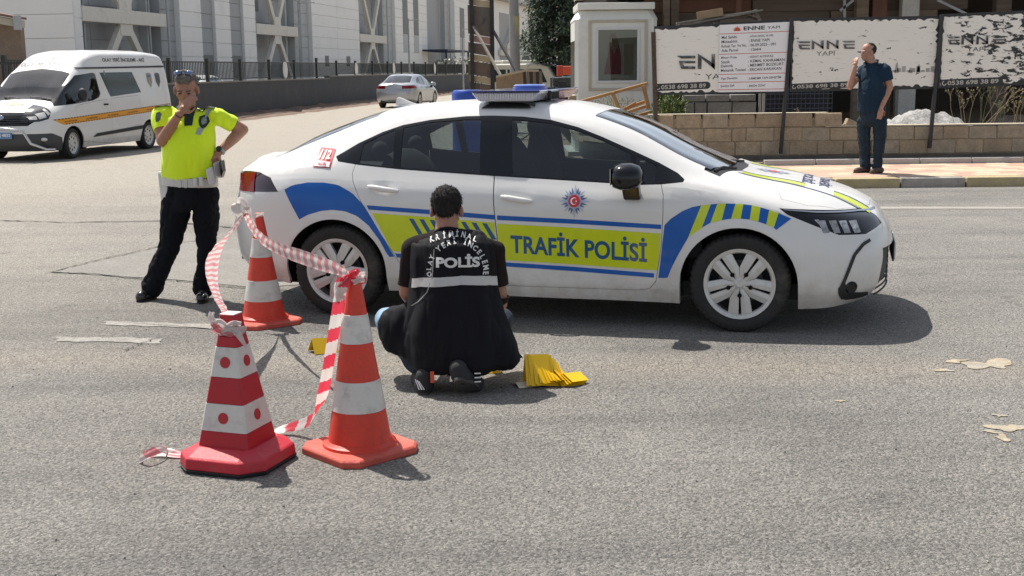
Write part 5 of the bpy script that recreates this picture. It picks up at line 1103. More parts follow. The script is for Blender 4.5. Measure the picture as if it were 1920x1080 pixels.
# yard behind the wall
# ------------------------------------------------------------ lamp posts
def lamp(label,px,Y,ztop,arms,m=M_steel,w=.05):
    x=at(px,60,Y).x; t=thing('street_lamp',label,'street lamp',(x,Y,0),0,'lamp posts behind the railing'); b=MB(); b.tube([V(x,Y,0),V(x,Y,1),V(x,Y,ztop)],[w*1.4,w*1.1,w*.7],10); b.build('pole',m,t,40,origin=(x,Y,0))
    for dx,z in arms:
        b=MB(); b.tube([V(x,Y,z),V(x+dx*.6,Y,z+.02)],.025,6); a=b.build('arm',m,t,40,origin=(x,Y,0)); b=MB(); b.ell((x+dx*.82,Y,z+.01),(abs(dx)*.26,.13,.05),10); b.build('lamp_head',M_mull,a,50)
    return t
lamp('slim grey lamp post rising behind the van roof, leftmost of the posts',158,47,8.5,[(1.3,8.4)])
lamp('slim grey post between the van and the first pale pillar of the building',281,52,8.5,[(1.3,8.4)])
lamp('lamp post with one arm to the right in front of the second braced bay',561,57,at(561,6,57).z+.1,[(1.25,at(561,6,57).z)])
lamp('lamp post with an arm on each side in front of the tall paired windows',766,70,at(766,38,70).z+.1,[(1.0,at(766,38,70).z)])
lamp('lamp post with a short arm beside the rusty formwork tower',867,76,at(867,55,76).z,[(.9,at(867,55,76).z)])
x=at(963,60,38).x; b=MB(); b.tube([V(x+.05,38,0),V(x,38,5),V(x-.03,38,9)],[.17,.14,.11],14); o=b.build('utility_pole',A('grey utility pole',(.26,.26,.25),.7,n1=.1,s1=2),None,40,origin=(x,38,0)); tag(o,'tall plain grey utility pole between the formwork tower and the tree','pole')
b=MB(); b.lathe([(.150,1.9),(.152,2.5)],14,Matrix.Translation((x+.03,38,.7))); o2=b.build('yellow_band',A('faded yellow band',(.42,.38,.16),.7,n1=.2),o,40,origin=(x,38,0))
# ------------------------------------------------------------ second building and red roofs far off
def yplane(px,py,Y): return at(px,py,Y)
fb=thing('far_white_building','white panelled building with grey braced bay and cornice beyond the rusty tower','building',at(970,120,160)); fo=fb.location.copy(); fo.z=0; fb.location=fo
A0=at(922,-2,150); A1=at(1032,26,190); fd_=(V(A1.x,A1.y,0)-V(A0.x,A0.y,0)); Lf=fd_.length; fd_.normalize(); fn=V(-fd_.y,fd_.x,0)
def ff(name,m,u0,u1,o0,o1,z0,z1,par=fb):
    b=MB(); p=[V(A0.x,A0.y,0)+fd_*(Lf*u)+fn*o+V(0,0,z) for z in(z0,z1) for u,o in((u0,o0),(u1,o0),(u1,o1),(u0,o1))]; b.add(p,[(3,2,1,0),(4,5,6,7),(0,1,5,4),(1,2,6,5),(2,3,7,6),(3,0,4,7)]); return b.build(name,m,par,origin=fo)
HF=at(922,-2,150).z
ff('wall',M_clad,-.1,1.3,0,9,-.2,HF); ff('cornice',M_clad3,-.12,1.32,-1.2,9,HF,HF+.45); ff('recess_wall',M_clad2,.10,.38,-.04,.3,1.5,HF-1.4); ff('beam',M_brace,.08,.42,-.35,-.05,3.2,3.9)
for u0,u1,z0,z1 in ((.62,.68,2.8,8.0),(.93,.98,3.2,8.4),(.10,.24,.6,2.4),(.95,1.15,.8,3)): w=ff('window',M_mull,u0,u1,-.08,0,z0,z1); ff('pane',M_dark,u0+.01,u1-.01,-.10,-.085,z0+.1,z1-.1,w); w.children[0].location=-Vector((0,0,0))
for o in fb.children:
    for c in o.children: c.location=(0,0,0); c.matrix_parent_inverse=Matrix()
b=MB(); b.bar(V(A0.x,A0.y,4.0)+fd_*Lf*.14-fn*.3,V(A0.x,A0.y,HF-1.5)+fd_*Lf*.34-fn*.3,.7); b.build('brace',M_brace,fb,origin=fo)
b=MB(); b.tube([V(A0.x,A0.y,0)+fd_*Lf*.60-fn*.3,V(A0.x,A0.y,HF-.3)+fd_*Lf*.60-fn*.3],.09,8); b.build('downpipe',M_clad3,fb,40,origin=fo)
rr=thing('red_roofed_house','distant house with red tiled roof and chimney above the far building','house',at(1020,130,260)); q0=at(990,17,260); q1=at(1050,0,260); rr.location.z=0; rro=rr.location.copy()
b=MB(); b.box((q0.x+7,268,7),(20,9,14)); b.build('wall',M_clad,rr,origin=rro); b=MB(); b.prism([V(q0.x-2.0,260,q0.z-.9),V(q0.x+18,260,q0.z-.9),V(q0.x+14,264,q0.z+1.2),V(q0.x+1,264,q0.z+1.2)],(0,6,0)); b.build('roof',A('red roof tile',(.38,.13,.09),.8,n1=.2,s1=2),rr,origin=rro); b=MB(); b.box((q0.x-.2,262,q0.z+1.0),(1.3,1.3,3.2)); b.build('chimney',M_conc,rr,origin=rro)
# ------------------------------------------------------------ small building at the far left
sb=thing('plastered_hut','small brown plastered building with sloping eaves at the left edge of the picture','building',(-13.2,31,0)); so_=V(-13.2,31,0); xr_=at(46,70,31).x-.1
b=MB(); b.box((xr_-2.5,31.15,1.45),(5,.25,2.9)); b.build('wall',A('brown plaster',(.22,.165,.125),.95,n1=.12,s1=3,n2=.3,s2=60,bump=1,bs=60),sb,origin=so_)
b=MB(); b.prism([V(xr_+.1,30.6,2.78),V(xr_+.1,30.6,2.95),V(xr_-5.5,30.6,4.0),V(xr_-5.5,30.6,3.85)],(0,.5,0)); b.build('eaves',A('cream eaves board',(.42,.38,.31),.7,n1=.1),sb,origin=so_); b=MB(); b.prism([V(xr_+.15,30.5,2.97),V(xr_-5.5,30.5,4.05),V(xr_-5.5,30.5,4.12),V(xr_+.15,30.5,3.03)],(0,.6,0)); b.build('roof',A('brown roof sheet',(.16,.09,.06),.7),sb,origin=so_)
b=MB(); b.box((xr_+.13,30.55,2.88),(.16,.12,.34)); b.build('gutter_end',M_steel,sb,origin=so_)
fh=thing('bar_fence','black vertical bar fence beside the brown plastered building, far left','fence',(-13,29.5,0)); fho=V(-13,29.5,0)
x1_=at(50,140,29.5).x; z1_=at(30,118,29.5).z; b=MB(); b.box((x1_-2.5,29.5,z1_),(5,.05,.05)); b.build('upper_rail',M_rail,fh,origin=fho)
for i in range(9): b=MB(); b.box((x1_-.06-i*.155,29.5,z1_/2+.2),(.035,.035,z1_-.4)); b.build('bar',M_rail,fh,origin=fho)
# ------------------------------------------------------------ formwork tower with props
ft=thing('formwork_tower','tall rusty formwork tower of stained panels and pale beams held by two slanting props','formwork',at(900,165,33)); fto=ft.location.copy(); fto.z=0; ft.location=fto
M_rp=[A('rust stained formwork sheet',(.13,.115,.105),.8,n1=.3,s1=3,n2=.2,col2=(.19,.125,.09),stain=(.035,.033,.033),stain_s=3,stain_a=.8),A('pale yellow beam',(.45,.36,.23),.8,n1=.15,s1=3),A('dusty pink beam',(.42,.24,.21),.8,n1=.15,s1=3)]
TY=33
for y0,y1,k in ((-8,-2,0),(-1,11,1),(11,66,0),(67,80,2),(81,102,0),(103,115,1),(116,142,0),(143,155,1),(156,185,0)):
    z1=at(900,y0,TY).z; z0=at(900,y1,TY).z; xa=at(878 if k==0 else 880,90,TY).x; xb=at(924,90,TY).x
    b=MB(); b.prism([V(xa,TY,z0+.02+.03),V(xb,TY,z0-.06),V(xb,TY,z1-.06),V(xa,TY,z1+.03)],(0,.06 if k==0 else .14,0)); b.build('formwork_sheet' if k==0 else 'beam',M_rp[k],ft,origin=fto)
for px,w in ((886,.10),(924,.11)):
    b=MB(); b.bar(V(at(px,165,TY).x,TY-.08,.0),V(at(px-2,0,TY).x,TY-.08,3.7),w,.10); b.build('upright',A('black grimy steel upright',(.03,.028,.028),.7,n1=.4,s1=8,bump=1.5,bs=30),ft,origin=fto)
for a,c_,m in (((924,56),(986,166),M_bpost),((888,50),(950,162),M_grw)):
    b=MB(); b.bar(at(*a,TY-.15),at(*c_,TY-2.2),.055); b.build('prop',m,ft,origin=fto)
# ------------------------------------------------------------ conifer
def conifer(label,c,H_,Rr,seed,n=15000):
    random.seed(seed); t=thing('conifer_tree',label,'tree',c); c=Vector(c); b=MB(); b.tube([c,c+V(.05,0,H_*.4),c+V(0,0,H_*.95)],[.20,.15,.03],10); b.build('trunk',A('dark bark',(.09,.07,.055),.9,n1=.2,s1=8,bump=1,bs=20),t,50,origin=c)
    cm=[A('conifer green',(.075,.12,.07),.8,n1=.3,s1=4),A('light conifer green',(.14,.185,.13),.8,n1=.3,s1=4),A('deep conifer green',(.04,.06,.042),.8)]
    b=MB(); lim=MB()
    for k in range(95):
        u=(k/95)**.85; z=H_*(.20+.78*u); a=k*2.399+random.uniform(-.3,.3); rr=Rr*(1-.80*u)*random.uniform(.72,1.1)*(.80 if u<.08 else 1); tip=c+V(math.cos(a)*rr,math.sin(a)*rr,z-.15*rr+.2)
        lim.tube([c+V(0,0,z-.1),tip],[.035,.008],5)
        for m_ in range(int(n/95)):
            s_=random.random()**.55; p=(c+V(0,0,z))*(1-s_)+tip*s_+V(random.gauss(0,.17),random.gauss(0,.17),random.gauss(0,.17)); b.m=random.choices((0,1,2),(4,2 if p.z>c.z+z-.05 else 1,3))[0]
            d=(tip-c-V(0,0,z)).normalized()+V(random.gauss(0,.7),random.gauss(0,.7),random.gauss(0,.7)); leaf(b,p,d,random.uniform(.14,.26),.09)
    tag(b.build('foliage',cm,t,origin=c,recalc=False),kind='stuff'); tag(lim.build('limbs',t.children[0].data.materials[0],t,50,origin=c),kind='stuff'); return t
cz=at(1045,120,50); conifer('dense dark green conifer standing left of the white kiosk',(at(1052,60,50).x,50,0),9.0,1.75,4,36000)
# ------------------------------------------------------------ site clutter beyond the patrol car roof
def clut(name,label,cat,fn,m,loc,**k): b=MB(); fn(b); o=b.build(name,m,None,origin=loc,**k); return tag(o,label,cat)
M_cream=A('cream van paint',(.50,.47,.38),.35,clear=.6)
def minibus(name,label,c,w,L,h,m,hd=0):
    t=thing(name,label,'van',c,hd); secs=[(-L/2,.0),(-L/2+.12,.05),(L/2-1.0,.05),(L/2-.35,0)]
    b=MB(); P=[(-L/2,.35),(-L/2,h-.25),(-L/2+.15,h),(L/2-1.2,h),(L/2-.75,h-.12),(L/2-.15,1.05),(L/2,.95),(L/2+.05,.4)]; b.prism([(x,-w/2,z) for x,z in P],(0,w,0)); b.build('body',m,t,bevel=.07,seg=3)
    for s_ in (-1,1):
        for x0,x1 in ((-L/2+.3,-L/2+1.3),(-L/2+1.4,L/2-1.9)): b=MB(); b.box(((x0+x1)/2,s_*(w/2+.004),h-.48),(x1-x0,.02,.5)); b.build('window',M_dark,t)
        b=MB(); b.prism([(L/2-1.8,s_*(w/2+.01),h-.75),(L/2-.75,s_*(w/2+.01),h-.75),(L/2-1.05,s_*(w/2+.01),h-.22),(L/2-1.8,s_*(w/2+.01),h-.22)],(0,-s_*.02,0)); b.build('window',M_dark,t)
        for x in (-L/2+.9,L/2-.8): b=MB(); b.lathe([(0,.1),(.2,.1),(.3,.08),(.33,0),(.3,-.08)],20,Matrix.Translation((x,s_*(w/2-.08),.33))@Matrix.Rotation(R(90)*s_,4,'X')); b.build('wheel',M_tyre,t,40)
    b=MB(); b.box((-L/2-.01,0,h-.5),(.03,w*.8,.5)); b.build('rear_window',M_dark,t)
    b=MB(); n_=V(.75,0,.66); b.add([(L/2-.73,-w*.42,h-.15),(L/2-.73,w*.42,h-.15),(L/2-.17,w*.46,1.10),(L/2-.17,-w*.46,1.10)],[(0,1,2,3)]); o=b.build('windscreen',M_dark,t); o.location=(.03,0,.03); return t
p=at(950,130,56); minibus('cream_van','cream van parked beyond the rusty formwork tower',(at(953,130,56).x+.2,57,-.0),1.75,4.4,2.0,M_cream,R(100))
p=at(1010,130,50); minibus('cream_van','cream van with black side window just left of the tree, behind sloping boards',(at(1003,130,50).x,51,-.12),1.75,4.2,1.95,M_cream,R(-40))
ts=thing('timber_boards','sloping rack of brown and grey boards behind the roof light bar','boards',at(975,165,30)); tso=ts.location.copy(); cols_=[A('tan board',(.26,.185,.12),.85,n1=.2,s1=4),A('grey brown board',(.17,.145,.125),.85,n1=.2,s1=4),A('dark gap board',(.05,.035,.03),.9)]
tops=lambda px: 143-(px-930)*.19 if px<985 else 132.5+(px-985)*.02
px=930; k=0; random.seed(12)
while px<1012:
    w=random.choice((7,9,11)) if px<975 else 6; a,c_=at(px,tops(px),30),at(px+w-.8,tops(px+w),30); z0=at(px,172,30).z; b=MB(); b.prism([V(a.x,30,z0),V(c_.x+.02,30,z0),V(c_.x,30,c_.z),V(a.x,30,a.z)],(0,.05,0)); b.build('board',cols_[(0 if px<970 and k%2 else (k%2)+0) if px<975 else (2 if k%2 else 1)],ts,origin=tso); px+=w; k+=1
b=MB(); b.bar(at(930,144,29.9),at(986,132,29.9),.05); b.bar(at(986,132,29.9),at(1010,132.5,29.9),.05); b.build('top_rail',A('pale rail',(.42,.34,.24),.8),ts,origin=tso)
clut('blue_drum','tall blue plastic drum behind the roof of the patrol car','drum',lambda b:b.lathe([(0,1.35),(.20,1.35),(.225,1.325),(.235,1.29),(.235,.95),(.245,.93),(.245,.90),(.235,.88),(.235,.50),(.245,.48),(.245,.45),(.235,.43),(.235,.05),(.22,.02),(0,.02)],32,Matrix.Translation((at(878,200,18).x,18,0))),A('blue plastic',(.015,.06,.36),.35,n1=.06),(at(878,200,18).x,18,0),smooth=35)
M_blkb=A('black moulded block',(.03,.033,.036),.8,n1=.3,s1=5)
tb=thing('black_crate_stack','stack of dark hollow blocks left of the white kiosk','blocks',at(1053,190,27)); tbo=tb.location.copy(); random.seed(8)
for r_ in range(6):
    for c_ in range(3):
        a=at(1036+c_*12,189-r_*8,27); b=MB(); b.box((a.x+.07,27+random.uniform(-.05,.05),a.z),(.135,.3,.088),jit=.012); b.build('hollow_block',M_blkb,tb,bevel=.008,origin=tbo)
clut('orange_barrier','orange red plastic barrier below the tree','barrier',lambda b:b.box(at(1062,132,44)+V(0,0,0),(.62,.25,.30)),A('orange red plastic',(.60,.09,.03),.5,n1=.15,s1=3),at(1062,132,44),bevel=.04)
clut('orange_barrier','orange red plastic post left of the barrier under the tree','barrier',lambda b:b.box(at(1050,133,43)+V(0,0,0),(.22,.22,.36)),A('red plastic',(.50,.06,.03),.5,n1=.15,s1=3),at(1050,133,43),bevel=.03)
clut('teal_crate','small teal crate above the black blocks','crate',lambda b:b.box(at(1064,149,42)+V(0,0,0),(.36,.3,.22)),A('teal plastic',(.08,.20,.21),.6,n1=.15),at(1064,149,42),bevel=.02)
clut('grey_bin','dark grey waste container beside the teal crate','container',lambda b:b.box(at(1043,153,42)+V(0,0,-.15),(.42,.4,.6)),A('slate plastic',(.06,.07,.085),.6,n1=.15),at(1043,153,42),bevel=.03)
clut('tan_block','tan concrete block on the ground by the black blocks','block',lambda b:b.box(at(1028,188,24)+V(0,0,-.05),(.14,.3,.22)),BL[0],at(1028,188,24),bevel=.01)
clut('tan_block','tan concrete block leaning against the kiosk wall','block',lambda b:b.box(at(1073,186,23.5)+V(0,0,-.05),(.14,.3,.24)),BL[1],at(1073,186,23.5),bevel=.01)
clut('white_sack','white sack on the clutter left of the kiosk','sack',lambda b:b.ell(at(1076,170,23.7),(.09,.10,.07),12),M_wprint,at(1076,170,23.7),smooth=60)
sg=thing('round_emblem_sign','small square white sign with grey round emblem in front of the far building','sign',at(986,112,60)); a=at(986,112,60); b=MB(); b.box(a,(.95,.05,.85)); b.build('panel',M_plq,sg,origin=a); b=MB(); b.add([a+V(.20*math.cos(u),-.03,.20*math.sin(u)) for u in [2*PI*i/16 for i in range(16)]],[tuple(range(16))]); b.build('emblem',M_mull,sg,origin=a); b=MB(); b.tube([V(a.x,60.05,0),V(a.x,60.05,a.z)],.04,8); b.build('sign_post',M_steel,sg,origin=a)
# ------------------------------------------------------------ silver saloon and cars behind the railing
f=V(.173,.985,0); r_=V(.985,-.173,0); c=V(-3.97,55.0,0)+f*1.35-r_*.90
s1,shs=sedan('silver_car','silver saloon seen from behind by the slate wall, red tail lights','car',(c.x,c.y,0),math.atan2(f.y,f.x),M_silver,1.0,1.0,.97,protos=cover); s1.scale=(1.04,)*3
b=MB(); b.box((-2.325,0,.50),(.012,.50,.11)); b.build('number_plate',M_wprint,s1); b=MB(); 
flat_text(b,'34 BJ 52',(-2.334,.20,.465),(0,-1,0),(0,0,1),.40,.07,.02); b.build('plate_letters',M_blk,s1,recalc=False)
b=MB(); b.lathe([(0,.004),(.045,.004),(.05,0)],20,Matrix.Translation((-2.30,0,.80))@Matrix.Rotation(R(-90),4,'Y')); b.build('emblem',M_chrome,s1,40)
b=MB(); b.box((-2.30,0,.26),(.06,1.2,.10)); b.build('bumper_insert',M_mblk,s1,bevel=.02)
d=V(.1377,.9905,0); q=lw(3.2,2.6); s2,_=sedan('white_parked_car','white parked car of which only the roof shows above the slate wall','car',(q.x,q.y,.10),math.atan2(d.y,d.x),M_white,1,1,1,protos=cover)
# ------------------------------------------------------------ crime scene van
VAN=[
[(2.36,0,.20),(2.35,.35,.20),(2.28,.66,.20),(2.12,.80,.20),(1.85,.87,.19),(1.45,.88,.19),(1.0,.88,.20),(.3,.88,.20),(-.5,.88,.20),(-1.45,.88,.21),(-2.2,.87,.24),(-2.58,.84,.26),(-2.66,.5,.28),(-2.66,0,.28)],
[(2.44,0,.34),(2.43,.35,.34),(2.36,.68,.34),(2.19,.84,.34),(1.9,.905,.34),(1.45,.92,.34),(1.0,.915,.34),(.3,.915,.34),(-.5,.915,.34),(-1.45,.92,.34),(-2.2,.905,.36),(-2.60,.87,.38),(-2.69,.5,.38),(-2.69,0,.38)],
[(2.44,0,.52),(2.43,.35,.52),(2.36,.68,.52),(2.19,.84,.52),(1.9,.91,.52),(1.45,.93,.55),(1.0,.925,.55),(.3,.925,.55),(-.5,.925,.55),(-1.45,.93,.55),(-2.2,.91,.56),(-2.60,.875,.56),(-2.69,.5,.56),(-2.69,0,.56)],
[(2.41,0,.70),(2.40,.35,.70),(2.33,.66,.70),(2.15,.82,.70),(1.87,.895,.72),(1.45,.92,.76),(1.0,.922,.78),(.3,.922,.78),(-.5,.922,.78),(-1.45,.922,.78),(-2.2,.905,.78),(-2.60,.87,.78),(-2.69,.5,.78),(-2.69,0,.78)],
[(2.33,0,.86),(2.32,.33,.86),(2.23,.61,.87),(2.05,.77,.89),(1.80,.86,.94),(1.45,.89,1.01),(1.0,.905,1.03),(.3,.91,1.04),(-.5,.912,1.05),(-1.45,.91,1.06),(-2.2,.90,1.06),(-2.60,.865,1.06),(-2.69,.5,1.06),(-2.69,0,1.06)],
[(2.25,0,.93),(2.24,.30,.935),(2.15,.55,.95),(1.99,.70,.98),(1.77,.79,1.03),(1.42,.80,1.20),(1.0,.835,1.30),(.3,.855,1.32),(-.5,.86,1.33),(-1.45,.86,1.33),(-2.2,.85,1.33),(-2.60,.825,1.33),(-2.68,.5,1.33),(-2.68,0,1.33)],
[(2.18,0,.975),(2.17,.26,.98),(2.09,.48,1.0),(1.95,.61,1.03),(1.74,.70,1.09),(1.36,.745,1.38),(.98,.765,1.58),(.3,.795,1.68),(-.5,.80,1.69),(-1.45,.80,1.70),(-2.2,.795,1.70),(-2.59,.77,1.70),(-2.65,.5,1.70),(-2.65,0,1.70)],
[(2.10,0,1.015),(2.09,.2,1.02),(2.01,.37,1.04),(1.88,.48,1.08),(1.70,.56,1.13),(1.32,.66,1.42),(.94,.70,1.68),(.28,.765,1.80),(-.5,.775,1.82),(-1.45,.775,1.82),(-2.2,.77,1.82),(-2.57,.745,1.82),(-2.62,.5,1.82),(-2.62,0,1.82)],
[(2.0,0,1.06),(1.99,.12,1.065),(1.92,.22,1.08),(1.82,.32,1.11),(1.66,.40,1.16),(1.30,.46,1.45),(.92,.58,1.74),(.26,.71,2.00),(-.5,.73,2.04),(-1.45,.73,2.04),(-2.15,.72,2.03),(-2.50,.69,1.99),(-2.56,.5,1.96),(-2.57,0,1.96)],
[(1.90,0,1.10),(1.89,.08,1.10),(1.84,.14,1.11),(1.76,.20,1.14),(1.62,.24,1.18),(1.28,.28,1.46),(.90,.38,1.77),(.24,.48,2.07),(-.5,.50,2.11),(-1.45,.50,2.11),(-2.12,.48,2.10),(-2.42,.45,2.07),(-2.47,.3,2.06),(-2.48,0,2.06)],
[(1.80,0,1.13),(1.80,0,1.13),(1.78,0,1.135),(1.72,0,1.15),(1.60,0,1.19),(1.27,0,1.47),(.89,0,1.78),(.22,0,2.085),(-.5,0,2.13),(-1.45,0,2.13),(-2.1,0,2.12),(-2.36,0,2.10),(-2.42,0,2.09),(-2.43,0,2.09)]]
VX,VY,VYAW=-9.1416,25.878,R(-103)
v=thing('crime_scene_van','white high roof crime scene van with orange side band parked at the left','van',(VX,VY,0),VYAW)
vs_=Shell(VAN,5,4)
for cx in (1.45,-1.50): vs_.cut(arc_poly(cx,.27,.375,20),'y',98)
for s_ in (-1,1):
    vs_.cut([(1.80,1.035),(1.66,1.17),(1.39,1.375),(.99,1.615),(.42,1.665),(.34,1.64),(.30,1.24),(.38,1.17),(.62,1.115),(1.15,1.07)],'y',10,side=s_)
    vs_.cut([(.18,1.665),(-1.10,1.67),(-1.31,1.235),(-.04,1.17)],'y',11,side=s_)
    vs_.cut([(2.60,.83),(2.08,1.045),(1.93,1.07),(1.96,.93),(2.08,.80),(2.25,.755),(2.6,.75)],'y',12,extra=[(V(0,.40*s_,0),V(0,s_,0))],side=s_)
vs_.cut([(1.64,0),(1.62,.4),(1.56,.66),(1.02,.665),(.93,.0),(1.02,-.665),(1.56,-.66),(1.62,-.4)],'z',13,extra=[(V(0,0,1.1),V(0,0,1))])
vs_.cut([(-.55,.68),(.55,.68),(.66,.76),(.60,.90),(.42,.93),(-.42,.93),(-.60,.90),(-.66,.76)],'x',14,extra=[(V(1.9,0,0),V(1,0,0))])
vs_.cut([(3,.18),(3,.53),(2.1,.53),(1.85,.44),(1.80,.18)],'y',15)
vs_.gap([(1.74,.0),(1.71,.5),(1.64,.70),(1.80,.74),(1.98,.64),(2.12,.47),(2.19,.25),(2.20,0),(2.19,-.25),(2.12,-.47),(1.98,-.64),(1.80,-.74),(1.64,-.70),(1.71,-.5)],'z',16,w=.004,extra=[(V(0,0,.93),V(0,0,1))])
doorP=[(1.30,1.0),(1.26,.75),(1.22,.60),(1.18,.22),(.03,.22),(.01,.7),(.05,1.05),(.15,1.11),(.6,1.085),(1.1,1.04)]
for s_ in (-1,1): vs_.gap([(1.295,1.0),(1.26,.75),(1.20,.32),(.03,.22),(.01,.7),(.05,1.05),(.14,1.12),(.62,1.095),(1.1,1.045)],'y',40,w=.005,side=s_); vs_.gap([(-.01,.22),(-.03,.7),(.0,1.08),(.02,1.12),(-.04,1.14),(-1.30,1.18),(-1.36,1.0),(-1.38,.60),(-1.10,.56),(-1.05,.22)],'y',41,w=.005,side=s_)
vs_.piece((0,),'body',M_white,v)
for s_ in (-1,1):
    dr=vs_.piece(40,'door',M_white,v,s_); vs_.piece(41,'sliding_door',M_white,v,s_); vs_.piece(10,'window',M_glass,v,s_,rim=0,off=.004); vs_.piece(11,'window',M_dark,v,s_,rim=.0,off=.004)
    h=vs_.piece(12,'headlight',A('van headlight glass',(.022,.024,.028),.1,clear=1.,n1=.5,s1=6),v,s_,rim=.02,off=.002)
    b=MB(); b.box((.20,s_*.925,1.02),(.15,.03,.035)); b.build('handle',M_blk,dr,bevel=.008)
    b=MB(); b.ell((1.20,s_*1.02,1.24),(.07,.10,.13),14); m_=b.build('wing_mirror',M_mblk,v,60); b=MB(); b.bar((1.25,s_*.88,1.10),(1.20,s_*1.0,1.16),.05); b.build('mirror_arm',M_mblk,m_)
vs_.piece(13,'windscreen',M_glassc,v,rim=0,off=.004); vs_.piece(14,'grille',M_blk,v,rim=.02,off=.012); vs_.piece(15,'bumper',A('dark grey bumper plastic',(.045,.047,.05),.6,n2=.1),v,off=-.004); vs_.piece(16,'hood',M_white,v)
gr=[o for o in v.children if o.name.startswith('grille')][0]
b=MB()
for k in range(5): z=.70+k*.045; b.tube([V(2.435-.06*abs(u)**2-.30*(z-.70)*.5,u*.56,z) for u in [i/8-1 for i in range(17)]],.009,6)
b.build('grille_bar',A('grille steel grey',(.05,.052,.055),.35,.5),v,40)
b=MB(); b.lathe([(0,.01),(.07,.012),(.085,.0)],24,Matrix.Translation((2.42,0,.845))@Matrix.Rotation(R(75),4,'Y')@Matrix.Diagonal((.55,1,1,1))); b.build('oval_badge',A('badge pale blue ring',(.35,.38,.45),.2,.6),v,40)
b=MB(); b.box((2.47,0,.50),(.02,.52,.12)); b.build('number_plate',A('blue white plate',(.10,.22,.42),.4),v,bevel=.004); b=MB(); flat_text(b,'42 AAJ 4833',(2.482,-.23,.465),(0,1,0),(0,0,1),.46,.075,.02); b.build('plate_letters',M_wprint,v,recalc=False)
b=MB(); b.tube([V(2.42,-.80,.42),V(2.58,-.62,.40),V(2.62,-.60,.60),V(2.62,-.2,.64),V(2.62,.2,.64),V(2.62,.60,.60),V(2.58,.72,.36),V(2.36,.90,.235),V(2.16,.95,.225)],.028,10); b.build('bull_bar',A('brushed tube steel',(.55,.55,.55),.25,.9),v,60)
b=MB(); b.ell((2.27,.80,.42),(.04,.08,.04),12); b.build('fog_lamp',M_rim,v,60)
def vfilm(name,m,fn,**k): b=MB(); fn(b); return b.build(name,m,v,60,recalc=False)
M_or=A('orange tape print',(.72,.30,.01),.4)
vfilm('orange_band',M_or,lambda b:(strip_decal(b,vs_,[(2.02,.785),(1.3,.805),(0,.855),(-1.7,.93),(-2.5,.96)],[(1.76,.675),(1.3,.69),(0,.74),(-1.7,.81),(-2.5,.84)],side=1,grid=.1,off=.003)))
def dashes(b):
    for k in range(46):
        x=1.98-k*.098; zt2=.787+(1.95-x)*.0395; zb2=.675+(1.76-x)*.0385
        poly_decal(b,vs_,[(x,zt2),(x-.05,zt2+.002),(x-.04,zt2-.016),(x+.01,zt2-.018)],side=1,off=.005,grid=.5)
        if x<1.72: poly_decal(b,vs_,[(x,zb2+.018),(x-.05,zb2+.02),(x-.04,zb2+.002),(x+.01,zb2)],side=1,off=.005,grid=.5)
vfilm('band_dashes',M_blk,dashes)
def vtext(b,s,x,z,w,h,slope=0.04,bold=.03,off=.0055):
    v_,f_=text_mesh(s,w,h,bold); decal(b,vs_,[(x-a,z+c_+slope*a) for a,c_ in v_],f_,side=1,off=off,grid=.3)
vfilm('band_lettering',A('brown print',(.14,.05,.01),.5),lambda b:[vtext(b,'OLAY YERİ İNCELEME',x,.715+(1.7-x)*.039,.42,.035) for x in (1.72,.98,.18,-.62,-1.42,-2.1)])
vfilm('roof_lettering',A('dark grey letters',(.05,.055,.07),.5),lambda b:vtext(b,'OLAY YERİ İNCELEME - AKİ',-.03,1.885,1.68,.095,0.002,.02))
vfilm('black_rail',M_mblk,lambda b:strip_decal(b,vs_,[(.84,1.765),(-2.5,1.80)],[(.84,1.735),(-2.5,1.765)],side=1,grid=.2,off=.012))
vfilm('side_rubbing_strip',M_mblk,lambda b:poly_decal(b,vs_,[(.78,.385),(.62,.455),(-1.22,.535),(-1.14,.455)],side=1,grid=.1,off=.015))
vfilm('police_badge',A('gold grey badge',(.28,.25,.20),.4,n2=.5,s2=30),lambda b:[poly_decal(b,vs_,[(x,1.62),(x-.07,1.645),(x-.15,1.645),(x-.22,1.62),(x-.21,1.45),(x-.11,1.32),(x-.01,1.45)],side=1,off=.004,grid=.1) for x in (-1.66,)])
vfilm('police_badge',A('dark badge',(.07,.075,.08),.4,n2=.5,s2=30),lambda b:[poly_decal(b,vs_,[(x,1.62),(x-.07,1.645),(x-.15,1.645),(x-.22,1.62),(x-.21,1.45),(x-.11,1.32),(x-.01,1.45)],side=1,off=.004,grid=.1) for x in (-2.03,)])
vfilm('badge_ring',A('badge blue trim',(.08,.16,.35),.4),lambda b:(poly_decal(b,vs_,[(-1.70,1.60),(-1.84,1.60),(-1.84,1.55),(-1.70,1.55)],side=1,off=.006,grid=.2)))
b=MB(); v_,f_=text_mesh('OLAY YERİ İNCELEME',1.15,.10,.03)
decal(b,vs_,[(x_,z_) for x_,z_ in [(-.575+a,1.80+c_) for a,c_ in v_]],f_,side=1,off=.006,grid=.2,axis='x'); b.build('front_lettering',A('grey front letters',(.16,.17,.19),.5),v,recalc=False)
b=MB(); P=[(.0+.085*math.cos(2*PI*i/16),1.975+.03*math.sin(2*PI*i/16)) for i in range(16)]; decal(b,vs_,P,[tuple(range(16))],side=1,axis='x',off=.006,grid=.5); b.build('front_emblem',A('pale red emblem',(.45,.22,.22),.5),v,recalc=False)
b=MB(); P=[(.0+.20*math.cos(2*PI*i/16),.0+.1*math.sin(2*PI*i/16)) for i in range(16)]; decal(b,vs_,[(1.92+y*.9,x) for x,y in P],[tuple(range(16))],axis='z',off=.006,grid=.2); b.build('hood_emblem',A('pale orange emblem',(.50,.30,.16),.5,n2=.6,s2=20),v,recalc=False)
b=MB()
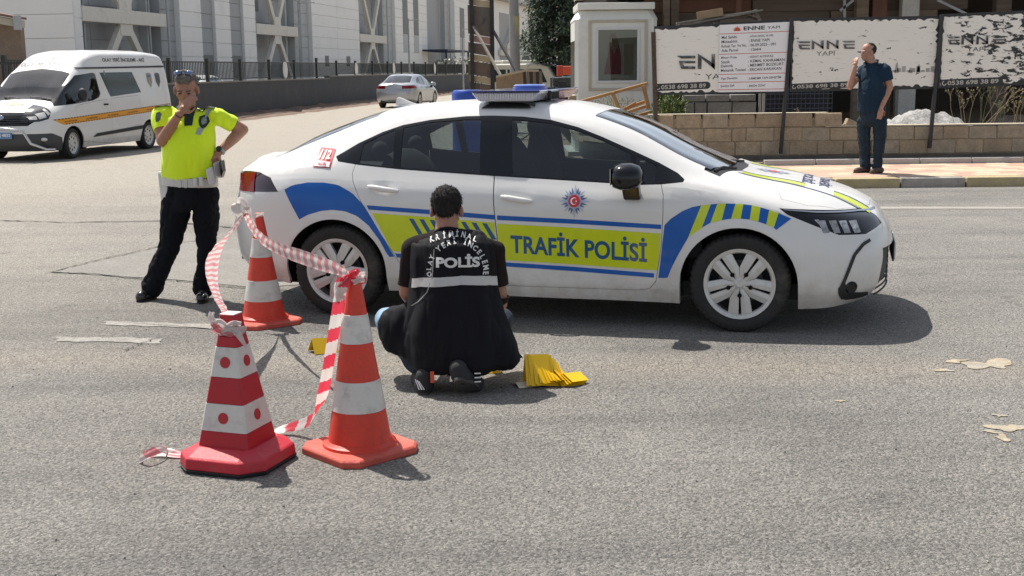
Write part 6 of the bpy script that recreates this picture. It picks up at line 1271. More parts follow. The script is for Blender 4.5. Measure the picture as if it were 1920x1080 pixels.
for P in ([(2.22,.80),(2.10,.83),(2.06,.93),(2.20,.90)],[(2.06,.86),(2.0,.89),(1.985,1.0),(2.04,.97)],[(2.32,.79),(2.25,.795),(2.22,.86),(2.30,.85)]): poly_decal(b,vs_,P,side=1,off=.004,grid=.05)
b.build('headlight_reflector',M_rim,v,recalc=False)
u=MB(); u.box((0,0,.30),(4.6,1.6,.16)); u.box((-.6,0,.55),(3.4,1.6,.3)); u.build('underbody',M_mblk,v)
for cx in (1.45,-1.50):
    for s_ in (-1,1):
        w_=MB(); n=16; vs=[]
        for i in range(n+1):
            a=-.2+(PI+.4)*i/n
            for y in (.88,.55): vs.append((cx+.385*math.cos(a),s_*y,.27+.385*math.sin(a)))
        w_.add(vs,[(2*i,2*i+1,2*i+3,2*i+2) for i in range(n)]); w_.add([(cx+.385*math.cos(-.2+(PI+.4)*i/n),s_*.55,.27+.385*math.sin(-.2+(PI+.4)*i/n)) for i in range(n+1)],[tuple(range(n+1))]); w_.build('wheel_well',M_mblk,v,recalc=False)
u=MB(); u.box((1.35,0,.98),(.5,1.5,.25)); u.build('dashboard',M_trim,v,bevel=.03); u=MB(); 
for y in (-.45,.45): u.ell((.55,y,.75),(.25,.26,.12),12); u.ell((.32,y,1.10),(.10,.25,.35),12); u.ell((.28,y,1.48),(.05,.14,.09),10)
u.build('seat',M_seat,v,60); u=MB(); u.box((.0,0,1.15),(.03,1.62,1.1)); u.build('bulkhead',A('pale bulkhead',(.25,.25,.25),.8),v)
sw_=MB(); Tm=Matrix.Translation((.98,.45,1.15))@Matrix.Rotation(R(60),4,'Y'); sw_.tube([Tm@V(.18*math.cos(a),.18*math.sin(a),0) for a in [2*PI*i/20 for i in range(20)]],.014,6,closed=True); sw_.build('steering_wheel',M_trim,v,50)
b=MB()
for y in (.05,.62): b.tube([V(1.66,y,1.16),V(1.62,y-.25,1.20),V(1.60,y-.5,1.21)],.010,5)
b.build('wiper',M_mblk,v,40)
vw=wheel_proto(.30,.205,.21,'steel')
for cx in (1.45,-1.50):
    for s_ in (-1,1): add_wheel(vw,v,(cx,s_*.80,.30),flip=(s_==1),steer=R(6) if cx>0 else 0)
# ------------------------------------------------------------ traffic cones
M_or1=A('sun faded orange red plastic',(.62,.042,.018),.5,n1=.10,s1=8,n2=.08,s2=60,stain=(.36,.05,.035),stain_s=9,stain_a=.5,bump=.12,bs=60)
M_orb=A('dusty cone base plastic',(.56,.09,.06),.65,n1=.15,s1=8,stain=(.36,.16,.13),stain_s=6,stain_a=.7,n2=.12,s2=60,bump=.4,bs=50)
M_wb=A('scuffed white reflective sleeve',(.62,.59,.55),.4,n1=.06,s1=9,stain=(.38,.34,.31),stain_s=10,stain_a=.6,n2=.05,s2=200)
def round_cone(label,c,H_,rz,seed,bands):
    t=thing('traffic_cone',label,'traffic cone',c,rz,'traffic cones holding the barrier tape'); r0,r1=.142,.022; zb=.035
    rad=lambda z: r0+(r1-r0)*(z-zb)/(H_-zb)
    b=MB(); s=.205; ch=.055; O=[(s-ch,-s),(s,-s+ch),(s,s-ch),(s-ch,s),(-s+ch,s),(-s,s-ch),(-s,-s+ch),(-s+ch,-s)]
    b.add([(x,y,.0) for x,y in O]+[(x,y,.026) for x,y in O]+[(x*.95,y*.95,.036) for x,y in O],[tuple(range(8))[::-1],tuple(range(16,24))]+[(i,(i+1)%8,8+(i+1)%8,8+i) for i in range(8)]+[(8+i,8+(i+1)%8,16+(i+1)%8,16+i) for i in range(8)]); b.build('base',M_orb,t,bevel=.004)
    b=MB(); prof=[(r0+.022,.034),(r0+.018,.048),(r0+.008,.052),(r0+.003,.056)]; n=14
    prof+=[(rad(z),z) for z in [.06+(H_-.06)*i/n for i in range(n+1)]]+[(r1-.006,H_+.003),(r1-.008,H_-.05)]; b.lathe(prof,40); b.build('cone_body',M_or1,t,35)
    for z0,z1 in bands:
        b=MB(); k=8; b.lathe([(rad(z0)+.001,z0-.001)]+[(rad(z0+(z1-z0)*i/k)+.0025,z0+(z1-z0)*i/k) for i in range(k+1)]+[(rad(z1)+.001,z1+.001)],40); o=b.build('white_sleeve',M_wb,t,30); cloth_noise(o.data,.0016,22,seed=seed)
    return t
zf=lambda py,Y: at(675,py,Y).z
cf=V(-.678,5.20,0); Hf=at(656,509,cf.y).z
round_cone('tall orange and white round cone nearest the camera, right of the red spotted pyramid cone',cf,Hf,R(43),1,[(zf(779,cf.y-.13),zf(722,cf.y-.12)),(zf(648,cf.y-.09),zf(594,cf.y-.07))])
cr=V(-1.655,8.02,0); Hr=at(459,399,cr.y).z
round_cone('orange and white round cone standing farther back, at the rear bumper of the patrol car',cr,Hr,R(38),2,[(zf(565,cr.y-.13),zf(527,cr.y-.12)),(zf(482,cr.y-.09),zf(447,cr.y-.07))])
# pyramid cone
t=thing('pyramid_cone','red square pyramid cone with white bands, red dots and tape knotted round its top','traffic cone',(-1.185,5.07,0),R(-19)); M_cr=A('crimson reflective film',(.40,.002,.012),.5,n1=.10,s1=7,n2=.12,s2=150,clear=.08,bump=.1,bs=200); M_cb=A('crimson rubber base',(.50,.012,.03),.5,n1=.12,s1=7,stain=(.35,.06,.06),stain_s=8,stain_a=.6,bump=.3,bs=60)
def octr(s,ch): return [(s-ch,-s),(s,-s+ch),(s,s-ch),(s-ch,s),(-s+ch,s),(-s,s-ch),(-s,-s+ch),(-s+ch,-s)]
def stack(b,rings):
    vs=[];n=len(rings[0][0])
    for P,z in rings: vs+=[(x,y,z) for x,y in P]
    b.add(vs,[tuple(range(n))[::-1],tuple(range((len(rings)-1)*n,len(rings)*n))]+[(k*n+i,k*n+(i+1)%n,(k+1)*n+(i+1)%n,(k+1)*n+i) for k in range(len(rings)-1) for i in range(n)])
b=MB(); stack(b,[(octr(.205,.08),0),(octr(.212,.08),.018)]); b.build('rubber_foot',M_mblk,t,bevel=.003)
b=MB(); stack(b,[(octr(.208,.08),.018),(octr(.205,.08),.062),(octr(.195,.078),.070),(octr(.135,.03),.098)]); b.build('base',M_cb,t,bevel=.005)
zz=lambda py: at(440,py,5.0).z
levels=[(.095,.121),(zz(806),None),(zz(756),None),(zz(708),None),(zz(653),None),(.60,None),(.652,None)]
hw=lambda z: .121+(.046-.121)*(z-.095)/(.56-.095) if z<.56 else .046-(z-.56)*.10
def sq(z,e=0): h=hw(z)+e; c_=.008; return octr(h,c_)
for i,(a,c_,m) in enumerate(((.095,zz(806),M_cr),(zz(806),zz(756),M_wb),(zz(756),zz(708),M_cr),(zz(708),zz(653),M_wb),(zz(653),.56,M_cr),(.56,.652,M_cr))):
    b=MB(); e=.0012 if m is M_wb else 0; stack(b,[(sq(a,e),a+.0006),(sq((a+c_)/2,e),(a+c_)/2),(sq(c_,e),c_-.0006)]); b.build('red_band' if m is M_cr else 'white_band',m,t,bevel=.0015)
for zc in ((zz(806)+zz(756))/2,(zz(708)+zz(653))/2):
    for k in range(4):
        h=hw(zc)+.0022; T=Matrix.Rotation(R(90)*k,4,'Z')@Matrix.Translation((0,-h,zc))@Matrix.Rotation(R(-9.3),4,'X')@Matrix.Rotation(R(90),4,'X'); b=MB(); b.lathe([(0,.0012),(.024,.0012),(.024,0)],28,T); b.build('red_dot',A('crimson dot',(.42,.01,.02),.35) if k==0 else bpy.data.materials['crimson dot'],t,30)
b=MB(); b.box((0,0,.652),(.070,.070,.006)); b.build('cap',M_wb,t,bevel=.003)
# ------------------------------------------------------------ barrier tape
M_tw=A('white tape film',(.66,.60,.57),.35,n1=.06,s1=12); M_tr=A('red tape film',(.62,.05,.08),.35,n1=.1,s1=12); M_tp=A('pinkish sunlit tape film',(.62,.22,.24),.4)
for m_ in (M_tw,M_tr,M_tp):
    nt_=m_.node_tree; bs_=nt_.nodes['Principled BSDF']; out_=nt_.nodes['Material Output']; tl=nt_.nodes.new('ShaderNodeBsdfTranslucent'); mx_=nt_.nodes.new('ShaderNodeMixShader'); mx_.inputs[0].default_value=.4
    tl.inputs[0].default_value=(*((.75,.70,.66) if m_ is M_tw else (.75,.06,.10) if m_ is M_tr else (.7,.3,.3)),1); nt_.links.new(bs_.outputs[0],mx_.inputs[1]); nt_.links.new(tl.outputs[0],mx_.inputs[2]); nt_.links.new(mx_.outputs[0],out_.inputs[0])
def ribbon(b,pts,w,ups,period=.085,skew=.6,phase=0,crumple=.006,seed=0,m2=1):
    """pts: control points; ups: width directions; diagonal stripes by face material"""
    n=18; P=crom(pts,n); U=crom([Vector(u).normalized() for u in ups],n); L=[0]
    for a,c_ in zip(P,P[1:]): L.append(L[-1]+(c_-a).length)
    W=w if isinstance(w,(list,tuple)) else [w]*len(pts); Wc=[V(x,0,0) for x in W]; Wc=crom(Wc,n); K=6; vs=[];
    tot=L[-1]; N_=int(tot/.006)+2; idx=0; rows=[]
    for i in range(N_):
        s_=tot*i/(N_-1)
        while idx<len(L)-2 and L[idx+1]<s_: idx+=1
        u=(s_-L[idx])/max(1e-6,L[idx+1]-L[idx]); p=P[idx].lerp(P[idx+1],u); q=U[idx].lerp(U[idx+1],u).normalized(); ww=Wc[idx].x*(1-u)+Wc[idx+1].x*u; d=(P[idx+1]-P[idx]).normalized(); q=(q-d*q.dot(d)).normalized(); nn=d.cross(q)
        for k in range(K+1):
            v=k/K-.5; vs.append(p+q*ww*v+nn*(crumple*.6*noise.noise(V(s_*8,v*2,seed))+.25*crumple*math.cos(v*PI*3)))
    n0=len(b.v); b.v+=vs
    for i in range(N_-1):
        s_=tot*i/(N_-1)
        for k in range(K):
            f_=((s_+phase+skew*w_(W)*(k/K))/period)%1; b.f.append(tuple(n0+x for x in (i*(K+1)+k,i*(K+1)+k+1,(i+1)*(K+1)+k+1,(i+1)*(K+1)+k))); b.mi.append(m2 if f_<.5 else 0)
def w_(W): return W[0]
tp=thing('barrier_tape','red and white striped barrier tape strung between the three cones and trailing on the road','barrier tape',cf+V(0,0,Hf)); to=tp.location.copy()
def along(pxs,Y0,Y1): n=len(pxs); return [at(x,y,Y0+(Y1-Y0)*i/(n-1)) for i,(x,y) in enumerate(pxs)]
b=MB(); P=along([(460,400),(474,428),(497,452),(527,468),(563,481),(602,494),(640,507),(656,514)],cr.y-.03,cf.y-.02); ribbon(b,P,[.03,.045,.06,.07,.078,.075,.05,.02],[(1,0,.3),(.5,0,.9),(.3,0,1),(0,0,1),(0,0,1),(0,.1,1),(0,.3,1),(0,0,1)],seed=1,crumple=.012,period=.15); b.build('tape_strip',[M_tw,M_tp],tp,60,origin=to,recalc=False)
b=MB(); P=along([(457,402),(444,422),(420,447),(401,480),(397,515),(404,548),(415,572),(427,590)],cr.y-.03,5.05); ribbon(b,P,[.02,.04,.07,.075,.062,.045,.045,.04],[(0,0,1),(.2,0,1),(1,0,.5),(1,0,.15),(1,0,-.1),(1,0,-.3),(1,0,-.4),(1,0,-.2)],seed=2,period=.12,crumple=.010,skew=.2); b.build('tape_strip',[M_tw,M_tp],tp,60,origin=to,recalc=False)
P=[at(656,516,cf.y-.03),at(642,540,cf.y-.05),at(632,590,cf.y-.03),at(623,640,cf.y-.0),at(615,690,cf.y+.02),at(606,735,cf.y+.06),at(594,772,cf.y+.12),gnd(566,795,.06),gnd(535,803,.03),gnd(505,815,.01)]
b=MB(); ribbon(b,P,[.02,.045,.052,.052,.052,.055,.055,.055,.05,.05],[(1,0,.2),(1,0,.2),(1,.2,.1),(1,.5,.1),(.9,.4,.2),(.8,.2,.5),(.5,.2,.8),(.2,.5,.8),(.1,.8,.5),(0,1,.1)],seed=3,period=.13,skew=1.0); b.build('tape_strip',[M_tw,M_tr],tp,60,origin=to,recalc=False)
P=[gnd(395,850,.012),gnd(345,853,.012),gnd(305,848,.02),gnd(272,853,.01),gnd(262,860,.02),gnd(275,853,.045),gnd(300,842,.05),gnd(315,846,.02)]
b=MB(); ribbon(b,P,[.05,.05,.05,.045,.04,.04,.04,.03],[(0,1,.1),(0,1,.2),(.1,1,.5),(.3,1,.6),(.2,.3,1),(-.1,.8,.8),(0,1,.3),(0,1,0)],seed=4,period=.16,phase=.05,crumple=.008); b.build('tape_strip',[M_tw,M_tp],tp,60,origin=to,recalc=False)
# wraps and bows at the cone tops
def hoop(b,c,r,z,w,tilt,seed,m2=1,turn=1.0):
    n=12; pts=[]; ups=[]
    for i in range(n+1):
        a=2*PI*turn*i/n; pts.append(c+V(r*math.cos(a),r*math.sin(a),z+tilt*math.cos(a+1))); ups.append((.15*math.cos(a),.15*math.sin(a),1))
    ribbon(b,pts,w,ups,period=.12,seed=seed,crumple=.008,m2=m2)
co_=V(-1.185,5.07,0)
b=MB(); hoop(b,co_,.060,.575,.028,.015,5,0); hoop(b,co_,.057,.590,.022,-.02,6); b.build('tape_wrap',[M_tw,M_tp],tp,60,origin=to,recalc=False)
def bow(b,pts,w,up,seed,m2=1,per=.12): ribbon(b,pts,w,[up]*len(pts),period=per,seed=seed,crumple=.012,m2=m2)
b=MB()
bow(b,[at(420,625,5.023),at(405,612,5.015),at(396,592,5.021),at(398,585,5.028)],.028,(1,0,.6),7); bow(b,[at(412,620,5.021),at(400,615,5.010),at(410,604,5.015),at(424,614,5.018)],.03,(0,0,1),8)
bow(b,[at(425,610,5.018),at(440,620,5.013),at(452,636,5.015),at(462,652,5.023)],[.026,.03,.022,.008],(.7,0,.7),9,0); bow(b,[at(420,618,5.015),at(438,606,5.013),at(452,608,5.023)],.022,(0,0,1),10,0)
b.build('tape_knot',[M_tw,M_tp],tp,60,origin=to,recalc=False)
b=MB(); c_=V(cf.x,cf.y,0)+V(.012,0,0); hoop(b,c_,.034,Hf-.022,.03,.01,11); hoop(b,c_,.040,Hf-.045,.02,.012,12)
bow(b,[at(655,515,5.174),at(640,522,5.159),at(632,540,5.156),at(636,556,5.162),at(645,545,5.165)],.028,(1,0,.5),13); bow(b,[at(655,514,5.174),at(668,508,5.159),at(672,525,5.159),at(662,530,5.165)],.024,(.6,0,.8),14); bow(b,[at(652,518,5.168),at(640,535,5.156),at(631,565,5.159)],.02,(1,0,0),15,0)
b.build('tape_knot',[M_tw,M_tr],tp,60,origin=to,recalc=False)
b=MB(); c_=V(cr.x,cr.y,0); hoop(b,c_,.030,Hr-.02,.03,.01,16,0)
bow(b,[at(458,402,7.991),at(445,398,7.976),at(440,385,7.982),at(450,376,8.000),at(462,385,7.994)],.05,(.7,0,.7),17,0); bow(b,[at(458,402,7.991),at(464,388,7.976),at(468,396,7.982),at(472,412,7.976),at(478,428,7.982)],.03,(1,0,.2),18,0); bow(b,[at(456,402,7.991),at(446,410,7.976),at(440,425,7.976)],.035,(1,0,.3),19,0)
b.build('tape_knot',[M_tw,M_tp],tp,60,origin=to,recalc=False)
# ------------------------------------------------------------ evidence markers
M_ye=A('yellow plastic sheet',(.80,.50,.008),.4,n1=.06,s1=12); M_yd=A('cream plastic sheet',(.70,.62,.45),.5)
ORD='first second third fourth fifth sixth seventh eighth ninth tenth eleventh twelfth thirteenth'.split()
def tent(label,loc,rz,L=.15,h=.12,half=.055,tilt=(0,0),m=M_ye,group='yellow evidence marker tents'):
    b=MB(); T=.0025; T0=Matrix.Translation(loc)@Matrix.Rotation(rz,4,'Z')@Matrix.Rotation(tilt[0],4,'X')@Matrix.Rotation(tilt[1],4,'Y')
    o=bpy.data.objects
    P=[(-half,0),(0,h),(half,0),(half-T*1.6,0),(0,h-T*2.4),(-half+T*1.6,0)]
    b.prism([(-L/2,x,z) for x,z in P],(L,0,0),M=None); ob=b.build('evidence_marker',m,None); ob.matrix_world=T0
    return tag(ob,label,'evidence marker',group)
random.seed(31); g0=gnd(1022,722)
for i in range(13):
    tent(ORD[i]+' yellow evidence marker from the left in the fanned pile by the crouching man',(g0.x-.045+i*.008,g0.y+i*.004,.004+.0*i),R(14+i*3.2+random.uniform(-4,4)),.13,.165-.0080*i+random.uniform(-.006,.006),.062+.003*i,(R(-8+random.uniform(-4,4)),R(1+2.0*i+random.uniform(-3,3))))
for i in range(5): tent(ORD[i]+' flattened yellow evidence marker from the bottom at the right end of the pile',(g0.x+.115+i*.006,g0.y+.03,.006+.006*i),R(25+i*5),.13,.03,.07,(R(4),R(6)),group='flattened yellow evidence markers')
tent('cream backed evidence marker lying flat under the left edge of the yellow pile',(g0.x-.10,g0.y-.0,.004),R(20),.12,.018,.06,m=M_yd,group=None)
g1=gnd(606,660); tent('single yellow evidence marker standing behind the tall near cone',(g1.x,g1.y,.002),R(30),.15,.085,.06,(0,R(4)),group=None)
g2=gnd(853,702); tent('small yellow evidence marker glimpsed between the shoes of the crouching man',(g2.x,g2.y,.002),R(70),.08,.045,.035,group=None)
g3=gnd(918,708); tent('yellow evidence marker mostly hidden by the vest hem of the crouching man',(g3.x,g3.y+.12,.002),R(10),.11,.05,.04,group=None)
# ------------------------------------------------------------ figures
def capsule(b,p,q,r0,r1,n=12):
    p,q=Vector(p),Vector(q); d=q-p; L=d.length
    if L<1e-5: b.ell(p,(r0,r0,r0),n); return
    z=d/L; pts=[];rs=[]
    for k in (0,1,2,3): a=PI/2*k/4+.08; pts.append(p-z*r0*math.cos(a)); rs.append(r0*math.sin(a))
    pts.append(p); rs.append(r0); pts.append(q); rs.append(r1)
    for k in (3,2,1,0): a=PI/2*k/4+.08; pts.append(q+z*r1*math.cos(a)); rs.append(r1*math.sin(a))
    b.tube(pts,rs,n)
def chain(b,P,n=12):
    for (p,r),(q,s) in zip(P,P[1:]): capsule(b,p,q,r,s,n)
def rings(b,R_,n=22):
    """closed loft of ellipses: (centre, rx, ry) from top or bottom"""
    vs=[]
    for c,rx,ry in R_:
        for j in range(n): a=2*PI*j/n; vs.append(Vector(c)+V(rx*math.cos(a),ry*math.sin(a),0))
    k=len(R_); b.add(vs,[tuple(range(n))[::-1],tuple(range((k-1)*n,k*n))]+[(i*n+j,i*n+(j+1)%n,(i+1)*n+(j+1)%n,(i+1)*n+j) for i in range(k-1) for j in range(n)])
def skin_over(b,name,m,parent,voxel=.012,smooth=4,fold=None,origin=None,post=None):
    """fuse overlapping volumes into one continuous surface"""
    o=b.build('tmp',m,None,recalc=True); r=o.modifiers.new('r','REMESH'); r.mode='VOXEL'; r.voxel_size=voxel; r.use_smooth_shade=True
    if smooth: s=o.modifiers.new('s','SMOOTH'); s.factor=.5; s.iterations=smooth
    dg=bpy.context.evaluated_depsgraph_get(); me=bpy.data.meshes.new_from_object(o.evaluated_get(dg)); bpy.data.objects.remove(o)
    if fold:
        for f_ in (fold if isinstance(fold,list) else [fold]): cloth_noise(me,*f_)
    if post:
        for v_ in me.vertices: v_.co=post(v_.co.copy())
    if origin is not None:
        for v_ in me.vertices: v_.co-=Vector(origin)
    me.polygons.foreach_set('use_smooth',[True]*len(me.polygons)); me.name=name
    ob=link(name,me,parent)
    if not me.materials: me.materials.append(m)
    return ob
def cutoff(ob,p,n,r):
    """open a cloth tube with a clean edge: drop what lies past the plane near p"""
    bm=bmesh.new(); bm.from_mesh(ob.data); p=Vector(p); n=Vector(n).normalized()
    fs=[f for f in bm.faces if (f.calc_center_median()-p).length<r]; g=set(fs)
    for f in fs: g.update(f.edges); g.update(f.verts)
    bmesh.ops.bisect_plane(bm,geom=list(g),plane_co=p,plane_no=n,dist=1e-6)
    bmesh.ops.delete(bm,geom=[f for f in bm.faces if (f.calc_center_median()-p).length<r*1.02 and (f.calc_center_median()-p).dot(n)>0],context='FACES')
    be=[e for e in bm.edges if len(e.link_faces)==1 and all(abs((v.co-p).dot(n))<.004 for v in e.verts)]
    if be:
        ex=bmesh.ops.extrude_edge_only(bm,edges=be)['geom']; vs=[v for v in ex if isinstance(v,bmesh.types.BMVert)]; c=sum((v.co for v in vs),V(0,0,0))/len(vs)
        for v in vs: d=c-v.co; v.co+=d.normalized()*min(.010,d.length*.5)-n*.004
        for e in be: e.smooth=False
    bm.to_mesh(ob.data); bm.free()
class On:                                    # lay films on a cloth mesh
    def __init__(s,ob): bm=bmesh.new(); bm.from_mesh(ob.data); bm.normal_update(); s.bvh=BVHTree.FromBMesh(bm); bm.free()
def finger(b,pts,r): 
    chain(b,[(p,r*(1-.12*i)) for i,p in enumerate(pts)],8)
def hand(b,w,d,up_,s=1,curl=.5,side=1,spread=1):
    """w wrist, d direction of the fingers, up_ back of the hand; four fingers and a thumb on one side"""
    d=Vector(d).normalized(); n=Vector(up_); n=(n-d*n.dot(d)).normalized(); x=d.cross(n)*side
    palm=w+d*.045*s
    for k in (-1,-.33,.33,1): capsule(b,w+x*k*.018*s+d*.01*s,w+x*k*.032*s+d*.085*s,.013*s,.0125*s,8)
    b.ell(palm,(.03*s,.03*s,.02*s),10)
    for k,l in ((-1,.062),(-.33,.074),(.33,.078),(1,.068)):
        p=w+x*k*.031*s*spread+d*.088*s; q=p; a=0; pts=[p]
        for j,f_ in enumerate((.45,.32,.23)):
            a+=curl*(.55,.75,.5)[j]; q=q+(d*math.cos(a)-n*math.sin(a))*l*f_*1.05*s; pts.append(q)
        finger(b,pts,.0092*s)
    p=w+x*.022*s+d*.02*s; q=p+(x*.9+d*.6-n*.25).normalized()*.042*s; e=q+(x*.25+d*.95-n*.3*curl).normalized()*.034*s; f2=e+(d*.95-x*.1-n*.4*curl).normalized()*.024*s; finger(b,[p,q,e,f2],.0108*s)
def head(b,c,f,s=1,tilt=0):
    """one head: cranium, jaw, nose, brows, lips, ears; f = facing direction, tilt forward"""
    f=Vector(f).normalized(); x=f.cross(V(0,0,1)).normalized(); Rm=Matrix((x,f,x.cross(f))).transposed().to_4x4(); T=Matrix.Translation(c)@Rm@Matrix.Rotation(-tilt,4,'X')@Matrix.Scale(s,4)
    e=lambda p,r,n=14: b.ell(p,r,n,M=T)
    e((0,-.012,.035),(.076,.094,.086),18); e((0,.020,-.02),(.062,.070,.085),16); e((0,.045,-.075),(.042,.038,.035),12); e((0,-.02,-.04),(.062,.06,.06),12)
    e((0,.086,-.014),(.011,.018,.026),10); e((0,.101,-.030),(.014,.014,.011),10); e((0,.080,.014),(.05,.012,.008),10)
    for q in (-1,1): e((q*.011,.095,-.034),(.009,.010,.008),8); e((q*.081,-.008,-.008),(.011,.019,.033),10); e((q*.040,.062,-.022),(.022,.020,.018),10); e((q*.030,.080,.000),(.014,.008,.009),8)
    e((0,.084,-.056),(.024,.012,.006),8); e((0,.082,-.066),(.020,.011,.006),8)
    return T
def person(label,loc): return thing('person',label,'person',loc)
def mk(P0): 
    return lambda px,py,dy=0: at(px,py,P0.y+dy)
def film2(name,m,parent,on,fn,origin=None):
    b=MB(); fn(b); o=b.build(name,m,parent,60,recalc=False); return o
# ============================================================ officer in the yellow green shirt
O=V(-2.33,8.92,0); p_=mk(O); L=lambda px,py,dy=0: p_(px,py,dy)-O
t=person('traffic officer in fluorescent yellow shirt and black trousers, hand over mouth, other hand on hip',O)
b=MB(); hc=L(349,168,-.02)
HT=head(b,hc,(.08,-1,0),1.02,R(14))
nk=L(350,212,.04); capsule(b,hc+V(0,.03,-.05),nk,.056,.062)
rings(b,[(nk+V(0,.0,-.02),.07,.065),(L(351,222,.03),.15,.10),(L(352,250,.02),.17,.115),(L(353,300,.02),.16,.12),(L(355,345,.02),.165,.12),(L(357,372,.02),.16,.12)])
Sr,Er,Wr=L(301,212,.02),L(304,264,-.10),L(337,213,-.18); Sl,El,Wl=L(408,218,.02),L(455,243,.10),L(410,286,.0)
chain(b,[(Sr,.055),(Er,.042),(Er.lerp(Wr,.35),.043),(Wr,.027)]); chain(b,[(Sl,.055),(El,.042),(El.lerp(Wl,.35),.043),(Wl,.027)])
hand(b,Wr+V(.004,0,.004),(L(366,174,-.17)-Wr),(-.35,-.9,.35),1.0,.35,1)
hand(b,Wl,(L(398,308,-.04)-Wl),(.8,-.5,.3),.95,.55,-1)
for h_,k_,a_ in ((L(334,368,.02),L(321,455,-.02),L(287,530,.0)),(L(384,368,.02),L(386,450,-.03),L(382,532,.0))): chain(b,[(h_,.085),(k_,.045),(k_.lerp(a_,.35),.042),(a_,.030)])
skin_over(b,'body',M_skin,t,.0072,2)
# face details
M_eye=A('dark eye',(.02,.015,.012),.3); M_brow=A('grey brown brow hair',(.10,.075,.06),.9); M_lip=A('lip',(.32,.12,.10),.5); M_hair1=A('short grey hair',(.20,.18,.16),.95,n1=.35,s1=60,n2=.3,s2=200,bump=1,bs=220)
def face(T,par,hairm=None,o=(0,0,0)):
    b=MB()
    for q in (-1,1): b.ell((q*.030,.083,-.006),(.013,.006,.006),8,M=T)
    b.build('eyes',M_eye,par,50); b=MB()
    for q in (-1,1): b.tube([T@V(q*.014,.092,.010),T@V(q*.030,.093,.016),T@V(q*.048,.082,.011)],.0042,6)
    b.build('eyebrows',M_brow,par,50); b=MB(); b.ell((0,.092,-.060),(.022,.006,.005),8,M=T); b.build('mouth',M_lip,par,50)
face(HT,t)
def hair(T,par,m,parts,vox=.006,nz_=(.004,60),name='hair',tl=1):
    b=MB()
    for c,r in parts: b.ell(c,r,16,M=T)
    o=skin_over(b,name,m,par,vox,1,fold=[(nz_[0],nz_[1])]); random.seed(len(o.data.vertices)); sb_=MB(); vv=o.data.vertices
    for _ in range(2600):
        v_=vv[random.randrange(len(vv))]; n_=v_.normal; leaf(sb_,v_.co-n_*.002,n_*.8+V(random.gauss(0,.5),random.gauss(0,.5),random.gauss(-.5,.4)),random.uniform(.008,.016)*tl,.0035)
    tag(sb_.build('hair_strands',m,o,recalc=False),kind='stuff'); return o
hair(HT,t,M_hair1,[((0,-.030,.052),(.080,.088,.084)),((0,.022,.088),(.062,.062,.036)),((0,.055,.070),(.048,.026,.020)),((-.056,-.022,.022),(.020,.055,.04)),((.056,-.022,.022),(.020,.055,.04)),((0,-.075,-.01),(.06,.035,.06))])
# sunglasses pushed up on the hair
M_sg1=A('blue mirrored lens',(.10,.17,.34),.12,.5,clear=1.); g=empty('sunglasses',t)
b=MB()
for q in (-1,1): b.ell((q*.036,.040,.130),(.031,.022,.016),14,M=HT)
b.build('lens',M_sg1,g,60); b=MB(); b.tube([HT@V(-.066,.020,.125),HT@V(-.035,.052,.142),HT@V(0,.056,.140),HT@V(.035,.052,.142),HT@V(.066,.020,.125)],.004,6); b.build('frame',M_blk,g,50)
# shirt
M_hi=A('fluorescent yellow green cloth',(.68,.90,.008),.75,n1=.04,s1=5,sheen=.2,emis=None); b=MB()
rings(b,[(L(350,204,.05),.075,.07),(L(351,211,.03),.13,.095),(L(353,220,.02),.170,.120),(L(354,240,.01),.188,.148),(L(354,265,.0),.188,.165),(L(354,295,.0),.184,.172),(L(354,318,.01),.188,.168),(L(355,334,.015),.192,.165)],28)
chain(b,[(L(314,213,.02),.064),(Sr+V(.0,0,-.02),.066),(Sr.lerp(Er,.75)+V(-.006,0,0),.064)],16); chain(b,[(L(398,215,.02),.064),(Sl,.066),(Sl.lerp(El,.80),.060)],16)
def trimcut(v): return v
shirt=skin_over(b,'shirt',M_hi,t,.009,5,fold=[(.014,5,(1,1,.5),0,.5),(.006,12,(1.2,1,.5),3,1.0)])
cutoff(shirt,Sr.lerp(Er,.62),Er-Sr,.12); cutoff(shirt,Sl.lerp(El,.62),El-Sl,.10); sO=On(shirt)
# sleeve ends and hem seams
def cuff(c,d,r,m,par,name,w=.012): 
    q=Vector(d).normalized().to_track_quat('Z','Y').to_matrix().to_4x4(); b=MB(); b.lathe([(r-.006,-w),(r,-w),(r+.002,w),(r-.006,w)],28,Matrix.Translation(c)@q); return b.build(name,m,par,40)
M_dg=A('dark green cloth',(.012,.03,.022),.8)
b=MB(); poly=[(-.012-.0,0)]
def film_on(name,m,par,on,polys,off=.003,grid=.02,side=-1,axis='y'):
    b=MB()
    for P in polys: poly_decal(b,on,P,side=side,off=off,grid=grid,axis=axis)
    return b.build(name,m,par,60,recalc=False)
def pxz(pts,Lf=L,dy=-.16): return [(Lf(x,y,dy).x,Lf(x,y,dy).z) for x,y in pts]
film_on('placket',M_dg,t,sO,[pxz([(340,212),(358,212),(357,236),(343,237)])],.004)
film_on('reflective_strip',A('grey reflective strip',(.32,.36,.33),.4),t,sO,[pxz([(378,206),(388,207),(381,222),(375,222)]),pxz([(368,240),(379,241),(373,254),(364,252)])],.004)
film_on('chest_badge',A('black green badge cloth',(.012,.02,.018),.7),t,sO,[pxz([(368,220),(376,217),(384,221),(385,230),(380,240),(375,242),(370,236),(367,228)])],.005,.015)
film_on('badge_emblem',A('grey embroidery',(.22,.26,.24),.6,n2=.5,s2=60),t,sO,[pxz([(372,223),(376,221),(381,224),(380,232),(375,236),(372,231)])],.0065,.02)
film_on('sleeve_badge',A('dark sleeve badge',(.03,.045,.04),.7,n2=.4,s2=60),t,sO,[pxz([(285,213),(291,211),(295,216),(294,226),(288,231),(285,224)])],.005,.015)
b=MB()
